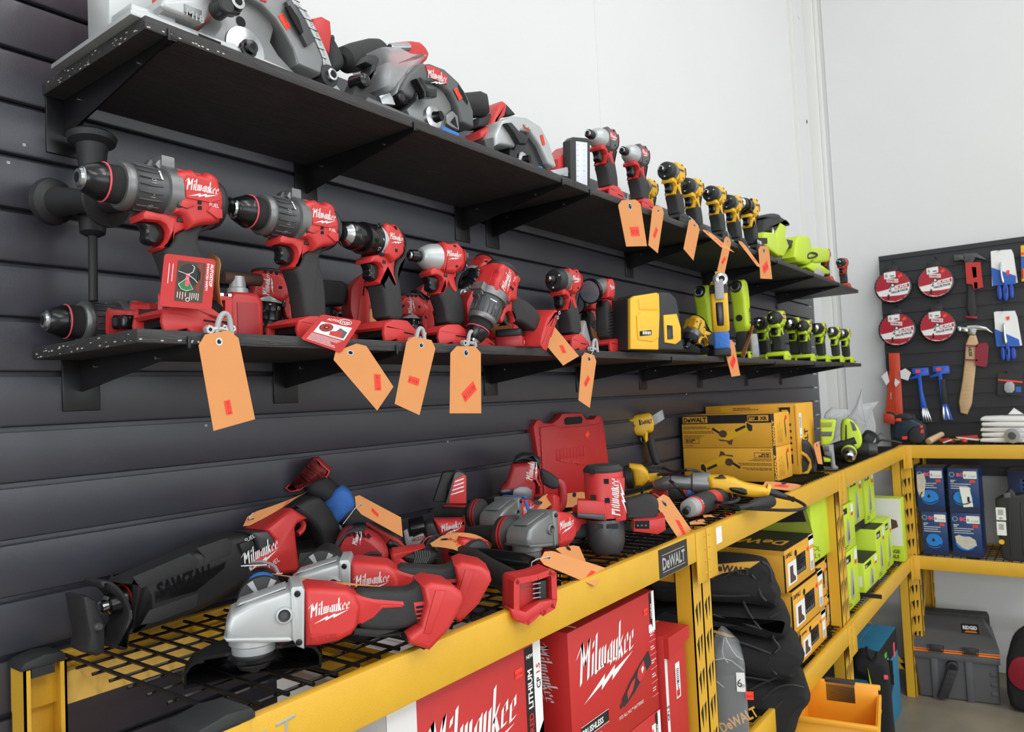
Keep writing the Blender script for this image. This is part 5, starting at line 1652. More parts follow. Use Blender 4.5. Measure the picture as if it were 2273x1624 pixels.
# tools lying on the rack tops
def FF(o):
 """frame at o whose profile plane squarely faces the aisle where the viewer stands"""
 return Fr(o, math.degrees(math.atan2(o[1], o[0])) - 90)
def arc_sweep(b, prof, a0, a1, m, n=28, c=(0, 0)):
 """closed (radius, z) outline swept round the z axis from a0 to a1 degrees"""
 k = len(prof)
 vs = []
 for i in range(n + 1):
  a = math.radians(a0 + (a1 - a0) * i / n)
  vs += [(c[0] + r * math.cos(a), c[1] + r * math.sin(a), z) for r, z in prof]
 fs = [tuple(range(k)), tuple(range(n * k, (n + 1) * k))[::-1]]
 for i in range(n):
  for j in range(k):
   fs.append((i * k + j, (i + 1) * k + j, (i + 1) * k + (j + 1) % k, i * k + (j + 1) % k))
 b.add(vs, fs, m)
def make_grinder(label, headm='alu', guard=True, handle='black', foot=True):
 warp()
 t = thing('angle_grinder', label, 'angle grinder', Fr((0, 0, 0)))
 b = MB()
 b.prism(mm([(-30, 50), (-31, 64), (-25, 78), (-4, 88), (50, 99), (50, 34), (42, 38), (5, 42), (-18, 46)]), -.029, .029, headm, .007, 3)
 b.prism(mm([(44, 99), (46, 103), (58, 103), (61, 97), (58, 26), (50, 30), (44, 40)]), -.032, .032, headm, .003)
 b.prism(mm([(-18, 84), (40, 98), (40, 101), (-14, 88)]), -.016, .016, headm, .002)
 b.prism(mm([(-33, 52), (42, 43), (46, 38), (40, 37), (0, 41), (-30, 47)]), -.0305, .0305, headm, .003)
 b.lathe((0, 0, .018), (0, 0, .05), [(0, .024), (.003, .026), (.016, .026), (.018, .029), (.03, .029)], headm, 28)
 for s in (-1, 1):
  b.lathe((.036, s * .026, .070), (.036, s * .034, .070), [(0, .010), (.006, .0105), (.0075, .0095), (.0076, .0075, 'gun_dark'), (.0078, .0072, 'gun_dark'), (.0040, .0045, 'steel')], headm, 18)
  for zz in (.094, .036):
   b.lathe((.052, s * .028, zz), (.052, s * .036, zz), [(0, .004), (.006, .004), (.0075, .0025)], 'black_gloss', 8)
 b.build('gear_head', t)
 b = MB()
 b.prism(mm([(60, 96), (66, 99), (112, 90), (122, 82), (128, 68), (124, 44), (116, 34), (100, 28), (74, 26), (60, 28)]), -.031, .031, 'red', .009, 3)
 b.prism(mm([(118, 84), (146, 74), (184, 66), (186, 58), (156, 60), (140, 48), (122, 42)]), -.0225, .0225, 'red', .005, 2)
 fn = lambda u, v, d: (u, -.0313 - d, v)
 b.brand(fn, .066, .064, .050, 'white', rot=4)
 b.text(fn, 'BRUSHLESS', .063, .0335, .007, 'ink_red', bold=.02, rot=2)
 b.prism(mm([(64, 56), (112, 68), (122, 60), (118, 44), (104, 38), (66, 44)]), -.0312, -.030, 'red')
 b.build('motor_housing', t)
 b = MB()
 b.prism(smooth(mm([(122, 86), (160, 80), (196, 76), (206, 84), (222, 80), (228, 66), (222, 40), (200, 34), (182, 28), (146, 32), (122, 40), (128, 64)]), 1), -.021, .021, 'black_soft', .008, 3)
 b.prism(mm([(120, 38), (150, 32), (188, 26), (200, 32), (180, 18), (150, 20), (120, 28)]), -.010, .010, 'black', .003)
 for s in (-1, 1):
  q = sorted((s * .0195, s * .0222))
  b.prism(mm([(134, 66), (148, 71), (182, 64), (182, 58), (156, 60), (144, 50), (128, 44), (126, 60)]), *q, 'red', .001)
  b.prism(mm([(196, 62), (218, 62), (216, 38), (200, 36)]), *q, 'red', .001)
  q2 = sorted((s * .0215, s * .0228))
  for k in range(4):
   b.prism(mm([(199, 57 - k * 5.6), (214, 57 - k * 5.6), (213, 54 - k * 5.6), (199, 54 - k * 5.6)]), *q2, 'void')
 b.build('grip', t)
 if foot:
  b = MB()
  b.prism(mm([(206, 84), (218, 88), (246, 80), (258, 70), (260, 58), (240, 26), (212, 2), (204, 6), (186, 14), (184, 24), (202, 34), (210, 60)]), -.037, .037, 'red', .007, 3)
  b.prism(mm([(222, 78), (236, 76), (214, 24), (204, 26)]), -.039, -.034, 'red', .002)
  b.prism(mm([(184, 24), (182, 16), (206, 2), (214, 4), (206, 12)]), -.030, .030, 'void', .003)
  b.build('battery_foot', t)
 if guard:
  b = MB()
  arc_sweep(b, [(.024, .024), (.024, .028), (.060, .030), (.074, .024), (.081, .014), (.081, -.001), (.078, -.001), (.078, .013), (.072, .021), (.058, .026)], -14, 194, 'black_gloss')
  arc_sweep(b, [(.080, .001), (.080, -.001), (.066, -.0012), (.066, .0005)], -14, 194, 'black_gloss')
  arc_sweep(b, [(.002, -.003), (.002, -.001), (.080, -.001), (.080, -.003)], -14, 194, 'black_gloss')
  for a in (8, 172):
   x, y = .066 * math.cos(math.radians(a)), .066 * math.sin(math.radians(a))
   b.box(x - .009, x + .009, y - .012, y + .004, .0185, .0235, 'black', .002)
  b.lathe((0, 0, .018), (0, 0, .026), [(0, .034), (.004, .034), (.007, .028)], 'black_gloss', 24)
  b.build('guard', t)
  b = MB()
  b.lathe((0, 0, -.001), (0, 0, .02), [(0, .003, 'steel'), (.001, .006), (.006, .0065), (.0065, .018), (.011, .0205), (.013, .0205), (.014, .012), (.02, .012)], 'black', 22)
  b.build('spindle', t)
 if handle == 'black':      # side handle pointing back to the wall
  b = MB()
  b.lathe((.012, .028, .074), (.012, .15, .074), [(0, .010), (.010, .012), (.014, .030), (.018, .0315), (.021, .030), (.023, .016), (.05, .0155), (.09, .0175), (.104, .024), (.114, .024), (.122, .016)], 'black', 26)
  for i in range(6):
   a = i * math.pi / 3
   M = Matrix.Translation((.012, .040, .074)) @ Matrix.Rotation(a, 4, 'Y')
   b.prism([(.012, -.002), (.029, -.004), (.029, .004), (.012, .002)], -.002, .001, 'grey_lt', .0005, 1, ax='y', M=M)
  b.build('side_handle', t)
 elif handle == 'bumper':
  b = MB()
  b.lathe((.008, .030, .070), (.008, .17, .070), [(0, .012), (.006, .024), (.010, .030), (.013, .0335, 'red'), (.017, .0335), (.020, .0335, 'red'), (.0235, .0335), (.030, .034), (.038, .028), (.041, .018), (.06, .0165), (.10, .0165), (.118, .0185), (.126, .024), (.140, .024), (.146, .015)], 'black_soft', 28)
  b.prism(rrect(-.0035, .0195, .078, .138, .004), .0845, .0880, 'red', .001, ax='z')
  b.build('side_handle', t)
 return t
G1 = make_grinder('nearest red angle grinder with a silver head and open black guard at the rack front')
G1.matrix_world = Fr((.555, .83, ZD), -34).mat()
b = MB()
b.lathe((.012, .085, .074), (.012, .14, .074), [(0, .017), (.004, .0200), (.03, .0188), (.045, .0215), (.054, .019)], 'tape', 20)
b.prism([(.0, .058), (.012, .062), (.014, .125), (-.002, .118)], .088, .0905, 'tape', .0005, ax='z')
b.build('blue_tape', G1, label='blue painter tape round the side handle')
b = MB()
b.tube([(.004, .150, .085), (-.004, .160, .098), (.010, .145, .106), (.030, .110, .104), (.034, .085, .098)], .0022, 'alu', 6, sm=1)
b.prism([(-.014, .130), (.020, .118), (.022, .128), (-.010, .142)], .103, .105, 'steel', .0008, ax='z')
b.build('spanner', G1, label='steel pin spanner tucked in the tape')
G2 = make_grinder('second red angle grinder, parallel behind the nearest one, silver head')
G2.matrix_world = fit([((.066, -.031, .064), (795, 1297)), ((.116, -.031, .086), (862, 1262)), ((.260, -.037, .058), (1100, 1293)), ((.058, -.02, .103), (745, 1228)), ((.2, -.037, .006), (1015, 1372)), ((.215, 0, .0), (1030, 1370))], (.66, .90, ZD + .01, 0, 0, -30), free=(1, 1, 1, 0, 1, 1), rest=((.212, 0, .002), ZD))
G3 = make_grinder('dark silver headed grinder with blue tape, its black and red handle pointing left', 'alu_dark', handle='bumper', guard=False)
G3.matrix_world = fit([((-.03, 0, .06), (1075, 1145)), ((.05, 0, .10), (1155, 1108)), ((.008, .17, .07), (945, 1138)), ((.0, 0, .02), (1100, 1190)), ((.06, -.03, .03), (1165, 1180))], (1.30, 1.0, ZD, 0, 0, 0), free=(1, 1, 1, 0, 0, 1), rest=((0, 0, .0), ZD))
b = MB()
b.prism(mm([(70, 93), (84, 91), (110, 32), (96, 34)]), -.033, -.030, 'tape', .0005)
b.prism([(.070, -.033), (.084, -.033), (.098, .033), (.084, .033)], .098, .101, 'tape', .0005, ax='z')
b.build('blue_tape', G3, label='strip of blue tape')
G4 = make_grinder('dark silver headed grinder in front of the taped one, black and red flange', 'alu_dark', handle=None, guard=False)
G4.matrix_world = fit([((-.03, 0, .06), (1143, 1205)), ((.05, 0, .10), (1215, 1132)), ((.0, 0, .02), (1175, 1235)), ((.06, -.03, .03), (1232, 1205)), ((.12, -.02, .08), (1262, 1160))], (1.22, .88, ZD, 0, 0, 0), free=(1, 1, 1, 0, 0, 1), rest=((0, 0, .0), ZD))
b = MB()
b.lathe((.008, .026, .060), (.008, .2, .050), [(0, .012), (.006, .028), (.012, .034), (.015, .037, 'red'), (.019, .037), (.022, .037, 'red'), (.026, .037), (.036, .036), (.042, .022), (.06, .018), (.10, .018), (.12, .015)], 'black', 28)
b.build('side_handle', G4)
# ---- long reciprocating saw
F = Fr((.49, 1.085, ZD), 3)
t = thing('reciprocating_saw', 'long black and red SAWZALL saw lying along the slat wall at the near end', 'power saw', F)
SZ = (160, 1090, 540 / 2273)
def SO(pts, off=0.0, fl=None):
 return OL(F, SZ, pts, off, fl)
b = MB()
b.prism(smooth(SO([(390, 850), (520, 775), (1080, 540), (1300, 430), (1480, 375), (1600, 400), (1660, 560), (1570, 720), (1620, 790), (1300, 1010), (1100, 1110), (800, 1220), (600, 1290), (440, 1330), (400, 1300), (560, 1150), (580, 1000), (540, 900), (470, 860)]), 1), -.030, .030, 'black', .014, 4)
b.prism(SO([(560, 800), (1090, 575), (1180, 640), (1160, 720), (640, 910)], -.03), -.0315, -.028, 'black_soft', .002)
b.prism(SO([(1240, 620), (1230, 680), (1480, 590), (1500, 480), (1440, 430), (1160, 530)], -.03), -.0315, -.028, 'black_soft', .002)
b.prism(SO([(770, 930), (1440, 640), (1420, 720), (1160, 930), (780, 1040)], -.03), -.0312, -.029, 'black_gloss', .001)
(x0, z0), (x1, z1) = SO([(805, 1005), (1330, 800)], -.0312)
b.text(lambda u, v, d: (u, -.0316 - d, v), 'SAWZALL', x0, z0 + .001, .030, 'black_gloss', bold=.03, rot=math.degrees(math.atan2(z1 - z0, x1 - x0)), maxw=math.hypot(x1 - x0, z1 - z0), shear=.1)
b.prism(SO([(720, 1110), (1180, 950), (1160, 1080), (800, 1220), (640, 1250)], -.03), -.0312, -.027, 'black_soft', .001)
b.build('boot', t)
b = MB()
b.prism(SO([(1560, 372), (1720, 362), (1790, 450), (1770, 500), (1650, 540), (1620, 450)]), -.031, .020, 'gun_dark', .005)
(x0, z0), = SO([(1640, 440)], -.031)
b.text(lambda u, v, d: (u, -.0314 - d, v), 'FUEL', x0 - .004, z0 - .006, .009, 'white', rot=18)
b.prism(SO([(1540, 490), (1620, 460), (1650, 540), (1580, 580)], -.03), -.036, -.028, 'black', .002)
b.build('collar', t)
b = MB()
b.prism(SO([(1640, 560), (1780, 500), (1790, 450), (1700, 350), (1960, 150), (2020, 185), (2110, 245), (2000, 305), (1985, 340), (2000, 480), (2026, 690), (2000, 745), (1640, 800), (1563, 720)]), -.032, .032, 'red', .010, 3)
b.tube([(q[0], 0, q[1]) for q in SO([(2060, 250), (2135, 245), (2165, 310), (2150, 360), (2105, 400)])], .0055, 'red', 8, sm=1)
q = SO([(1610, 735), (1935, 560)], -.033)
b.brand(lambda u, v, d: (u, -.0324 - d, v), q[0][0], q[0][1] + .006, math.hypot(q[1][0] - q[0][0], q[1][1] - q[0][1]) * 1.02, 'white', rot=math.degrees(math.atan2(q[1][1] - q[0][1], q[1][0] - q[0][0])) - 1)
(x0, z0), = SO([(1845, 720)], -.033)
b.text(lambda u, v, d: (u, -.0324 - d, v), 'FUEL', x0, z0, .011, 'white', rot=20, maxw=.034)
b.build('housing', t)
b = MB()   # D handle behind
b.prism(smooth(SO([(1960, 150), (2000, 130), (2200, 40), (2290, 60), (2420, 250), (2480, 420), (2500, 560), (2420, 620), (2330, 600), (2300, 450), (2200, 300), (2100, 245)]), 1), -.020, .020, 'black', .009, 3)
b.prism(SO([(1990, 740), (2026, 640), (2040, 560), (2320, 520), (2480, 540), (2490, 640), (2340, 700), (2100, 760)]), -.024, .024, 'black', .008)
b.build('rear_handle', t)
b = MB()   # blade collar and lock
(x0, z0), (x1, z1) = SO([(250, 1090), (560, 980)])
b.lathe((x0, 0, z0), (x1, 0, z1), [(0, .006, 'steel'), (.002, .0085, 'steel'), (.010, .0085, 'steel'), (.012, .013), (.022, .016), (.036, .020), (.050, .0235), (.075, .024)], 'black_gloss', 22)
(x0, z0), (x1, z1) = SO([(480, 1010), (500, 1003)])
b.lathe((x0, 0, z0), (x1, 0, z1), [(0, .0225), (.0015, .0225)], 'ink_red', 24)
b.prism(SO([(520, 1100), (580, 1120), (590, 1170), (530, 1190)], -.02), -.028, -.016, 'gun', .002)
b.build('blade_clamp', t)
b = MB()   # shoe: curved plate and tilting foot
b.prism(smooth(SO([(180, 820), (255, 810), (360, 870), (480, 1050), (505, 1140), (450, 1300), (445, 1450), (390, 1470), (290, 1420), (380, 1400), (400, 1280), (440, 1150), (420, 1060), (330, 920), (240, 870), (190, 900)]), 1), -.026, .026, 'black', .005)
b.prism(SO([(60, 975), (100, 965), (180, 1010), (200, 1100), (275, 1240), (270, 1500), (200, 1530), (110, 1490), (130, 1340), (100, 1200)], -.02), -.032, .020, 'black', .005)
(x0, z0), = SO([(235, 1262)], -.03)
b.lathe((x0, -.037, z0), (x0, -.03, z0), [(0, .004), (.002, .0055), (.006, .0058)], 'gun_dark', 12)
b.build('shoe', t)
# ---- tool standing on its head: black body wrapped in blue tape, battery mount in the air
F = FF((.98, 1.09, ZD))
t = thing('multi_tool', 'black and red tool wrapped in blue tape, leaning battery mount up', 'power tool', F)
UT = (620, 1000, 380 / 2273)
def UO(pts, off=0.0, fl=None):
 return OL(F, UT, pts, off, fl)
def axis(b, F, crop, p0, p1, prof, m, off=0.0, n=24, k=1.0):
 (x0, z0), (x1, z1) = OL(F, crop, [p0, p1], off)
 L = math.hypot(x1 - x0, z1 - z0)
 b.lathe((x0, off, z0), (x1, off, z1), [(q[0] * L, q[1] * k) + tuple(q[2:]) for q in prof], m, n)
b = MB()
axis(b, F, UT, (430, 360), (1350, 1250), [(0, .020), (.06, .023), (.3, .0235), (.34, .0225), (.5, .024), (.7, .026), (1, .024)], 'black_soft')
b.prism(UO([(1000, 760), (1160, 900), (1560, 1080), (1640, 1180), (1620, 1300), (1450, 1260), (1200, 1130), (1010, 950)]), -.022, .022, 'black', .007)
b.prism(UO([(1110, 990), (1160, 940), (1560, 1150), (1700, 1290), (1640, 1300), (1400, 1240), (1340, 1170), (1250, 1060)], -.02), -.026, -.016, 'red', .002)
b.prism(UO([(1130, 1000), (1200, 1010), (1290, 1110), (1230, 1110)], -.026), -.0275, -.022, 'void', .0005)
b.prism(UO([(1395, 1260), (1470, 1170), (1570, 1210), (1640, 1280), (1500, 1330)], -.02), -.030, -.016, 'black_gloss', .004)
b.build('body', t)
b = MB()
b.prism(UO([(150, 520), (90, 470), (140, 430), (215, 400), (260, 470), (560, 240), (480, 110), (430, 200), (470, 90), (520, 90), (690, 250), (640, 350), (590, 310), (620, 260), (560, 150), (575, 230), (310, 500), (200, 525)]), -.034, .034, 'red', .003)
b.prism(UO([(540, 140), (600, 180), (640, 260), (600, 330), (560, 320), (380, 470), (310, 490), (560, 250)]), -.026, .026, 'black_soft', .004)
b.prism(UO([(90, 470), (140, 430), (240, 480), (150, 520)]), -.034, .034, 'red', .003)
b.build('battery_mount', t)
b = MB()
b.prism(smooth(UO([(500, 735), (630, 640), (790, 445), (900, 490), (970, 590), (1015, 740), (900, 850), (700, 1020), (650, 1020), (590, 900)], 0), 1), -.0275, .0275, 'tape', .012, 3)
b.build('blue_tape', t, label='wide band of blue painter tape')
b = MB()
b.prism(smooth(UO([(660, 1010), (820, 950), (850, 1040), (780, 1150), (740, 1250), (690, 1150)]), 1), -.012, .012, 'film2', .004)
b.build('clear_sleeve', t)
# ---- round headed red tool (polisher head) in front of it
F = FF((.93, 1.02, ZD))
t = thing('palm_sander', 'dusty red round-headed tool with vents, behind the second grinder', 'power tool', F)
def PO(pts, off=0.0, fl=None):
 return OL(F, UT, pts, off, fl)
b = MB()
b.prism(smooth(PO([(745, 1340), (740, 1230), (800, 1090), (900, 1020), (1050, 1000), (1170, 1040), (1330, 1150), (1430, 1280), (1460, 1400), (1380, 1560), (900, 1560), (760, 1450)], 0, .001), 1), -.030, .045, 'red_dark', .018, 4)
for i in range(5):
 cxx = 905 + i * 66
 b.prism(PO([(cxx, 1085 + abs(i - 2) * 14), (cxx + 22, 1080 + abs(i - 2) * 14), (cxx + 50, 1130 + i * 4), (cxx + 22, 1140 + i * 4)], -.030), -.0315, -.02, 'void')
q = PO([(1120, 1310), (1300, 1330)], -.031)
b.brand(lambda u, v, d: (u, -.0312 - d, v), q[0][0] - .012, q[0][1] + .008, .030, 'white', rot=70)
b.build('motor_head', t)
b = MB()
b.prism(smooth(PO([(740, 1250), (860, 1070), (940, 1010), (1120, 995), (1160, 1025), (1050, 1015), (930, 1045), (800, 1150), (755, 1290)]), 1), -.034, .047, 'black_soft', .004)
b.prism(smooth(PO([(1070, 1420), (1160, 1350), (1280, 1330), (1370, 1360), (1350, 1390), (1270, 1370), (1150, 1400), (1100, 1440)], -.03), 1), -.036, -.024, 'black_soft', .003)
b.build('rubber_rim', t)
b = MB()
b.prism(PO([(1470, 1350), (1500, 1310), (1930, 1255), (1700, 1360), (1620, 1400), (1740, 1480), (1780, 1560), (1500, 1560)], 0, .001), -.026, .026, 'red', .006, 3)
b.build('neck', t)
b = MB()
b.prism(smooth(PO([(1610, 1400), (1740, 1320), (1950, 1280), (2100, 1320), (2080, 1420), (1980, 1520), (1780, 1500)], -.01), 1), -.028, .018, 'black_soft', .010, 3)
for i in range(7):
 q = PO([(1800 + i * 32, 1330), (1820 + i * 30, 1400), (1790 + i * 26, 1490)], -.028)
 b.tube([(x, -.0278, z) for x, z in q], .0016, 'grey_pl', 5)
b.build('bellows_grip', t)
# ---- small saw marked HACKZALL with tall red and black battery foot
HZ = (860, 960, 400 / 2165)
F = FF((1.16, 1.08, ZD))
t = thing('one_hand_saw', 'small saw with a grey HACKZALL shoe and tall slotted red foot against the slats', 'power saw', F)
def HO(pts, off=0.0, fl=None):
 return OL(F, HZ, pts, off, fl)
b = MB()
b.prism(HO([(545, 830), (660, 480), (700, 465), (820, 460), (740, 640), (700, 840)], .0), .0, .035, 'black', .006)
b.prism(HO([(690, 850), (800, 480), (830, 450), (905, 470), (950, 510), (952, 840)], .0), -.018, .03, 'gun_dark', .005)
b.prism(HO([(745, 850), (740, 780), (800, 560), (920, 495), (945, 530), (945, 850)], -.018), -.021, -.012, 'red', .002)
for i in range(4):
 b.prism(HO([(815 - i * 15, 580 + i * 52), (920, 540 + i * 48), (915, 560 + i * 48), (805 - i * 15, 600 + i * 50)], -.021), -.0216, -.019, 'white_card', 0)
b.build('battery_foot', t)
b = MB()
b.prism(HO([(560, 1040), (900, 1040), (930, 1000), (930, 1110), (915, 1220), (640, 1240), (590, 1130)], -.01, .004), -.028, .028, 'red', .008, 3)
q = HO([(650, 1190)], -.029)
b.brand(lambda u, v, d: (u, -.0284 - d, v), q[0][0], q[0][1], .045, 'white', rot=10)
b.build('housing', t)
b = MB()
b.prism(HO([(430, 1100), (480, 1060), (560, 1060), (600, 1150), (640, 1230), (600, 1300), (500, 1330), (440, 1230)], -.01, .004), -.026, .026, 'black', .008, 3)
axis(b, F, HZ, (270, 1160), (450, 1120), [(0, .020), (.1, .024), (1, .026)], 'black_gloss', -.01)
b.build('boot', t)
b = MB()
b.prism(HO([(195, 1160), (240, 1140), (255, 1190), (265, 1240), (300, 1225), (310, 1240), (400, 1200), (430, 1190), (480, 1330), (240, 1365), (215, 1300)], -.02, .002), -.040, -.030, 'grey_lt', .002)
q = HO([(300, 1310)], -.04)
b.text(lambda u, v, d: (u, -.0404 - d, v), 'HACKZALL', q[0][0], q[0][1], .010, 'ink_red', bold=.03, rot=10, maxw=.030)
b.build('shoe', t)
# ---- hammer/band saw body standing up, with D-shaped handle
F = FF((1.50, 1.06, ZD))
t = thing('rotary_hammer', 'red and grey rotary hammer standing on its head before the red case', 'power tool', F)
def BO(pts, off=0.0, fl=None):
 return OL(F, HZ, pts, off, fl)
b = MB()
b.prism(BO([(1330, 760), (1360, 690), (1370, 630), (1430, 580), (1500, 350), (1660, 340), (1720, 310), (1830, 420), (1800, 540), (1850, 620), (1830, 650), (1790, 600), (1750, 800), (1700, 1100), (1400, 1100)], 0, .001), -.045, .035, 'red_dark', .012, 3)
q = BO([(1665, 600), (1740, 320)], -.046)
b.prism(BO([(1650, 590), (1720, 310), (1765, 330), (1740, 600)], -.045), -.0462, -.043, 'red', .0004)
b.brand(lambda u, v, d: (u, -.0466 - d, v), q[0][0] + .014, q[0][1] + .004, math.hypot(q[1][0] - q[0][0], q[1][1] - q[0][1]) * .95, 'white', rot=76)
b.build('housing', t)
b = MB()
b.prism(BO([(1510, 350), (1530, 290), (1620, 240), (1760, 250), (1840, 310), (1830, 420), (1740, 310), (1670, 340)], 0), -.047, .037, 'black', .008, 3)
b.prism(smooth(BO([(1830, 420), (1960, 480), (2060, 560), (2060, 650), (2000, 680), (1900, 640), (1850, 590), (1830, 500)], 0), 1), -.022, .022, 'black_soft', .010, 3)
b.build('rear_handle', t)
b = MB()
b.prism(BO([(1510, 680), (1590, 640), (1680, 650), (1740, 690), (1730, 800), (1500, 800)], -.045), -.049, -.03, 'alu_dark', .003)
b.prism(BO([(1345, 720), (1360, 680), (1510, 670), (1500, 760), (1350, 770)], -.045), -.048, -.035, 'black_gloss', .001)
b.tube([(x, 0, z) for x, z in BO([(2040, 580), (2100, 620), (2110, 800), (2090, 900), (1900, 1000)])], .011, 'red_dark', 10, sm=1)
b.build('front_plate', t)
# ---- open red plastic case leaning on the wall
F = Fr((1.80, 1.135, ZD), -6, 0, 0)
t = thing('tool_case', 'empty red plastic case lid standing against the slat wall, handle slot on top', 'tool case', F)
RCR = (850, 880, 600 / 1804)
def CO(pts, off=0.0, fl=None):
 return OL(F, RCR, pts, off, fl)
b = MB()
out = CO([(1006, 200), (1030, 155), (1060, 155), (1075, 175), (1130, 178), (1170, 150), (1200, 112), (1325, 108), (1360, 150), (1410, 150), (1430, 126), (1460, 130), (1475, 180), (1510, 450), (1500, 700), (1080, 760), (1050, 660), (1040, 420)], 0, .0)
b.prism(out, .0, .030, 'red_case', .004)
b.prism(CO([(1045, 205), (1140, 190), (1185, 205), (1350, 195), (1440, 178), (1490, 470), (1480, 690), (1090, 740), (1068, 640)], -.0), -.004, .004, 'red_case', .003)
b.prism(rrect(*([min(a[0] for a in CO([(1210, 190), (1330, 130)])), max(a[0] for a in CO([(1210, 190), (1330, 130)])), min(a[1] for a in CO([(1210, 190), (1330, 130)])), max(a[1] for a in CO([(1210, 190), (1330, 130)]))]), .012), -.0006, .0008, 'void')
q = CO([(1155, 400), (1355, 330)], -.004)
for i in range(9):
 x = q[0][0] + (q[1][0] - q[0][0]) * i / 9
 b.prism([(x, q[0][1] - .01), (x + .008, q[0][1] - .008), (x + .010, q[0][1] + .02), (x + .002, q[0][1] + .018)], -.0055, -.003, 'red_case', .0008)
b.prism(CO([(1160, 420), (1260, 440), (1265, 425), (1380, 455), (1300, 460), (1290, 445), (1200, 440)], -.004), -.0055, -.003, 'red_case', .0004)
for i in range(12):
 q = CO([(1050 + i * 2.5, 250 + i * 38), (1062 + i * 2.5, 250 + i * 38)], 0)
 b.prism([(q[0][0] - .004, q[0][1]), (q[1][0], q[0][1]), (q[1][0], q[0][1] + .004), (q[0][0] - .004, q[0][1] + .004)], -.003, .0005, 'red_dark')
b.prism(CO([(1348, 255), (1365, 228), (1378, 250), (1360, 278)], -.004), -.0052, -.0035, 'sticker')
b.build('lid', t)
# ---- upright impact wrench
F = FF((1.34, .815, ZD))
IW = (1060, 1000, 360 / 1462)
t = thing('impact_wrench', 'scuffed red and grey impact wrench standing nose down at the rack edge, battery on', 'impact wrench', F)
def IO(pts, off=0.0, fl=None):
 return OL(F, IW, pts, off, fl)
q = IO([(968, 180), (1330, 200), (945, 610), (1285, 640), (1180, 915), (1140, 120)])
cx = (IO([(965, 400)])[0][0] + IO([(1320, 420)])[0][0]) / 2
R_ = abs(IO([(1320, 420)])[0][0] - IO([(965, 400)])[0][0]) / 2 * .98
zt = IO([(1140, 125)])[0][1]
zr = IO([(1100, 185)])[0][1]
zm = IO([(1100, 590)])[0][1]
z1_ = IO([(1100, 800)])[0][1]
z0_ = IO([(1100, 905)])[0][1]
b = MB()
b.lathe((cx, 0, zm), (cx, 0, zt), [(0, R_ * 1.0), (zr - zm - .002, R_ * 1.02), (zr - zm, R_ * .99)], 'red', 36)
for s, zz in ((-.6, .018), (.1, .05), (.1, .012), (-.6, .07)):
 b.box(cx + s * R_ - .004, cx + s * R_ + .006, -R_ - .0010, -R_ * .7, zm + zz + .02, zm + zz + .030, 'void')
b.prism(IO([(1200, 220), (1320, 230), (1310, 560), (1200, 590)], 0), -R_ * .92, -R_ * .3, 'red', .002)
b.prism(IO([(900, 440), (1145, 450), (1170, 580), (1160, 630), (895, 600)], -R_), -R_ - .006, -R_ * .4, 'red', .004)
b.prism(IO([(900, 560), (1150, 575), (1150, 625), (900, 600)], -R_ - .008), -R_ - .0095, -R_ * .5, 'gun_dark', .002)
b.prism(IO([(1240, 520), (1340, 500), (1340, 620), (1240, 640)], -R_ * .6), -R_ * .9, .02, 'red', .004)
q = IO([(1232, 610), (1262, 250)], -R_)
b.brand(lambda u, v, d: (u, -R_ * .93 - .0006 - d, v), q[0][0] + .011, q[0][1] + .004, math.hypot(q[1][0] - q[0][0], q[1][1] - q[0][1]) * .96, 'white', rot=88)
b.build('motor_housing', t)
b = MB()
b.lathe((cx, 0, zr), (cx, 0, zt), [(0, R_ * 1.03), (.004, R_ * 1.05), (zt - zr - .006, R_ * .98), (zt - zr, R_ * .85)], 'black_soft', 32)
b.build('tail_cap', t)
b = MB()
b.lathe((cx, 0, z0_ - .004), (cx, 0, zm + .004), [(0, R_ * .70), (.004, R_ * .80), (z1_ - z0_, R_ * .96), (zm - z0_ - .004, R_ * 1.0), (zm - z0_, R_ * .97)], 'gun_dark', 34)
b.lathe((cx, 0, 0), (cx, 0, .03), [(0, .0055), (.002, .0075), (.028, .0075)], 'steel', 12)
for i, (dx, w_) in enumerate(((-.024, .018), (.0, .01), (.012, .012))):
 b.box(cx + dx, cx + dx + w_, -R_ * 1.0 - .0004, -R_ * .9, zm - .018 - i * .001, zm - .010, 'ink')
b.build('hammer_case', t)
IW2 = (1340, 880, 360 / 1827)
b = MB()
b.prism(smooth(OL(F, IW2, [(200, 1150), (340, 1130), (450, 1090), (560, 1110), (620, 1180), (600, 1340), (540, 1400), (350, 1390), (300, 1360), (250, 1400), (230, 1300)], 0), 1), -.021, .021, 'black_soft', .009, 3)
b.build('grip', t)
b = MB()
b.prism(OL(F, IW2, [(335, 1385), (560, 1370), (690, 1350), (700, 1500), (610, 1550), (330, 1520)], -.03, .0), -.036, .036, 'red', .006)
b.prism(OL(F, IW2, [(350, 1400), (515, 1395), (515, 1490), (355, 1485)], -.036), -.0372, -.034, 'void', .001)
for i in range(3):
 q = OL(F, IW2, [(375 + i * 45, 1460), (395 + i * 45, 1440)], -.037)
 b.box(q[0][0], q[1][0], -.0378, -.037, q[0][1], q[1][1], 'grey_pl')
b.build('battery', t, label='red battery pack with black contact plate')
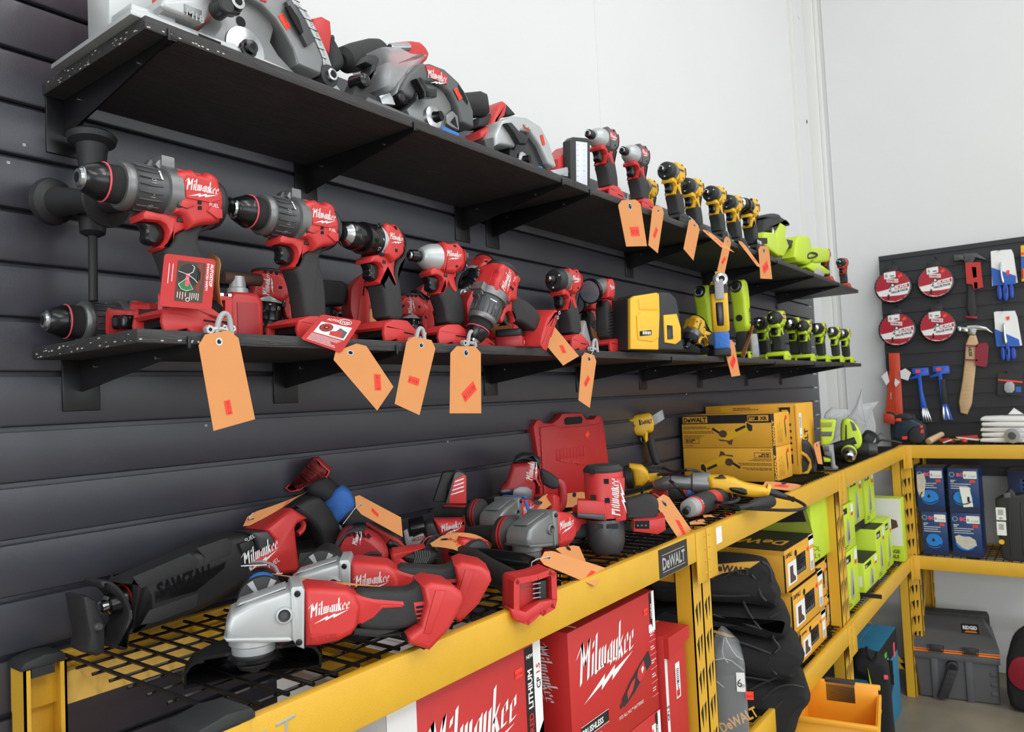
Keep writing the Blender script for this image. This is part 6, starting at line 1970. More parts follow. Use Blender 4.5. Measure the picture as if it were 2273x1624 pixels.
# ---- stick tool whose open red battery mount hangs over the beam
F = Fr((.955, .690, ZD), -30)
t = thing('stick_tool', 'black handled tool pushing its empty red battery mount out over the yellow beam', 'power tool', F)
b = MB()
def WO(pts, off=0.0, fl=None):
 return OL(F, IW, pts, off, fl)
ring = WO([(290, 1160), (310, 1130), (430, 1110), (500, 1095), (620, 1050), (670, 1080), (678, 1320), (660, 1400), (550, 1470), (530, 1450), (480, 1500), (420, 1550), (330, 1520), (290, 1440)], 0)
b.prism(ring, .004, .034, 'red', .004)
inner = WO([(345, 1180), (440, 1160), (440, 1185), (600, 1130), (610, 1340), (480, 1420), (430, 1470), (345, 1465)], 0)
n = len(ring)
def strip(b, A, B, y0, y1, m, th=.006):
 for p, q_ in zip(A, A[1:] + A[:1]):
  dx, dz = q_[0] - p[0], q_[1] - p[1]
  L = math.hypot(dx, dz) or 1e-6
  nx, nz = -dz / L * th, dx / L * th
  cxr = sum(a[0] for a in A) / len(A); czr = sum(a[1] for a in A) / len(A)
  if (cxr - p[0]) * nx + (czr - p[1]) * nz < 0:
   nx, nz = -nx, -nz
  b.prism([p, q_, (q_[0] + nx, q_[1] + nz), (p[0] + nx, p[1] + nz)], y0, y1, m, 0)
strip(b, ring, None, -.016, .008, 'red', .009)
b.prism(WO([(290, 1420), (430, 1450), (560, 1360), (670, 1340), (660, 1400), (550, 1470), (420, 1550), (330, 1520)], -.016), -.018, .006, 'red', .002)
b.prism(WO([(520, 1165), (600, 1150), (605, 1330), (530, 1340)], .0), -.010, .006, 'black', .003)
for i in range(4):
 q = WO([(495, 1200 + i * 42), (565, 1195 + i * 42)], -.012)
 b.box(q[0][0], q[1][0], -.014, -.004, q[0][1] - .0008, q[0][1] + .0008, 'steel')
b.build('battery_mount', t)
b = MB()
a0 = WO([(480, 1250)], 0)[0]
p1 = Vector(at(1110, 1300, z=ZD + .024)) - Vector(F.o)
loc = lambda P: Vector((P.dot(Vector(F.a)), P.dot(Vector(F.n)), P.dot(Vector(F.u))))
p1 = loc(p1)
p2 = loc(Vector(at(1240, 1225, z=ZD + .03)) - Vector(F.o))
p3 = loc(Vector(at(1290, 1240, z=ZD + .02)) - Vector(F.o))
b.lathe((a0[0] - .01, .03, a0[1] - .0), tuple(Vector((a0[0] - .01, .03, a0[1])) + (Vector((-.02, .20, .02)))), [(0, .024), (.02, .021), (.1, .019), (.16, .020), (.2, .016)], 'black_knurl', 22)
b.build('grip', t)
b = MB()
b.lathe((a0[0] + .05, .10, a0[1] + .015), (a0[0] - .05, .26, a0[1] + .02), [(0, .012), (.02, .016), (.1, .016), (.14, .014), (.18, .006)], 'black_gloss', 18)
b.build('extension_arm', t)
# ---- red drill lying behind grinder two
dup(HD, fit([((.137, -.01, .181), (1085, 1235)), ((.05, 0, .181), (960, 1258)), ((.08, -.033, .19), (1010, 1215))], (1.02, .98, ZD, 75, 0, -20), rest=((.1, -.03, .18), ZD), free=(1, 0, 1, 0, 0, 1)),
 'red FUEL drill lying on its side among the grinders, under a curled orange tag')
# ---- two red corded rotary tools
def barrel_tool(label, p0, p1, taped=False, nose=True, z=ZD + .028):
 A = Vector(at(*p0, z=z)); Bv = Vector(at(*p1, z=z))
 d = (Bv - A); L = d.length; d.normalize()
 yaw = math.degrees(math.atan2(d.y, d.x))
 F = Fr(A, yaw)
 t = thing('rotary_tool', label, 'power tool', F)
 b = MB()
 b.lathe((0, 0, 0), (L, 0, 0), [(.028, .020), (.034, .026), (.06, .0265), (L * .7, .0255), (L * .95, .023), (L, .016)], 'red', 28)
 b.brand(lambda u, v, d_: (u, -math.cos(v / .027) * .0269 - d_, math.sin(v / .027) * .0269), .035, .008, .040, 'white')
 b.build('housing', t)
 for x0, x1 in ((.04, L * .42), (L * .55, L * .74), (L * .93, L * 1.02)):
  b = MB()
  b.lathe((x0, 0, 0), (x1, 0, 0), [(0, .0262), (.003, .0275), (x1 - x0 - .003, .0272), (x1 - x0, .0255)], 'black_soft', 24)
  b.build('rubber_band', t)
 if nose:
  b = MB()
  b.lathe((-.004, 0, 0), (.04, 0, 0), [(0, .012), (.003, .0215), (.02, .0235), (.034, .024)], 'grey_lt', 22)
  b.lathe((-.030, -.004, -.004), (0, 0, 0), [(0, .005, 'void'), (.001, .0085), (.010, .0095), (.02, .008), (.03, .008)], 'gun_dark', 14)
  b.build('nose', t)
 if taped:
  b = MB()
  b.lathe((L * .5, 0, 0), (L * .75, 0, 0), [(0, .0274), (.002, .0284), (L * .25 - .002, .028), (L * .25, .027)], 'tape', 24)
  b.build('blue_tape', t, label='band of blue tape')
 else:
  b = MB()
  for i in range(4):
   a0 = L * .74 + i * .010
   b.tube([(a0 + .006 * math.sin(k), .0278 * math.cos(k * math.pi / 6), .0278 * math.sin(k * math.pi / 6)) for k in range(12)], .0011, 'white' if i % 2 else 'red', 5, closed=True)
  b.build('wire_wrap', t)
 return t
barrel_tool('red and black rotary tool with grey nose wrapped in wire, behind the leaning orange tag', (1528, 1128), (1625, 1092))
barrel_tool('red and black rotary tool with a blue tape band, behind the wire-wrapped one', (1452, 1103), (1555, 1070), taped=True, nose=False, z=ZD + .03)
# ---- corded yellow drill
A = Vector(at(1460, 1090, z=ZD + .045)); Bv = Vector(at(1660, 1110, z=ZD + .03))
F = FF((1.95, .90, ZD + .042))
CDR = (1340, 880, 360 / 1827)
t = thing('corded_drill', 'large yellow corded drill lying on its side with a steel chuck and looped black cord', 'drill', F)
def DO(pts, off=0.0, fl=None):
 return OL(F, CDR, pts, off, fl)
b = MB()
axis(b, F, CDR, (560, 1010), (760, 960), [(0, .009, 'void'), (.01, .016, 'steel'), (.1, .022, 'gun'), (.5, .026, 'gun'), (.55, .028, 'gun'), (1, .028)], 'gun', 0, k=.68)
b.build('chuck', t)
b = MB()
axis(b, F, CDR, (760, 960), (1200, 975), [(0, .026), (.3, .030), (.5, .031), (.55, .042), (.95, .046), (1, .044)], 'alu_dark', 0, k=.66)
b.build('gear_case', t)
b = MB()
b.prism(smooth(DO([(1150, 890), (1260, 880), (1450, 900), (1560, 960), (1720, 990), (1830, 1010), (1840, 1080), (1760, 1120), (1620, 1120), (1450, 1080), (1330, 1060), (1190, 1050)]), 1), -.036, .030, 'dw', .014, 4)
b.prism(DO([(1240, 905), (1340, 885), (1380, 910), (1290, 918)], -.02), -.037, .0, 'black', .002)
b.build('housing', t)
b = MB()
b.prism(smooth(DO([(1395, 1015), (1420, 1000), (1590, 1010), (1610, 1080), (1560, 1090), (1430, 1050)]), 1), -.044, -.024, 'black_gloss', .007)
b.build('trigger', t)
b = MB()
axis(b, F, CDR, (1820, 1060), (1860, 1075), [(0, .022), (1, .020)], 'dw', 0)
q = DO([(1860, 1070), (2100, 1145)])
b.lathe((q[0][0], 0, q[0][1]), (q[1][0], 0, q[1][1]), [(0, .011), (.02, .010), (.06, .006), (.065, .008), (.07, .005)], 'cord', 12)
b.build('cord_boot', t)
b = MB()
cp = []
for (u, v, z) in ((1750, 1102, .03), (1785, 1118, .02), (1790, 1128, .012), (1760, 1133, .010), (1680, 1130, .010), (1600, 1125, .012), (1560, 1112, .016)):
 P = Vector(at(u, v, z=ZD + z)) - Vector(F.o)
 cp.append(tuple(loc2 for loc2 in (P.dot(Vector(F.a)), P.dot(Vector(F.n)), P.dot(Vector(F.u)))))
b.tube(cp, .0042, 'cord', 8, sm=2)
for k, (u0, v0, w_, h_) in enumerate(((1640, 1108, 70, 14), (1625, 1098, 80, 10), (1610, 1106, 60, 10))):
 cp = []
 for i in range(14):
  a = 2 * math.pi * i / 14
  P = Vector(at(u0 + w_ * .5 * math.cos(a), v0 + h_ * math.sin(a), z=ZD + .012 + k * .009)) - Vector(F.o)
  cp.append((P.dot(Vector(F.a)), P.dot(Vector(F.n)), P.dot(Vector(F.u))))
 b.tube(cp, .0042, 'cord', 8, closed=True)
for arr in ([(1425, 1095, .01), (1430, 1060, .05), (1470, 1050, .09), (1530, 1058, .085), (1545, 1072, .06)], [(1465, 1030, .02), (1490, 1050, .09), (1530, 1040, .11), (1560, 1050, .08), (1560, 1060, .05)], [(1480, 1062, .07), (1500, 1075, .08), (1520, 1100, .02)]):
 cp = []
 for (u, v, z) in arr:
  P = Vector(at(u, v, z=ZD + z)) - Vector(F.o)
  cp.append((P.dot(Vector(F.a)), P.dot(Vector(F.n)), P.dot(Vector(F.u))))
 b.tube(cp, .0044, 'cord', 8, sm=2)
P0, P1 = [Vector(at(u, v, z=ZD + .018)) - Vector(F.o) for u, v in ((1640, 1128), (1712, 1112))]
P0, P1 = [Vector((P.dot(Vector(F.a)), P.dot(Vector(F.n)), P.dot(Vector(F.u)))) for P in (P0, P1)]
Lq = (P1 - P0).length
b.lathe(P0, P1, [(0, .005), (Lq * .3, .007), (Lq * .45, .014), (Lq * .9, .0175), (Lq, .015)], 'cord', 16)
b.build('power_cord', t)
# ---- yellow grinder behind, nailer
F = FF((2.02, 1.05, ZD))
t = thing('angle_grinder', 'dusty yellow angle grinder lying between the wrench and the corded drill', 'angle grinder', F)
def YO(pts, off=0.0, fl=None):
 return OL(F, CDR, pts, off, fl)
b = MB()
axis(b, F, CDR, (240, 910), (330, 900), [(0, .020), (.1, .034), (.9, .036), (1, .030)], 'black', -.01)
b.build('flange', t)
b = MB()
b.prism(YO([(320, 830), (270, 800), (290, 755), (430, 770), (500, 830), (520, 930), (440, 1000), (350, 1000)], 0, .002), -.034, .034, 'dw', .012, 3)
b.prism(YO([(480, 810), (640, 820), (660, 900), (600, 960), (500, 960)], 0, .002), -.026, .026, 'dw', .008, 3)
b.prism(YO([(490, 800), (640, 815), (650, 850), (500, 860)], 0, .002), -.028, .028, 'black_soft', .006)
b.build('housing', t)
F = FF((2.30, 1.09, ZD))
t = thing('brad_nailer', 'yellow and black nail gun standing upright beside the red case, nose to the left', 'nail gun', F)
def NO(pts, off=0.0, fl=None):
 return OL(F, CDR, pts, off, fl)
b = MB()
b.prism(NO([(255, 255), (280, 230), (380, 200), (510, 180), (545, 200), (570, 290), (560, 380), (530, 400), (500, 400), (500, 490), (470, 515), (440, 440), (370, 430), (310, 370), (330, 330)], 0), -.045, .04, 'dw', .014, 3)
q = NO([(425, 300)], -.045)
b.text(lambda u, v, d: (u, -.0456 - d, v), 'DeWALT', q[0][0], q[0][1] - .004, .018, 'ink', bold=.04, rot=6, maxw=.036)
q = NO([(395, 260), (410, 258), (420, 320), (405, 325)], -.045)
b.prism(q, -.0458, -.043, 'void')
b.build('housing', t)
b = MB()
b.prism(NO([(130, 380), (175, 330), (250, 270), (330, 270), (350, 310), (300, 350), (200, 350)], 0), -.03, .03, 'black', .008)
b.prism(NO([(120, 365), (175, 330), (205, 340), (170, 365), (130, 385)], -.01), -.02, .01, 'steel', .002)
b.prism(NO([(180, 350), (230, 350), (345, 750), (440, 770), (300, 300), (250, 300), (300, 480), (400, 770), (290, 760)], 0, .0) if False else NO([(178, 360), (235, 350), (360, 760), (300, 765)], 0, .0), -.014, .014, 'black', .003)
b.prism(NO([(250, 340), (300, 340), (435, 765), (385, 765)], 0, .0), -.012, .012, 'black_gloss', .003)
b.build('magazine', t)
b = MB()
b.prism(smooth(NO([(480, 450), (540, 400), (580, 520), (640, 740), (610, 765), (560, 765), (500, 600)], 0, .0), 1), -.028, .028, 'black_soft', .012, 3)
axis(b, F, CDR, (545, 215), (600, 300), [(0, .04), (1, .03)], 'grey_lt', 0)
b.build('grip', t)
b = MB()
b.prism(NO([(400, 450), (430, 440), (445, 500), (430, 550), (415, 545)], 0), -.008, .008, 'black_gloss', .003)
b.build('trigger', t)
# cartons and cases
def carton(name, label, cat, o, yaw, W, D, H, m, group=None, top=None, r=.0015):
 """W along the frame's a (seen face), D away, H up; origin at the near lower left corner of the seen face"""
 t = thing(name, label, cat, Fr(o, yaw), group)
 b = MB()
 b.box(0, W, 0, D, 0, H, m, r, seg=1)
 if top:
  b.box(.001, W - .001, .001, D - .001, H - .0005, H + .0006, top)
 b.box(.004, W - .004, D / 2 - .0005, D / 2 + .0005, H, H + .0008, 'cardboard')
 return t, b
def front(lift=0.0):
 return lambda u, v, d: (u, -.0004 - lift - d, v)
def left(D):
 """left end face of a carton (x = 0): u runs from the back to the front"""
 return lambda u, v, d: (-.0004 - d, D - u, v)
def right(W):
 return lambda u, v, d: (W + .0004 + d, u, v)
def rect(b, fn, x0, x1, y0, y1, m, d=0.0):
 b.face(fn, [(x0, y0), (x1, y0), (x1, y1), (x0, y1)], m, d)
def fine(b, fn, x, y, w, n, gap, m, th=None, seed=1):
 r = random.Random(seed)
 th = th or gap * .4
 for i in range(n):
  c = x
  end = x + w * (.55 + .45 * r.random())
  while c < end:
   l = gap * (.8 + 2.2 * r.random())
   rect(b, fn, c, min(c + l, end), y - i * gap, y - i * gap + th, m, .0002)
   c += l + gap * .35
def price(par, fn, x, y, w, h, txt='$99.00', rot=0, m='sticker'):
 b = MB()
 rect(b, fn, x, x + w, y, y + h, m, .0006)
 b.text(fn, txt, x + w / 2, y + h * .25, h * .5, 'ink_red', align='CENTER', maxw=w * .9, d=.0009)
 return b.build('price_sticker', par)
def rlabel(par, fn, x, y, w, h, vert=False, big='6', n=2, seed=3):
 b = MB()
 b.face(fn, rrect(x, x + w, y, y + h, min(w, h) * .08, 2), 'white', .0005)
 if vert:
  b.text(fn, big, x + w * .7, y + h * .06, w * .6, 'ink', rot=90, d=.0008)
  for i in range(8):
   rect(b, fn, x + w * .2, x + w * .75, y + h * (.42 + i * .055), y + h * (.42 + i * .055 + .025), 'ink', .0008)
 else:
  b.text(fn, big, x + w * .06, y + h * .25, h * .6, 'ink', d=.0008)
  fine(b, fn, x + w * .38, y + h * .7, w * .5, 1, h * .12, 'ink', seed=seed)
  b.text(fn, '$ 134.99', x + w * .36, y + h * .22, h * .26, 'ink', d=.0008, maxw=w * .55)
 return b.build('price_label', par)
# ---- big red tool kit cartons under the first deck (front faces look into the aisle)
ZS = 0.678 + .001       # lower deck
XA, XB = .687, 1.036
H1 = 0.30
H1b = 1.150 - ZS
t, b = carton('tool_carton', 'red and white ratchet kit carton directly under the nearest yellow beam', 'carton', (XA - .0, .742, ZS), 0, XB - XA, .23, H1b, 'card_red', top='white_card')
W, H = XB - XA, H1b
fn = front()
lf = left(.23)
rect(b, fn, 0, .055, .12, H, 'white_card')
rect(b, fn, 0, .02, 0, .12, 'white_card')
b.brand(fn, .068, H - .115, .215, 'white', d=.0003)
rect(b, fn, W - .045, W - .022, H - .155, H - .012, 'ink', .0003)
b.face(fn, [(W - .045, H - .155), (W - .045, H - .18), (W - .022, H - .155)], 'ink', .0003)
rect(b, fn, W - .022, W - .0005, H - .16, H - .001, 'white', .0003)
b.face(fn, [(W - .022, H - .16), (W - .0005, H - .16), (W - .0005, H - .14), (W - .022, H - .165)], 'white', .0003)
b.text(fn, 'RED', W - .0275, H - .148, .017, 'card_red', rot=90, bold=.03, d=.0006)
b.text(fn, 'LITHIUM', W - .0275, H - .110, .017, 'white', rot=90, bold=.03, d=.0006, maxw=.062)
b.text(fn, 'CP', W - .0045, H - .085, .015, 'ink', rot=90, bold=.02, d=.0006)
b.text(fn, '1.5', W - .0045, H - .060, .015, 'card_red', rot=90, bold=.02, d=.0006)
b.text(fn, 'NEW', W - .041, H - .030, .008, 'white', bold=.03, d=.0006)
rect(b, fn, W - .045, W - .0005, H - .215, H - .195, 'white', .0003)
fine(b, fn, W - .043, H - .200, .04, 2, .006, 'card_red')
for k in range(3):
 rect(b, fn, W - .045, W - .0005, H - .245 - k * .05, H - .2455 - k * .05, 'white', .0003)
 fine(b, fn, W - .035, H - .225 - k * .05, .03, 2, .007, 'white')
b.face(fn, [(W - .078, H - .20), (W - .074, H - .165), (W - .062, H - .160), (W - .056, H - .172), (W - .058, H - .21), (W - .05, H - .235), (W - .052, H - .28), (W - .085, H - .28), (W - .083, H - .24)], 'black', .0004)
b.face(fn, [(W - .085, H - .24), (W - .055, H - .235), (W - .054, H - .26), (W - .085, H - .265)], 'red', .0006)
b.face(fn, [(W - .15, H - .262), (W - .10, H - .235), (W - .088, H - .24), (W - .090, H - .262), (W - .145, H - .285)], 'black', .0004)
rect(b, lf, .0, .23, .09, H, 'white_card')
b.text(lf, 'SPECIAL', .13, H - .062, .018, 'ink', d=.0004, bold=.02)
b.text(lf, 'SPÉCIALE', .115, H - .083, .018, 'ink', d=.0004, bold=.02)
b.face(lf, [(.0, .09), (.23, .09), (.23, H - .135), (0, H - .095)], 'card_red', .0004)
b.text(lf, 'Milwaukee', .02, H - .13, .03, 'white', rot=0, d=.0007, maxw=.15)
b.build('carton', t)
price(t, fn, W - .073, H - .052, .020, .014, '$175.00')
XC, XD = 1.121, 1.455
zt2 = 1.127
H2 = .245
Z2 = zt2 - H2
for kk, (z0, lab) in enumerate(((Z2, 'red rotary tool kit carton, upper of two, under the beam left of the rack joint'), (Z2 - H2 - .0015, 'red carton beneath the rotary tool kit carton'))):
 if z0 < ZS:
  hh = Z2 - .0015 - ZS
  z0 = ZS
 else:
  hh = H2
 t, b = carton('tool_carton', lab, 'carton', (XC, .742, z0), 0, XD - XC, .115, hh, 'card_red')
 W, H = XD - XC, hh
 fn, lf = front(), left(.115)
 tp = lambda u, v, d: (W - u, .115 - v, H + .001 + d)
 if kk == 0:
  b.brand(fn, .028, H - .095, .215, 'white', d=.0003, rise=.0)
  cc, ss = math.cos(.42), math.sin(.42)
  dr = lambda pts: [(.170 + a * cc - q_ * ss, .058 + a * ss + q_ * cc) for a, q_ in pts]
  P = dr([(0, -.004), (.010, -.004), (.012, -.010), (.035, -.013), (.06, -.016), (.10, -.015), (.14, -.017), (.145, -.014), (.145, .014), (.10, .016), (.05, .015), (.03, .011), (.012, .009), (.010, .004), (0, .004)])
  b.face(fn, P, 'black', .0003)
  b.face(fn, dr([(.085, -.014), (.118, -.015), (.118, .013), (.092, .012), (.080, .002)]), 'red', .0006)
  b.face(fn, dr([(.03, -.008), (.055, -.006), (.075, .006), (.060, .010), (.034, .006)]), 'red', .0006)
  b.face(fn, dr([(.100, -.006), (.112, -.002), (.110, .006), (.102, .004)]), 'white', .0008)
  rect(b, fn, .028, .125, .050, .072, 'ink', .0003)
  rect(b, fn, .0275, .1255, .0495, .0505, 'white', .0005); rect(b, fn, .0275, .1255, .0715, .0725, 'white', .0005)
  b.text(fn, 'BRUSHLESS', .031, .055, .015, 'white', bold=.03, d=.0006, maxw=.09)
  for i, tx in enumerate(('Rotary Tool Kit', 'Juego de herramienta', 'giratoria', "Jeu d'outil rotatif")):
   b.text(fn, tx, .028, .036 - i * .010, .011, 'white', d=.0003)
  b.text(fn, "FITS ALL M12™ BATTERIES", .165, .036, .009, 'white', d=.0003, maxw=.10)
  for k in range(5):
   rect(b, fn, W - .030, W - .001, H - .10 - k * .028, H - .1005 - k * .028, 'white', .0003)
   fine(b, fn, W - .026, H - .085 - k * .028, .022, 2, .005, 'white', seed=k)
  rect(b, fn, W - .030, W - .0005, H - .082, H - .066, 'white', .0004)
 else:
  fine(b, fn, W - .035, H - .05, .03, 4, .008, 'white')
  b.brand(fn, .05, H - .12, .2, 'white', d=.0003)
  rect(b, fn, W - .04, W - .0005, H - .04, H - .02, 'white', .0004)
 b.face(fn, [(W - .022, H - .002), (W - .012, H - .002), (W - .012, H - .075), (W - .022, H - .060)], 'ink', .0005)
 rect(b, fn, W - .012, W - .0002, H - .075, H - .0005, 'white', .0005)
 b.text(fn, 'LITHIUM', W - .0135, H - .055, .008, 'white', rot=90, bold=.03, d=.0008, maxw=.036)
 b.brand(lf, .040, H - .030, .105, 'white', d=.0003, rot=-78)
 rect(b, lf, .006, .016, H - .055, H - .012, 'ink', .0003)
 b.text(lf, 'BRUSHLESS', .0135, H - .050, .008, 'white', rot=90, d=.0006, maxw=.035)
 b.brand(tp, .03, .035, .09, 'white', d=.0002)
 rect(b, tp, W - .035, W - .030, .002, .112, 'white', .0002)
 b.build('carton', t)
 price(t, fn, W - .050, H - .042, .018, .013, '$119.00')
t, b = carton('tool_carton', 'narrow red carton with a crushed flap and white price label, beside the joint post', 'carton', (1.475, .735, ZS), 0, .105, .12, .345, 'card_red')
fn = front()
lf = left(.12)
rect(b, fn, 0, .012, .10, .30, 'white_card')
b.text(fn, 'CP1.5', .010, .17, .013, 'ink', rot=90, bold=.02, d=.0006)
b.prism([(.0, .30), (.105, .318), (.105, .345), (0, .345)], -.012, .0, 'card_red', ax='y')
b.build('carton', t)
rlabel(t, fn, .048, .20, .022, .075, vert=True, big='22494')
price(t, fn, .050, .203, .016, .015, '$99')
# ---- yellow grinder cartons on the second rack: their long faces look left
XF = 2.55
for k, (z0, lab) in enumerate(((ZD + .001, 'yellow and black grinder carton, lower of the pair, printed upside down'), (ZD + .1165, 'yellow and black DeWALT 20V XR grinder carton on top of the pair'))):
 y_near, y_far = .828, 1.150
 t, b = carton('grinder_carton', lab, 'carton', (XF, y_far, z0), -90, y_far - y_near, .200, .114, 'dw_card')
 W, H = y_far - y_near, .114
 f0 = front()
 fn = f0 if k else (lambda u, v, d, f0=f0: f0(W - u, H - v, d))
 if k:
  rect(b, fn, 0, W, H - .030, H, 'ink', .0002)
  rect(b, fn, .006, .098, H - .026, H - .004, 'dw_card', .0003)
  b.text(fn, 'DeWALT', .009, H - .023, .022, 'ink', bold=.05, d=.0006, maxw=.086)
  rect(b, fn, W - .080, W - .008, H - .024, H - .004, 'dw_card', .0003)
  rect(b, fn, W - .078, W - .042, H - .021, H - .007, 'ink', .0005)
  b.text(fn, '20V', W - .075, H - .0195, .013, 'dw_card', bold=.04, d=.0008)
  b.text(fn, 'XR', W - .038, H - .0205, .017, 'ink', bold=.04, d=.0006)
 fine(b, fn, .006, H - .042, .105, 2, .005, 'ink', seed=5)
 fine(b, fn, .006, H - .058, .13, 2, .005, 'ink', seed=6)
 fine(b, fn, .006, H - .073, .11, 2, .005, 'ink', seed=7)
 for (x0, x1, y0, y1) in ((.008, .064, .015, .0165), (.008, .064, .031, .0325), (.008, .0095, .015, .0325), (.0625, .064, .015, .0325)):
  rect(b, fn, x0, x1, y0, y1, 'ink', .0003)
 fine(b, fn, .013, .025, .048, 2, .006, 'ink', th=.004, seed=9)
 fine(b, fn, .008, .006, .04, 1, .004, 'ink', seed=10)
 G_ = [(.115, .066), (.128, .072), (.150, .058), (.170, .056), (.195, .064), (.232, .080), (.236, .090), (.262, .078), (.262, .056), (.252, .050), (.240, .056), (.205, .040), (.178, .030), (.165, .026), (.140, .034), (.138, .046), (.118, .056)]
 b.face(fn, G_, 'dw', .0003)
 b.face(fn, [(.112, .064), (.118, .071), (.146, .053), (.141, .046)], 'rubber', .0005)
 b.add([fn(.153 + .015 * math.cos(i * .5), .048 + .013 * math.sin(i * .5), .0006) for i in range(12)], [tuple(range(12))], 'brown')
 b.face(fn, [(.195, .062), (.232, .078), (.236, .070), (.200, .054)], 'rubber', .0006)
 b.face(fn, [(.238, .086), (.258, .076), (.257, .058), (.246, .056), (.238, .070)], 'rubber', .0006)
 b.face(fn, [(.136, .030), (.175, .024), (.188, .030), (.182, .010), (.172, .012), (.165, .022), (.140, .024)], 'brown', .0006)
 ef = right(W)
 e2 = ef if k else (lambda u, v, d, ef=ef: ef(u, v, d))
 rect(b, e2, 0, .030, 0, H, 'ink', .0002)
 b.text(e2, 'DeWALT', .026, .006, .030, 'dw_card', rot=90, bold=.05, d=.0005, maxw=.085)
 for q in range(5):
  fine(b, lambda u, v, d, e2=e2: e2(v, u, d), .012, .060 + q * .012, .07, 1, .01, 'ink', th=.0016, seed=q)
 b.face(e2, [(.14, .085), (.146, .095), (.152, .06), (.156, .045), (.148, .02), (.144, .04)], 'brown', .0004)
 b.build('carton', t)
 price(t, e2, .150, H - .026, .020, .013, '$99')
t, b = carton('tool_carton', 'tall yellow carton with DeWALT running down its front, behind the two grinder cartons', 'carton', (2.80, 1.160, ZD + .001), -90, .345, .21, .255, 'dw_card')
fn = front()
W, H = .345, .255
b.text(fn, 'DeWALT', W - .060, H - .012, .052, 'ink', rot=-90, bold=.04, d=.0003, maxw=.205)
for x in (W - .066, W - .008):
 rect(b, fn, x, x + .0012, .03, H - .008, 'ink', .0003)
fine(b, lambda u, v, d: fn(v, u, d), H - .13, W - .075, .12, 3, .007, 'ink', seed=12)
rect(b, fn, .06, .10, H - .025, H - .005, 'dw', .0003)
fine(b, fn, .11, H - .012, .11, 2, .006, 'ink', seed=14)
rt = right(W)
b.text(rt, 'DeWALT', .12, .02, .06, 'ink', rot=90, bold=.04, d=.0003, maxw=.14)
b.build('carton', t)
rlabel(t, rt, .02, .13, .03, .09, vert=True)
VG = (1700, 860, 310 / 2098)
F = FF((2.86, .80, ZD))
t = thing('cut_off_tool', 'black and yellow grinder standing on end against the yellow cartons, tag tied to it', 'power tool', F)
b = MB()
b.prism(smooth(OL(F, VG, [(400, 660), (430, 680), (560, 780), (640, 800), (760, 1000), (770, 1280), (700, 1340), (520, 1330), (430, 1200), (400, 1000)], 0, .001), 1), -.02, .05, 'black', .012, 3)
b.build('housing', t)
b = MB()
b.prism(OL(F, VG, [(395, 860), (500, 930), (620, 1000), (680, 1080), (690, 1200), (640, 1290), (520, 1330), (480, 1330), (620, 1240), (655, 1120), (600, 1040), (480, 960), (400, 910)], -.02, .0), -.028, -.01, 'dw', .002)
b.prism(OL(F, VG, [(405, 665), (520, 740), (520, 760), (400, 690)], -.01), -.024, .0, 'dw', .001)
b.build('trim', t, label='yellow edge trim')
b = MB()
b.prism(smooth(OL(F, VG, [(370, 960), (440, 950), (540, 1000), (540, 1080), (450, 1080), (470, 1180), (430, 1220), (380, 1100)], -.02, .0), 1), -.030, -.01, 'grey_lt', .003)
b.prism(smooth(OL(F, VG, [(440, 1080), (560, 1060), (640, 1130), (640, 1230), (540, 1290), (470, 1240)], -.02, .0), 1), -.034, -.01, 'black_soft', .008)
b.build('nose_guard', t)
# ---- lime green tools on the third rack
F = FF((2.98, .80, ZD))
t = thing('jigsaw', 'lime green jigsaw with a cast silver head standing at the end of the yellow cartons', 'power saw', F)
b = MB()
b.prism(OL(F, VG, [(815, 480), (1040, 475), (1055, 500), (1010, 780), (940, 860), (830, 860)], 0, .001), -.02, .045, 'ryobi', .008, 3)
for z in (520, 660):
 b.prism(OL(F, VG, [(820, z), (1000, z), (985, z + 70), (830, z + 70)], -.02), -.0225, -.015, 'grey_pl' if z > 600 else 'ryobi_dull', .001)
b.prism(OL(F, VG, [(860, 1040), (980, 1060), (980, 1110), (870, 1110)], 0, .001), -.02, .03, 'ryobi', .003)
b.build('housing', t)
b = MB()
b.prism(OL(F, VG, [(845, 860), (1015, 850), (1030, 1000), (1045, 1160), (1090, 1200), (1060, 1240), (980, 1240), (970, 1040), (880, 1010)], -.01, .001), -.024, .02, 'alu_dark', .004)
b.prism(OL(F, VG, [(880, 880), (950, 880), (950, 960), (880, 960)], -.024), -.0255, -.02, 'gun_dark', .001)
b.prism(OL(F, VG, [(870, 1200), (1090, 1220), (1080, 1260), (870, 1250)], 0, .0), -.03, .05, 'gun_dark', .002)
b.build('head', t)
F = FF((3.36, .85, ZD))
t = thing('corded_drill', 'lime green corded drill lying with its chuck towards the viewer near the rack corner', 'drill', F)
b = MB()
b.prism(smooth(OL(F, VG, [(1120, 780), (1130, 520), (1180, 465), (1270, 470), (1370, 560), (1440, 700), (1445, 850), (1370, 930), (1220, 900), (1150, 860)], 0, .001), 1), -.03, .08, 'ryobi', .014, 3)
b.prism(OL(F, VG, [(1270, 500), (1330, 540), (1370, 640), (1310, 650)], -.03), -.032, -.02, 'grey_pl', .001)
b.prism(OL(F, VG, [(1195, 560), (1215, 560), (1220, 760), (1330, 900), (1240, 880), (1190, 790)], -.03), -.033, -.02, 'black', .001)
b.build('housing', t)
b = MB()
c0 = OL(F, VG, [(1245, 1000)], 0)[0]
b.lathe((c0[0], -.16, c0[1]), (c0[0], -.02, c0[1] + .02), [(0, .006, 'void'), (.001, .010, 'steel'), (.003, .018, 'steel'), (.02, .024), (.06, .026), (.08, .026, 'ryobi'), (.09, .030, 'ryobi'), (.10, .030), (.14, .032)], 'gun_dark', 22)
b.build('chuck', t)
b = MB()
a0, a1 = OL(F, VG, [(1020, 900), (1200, 830)], 0)
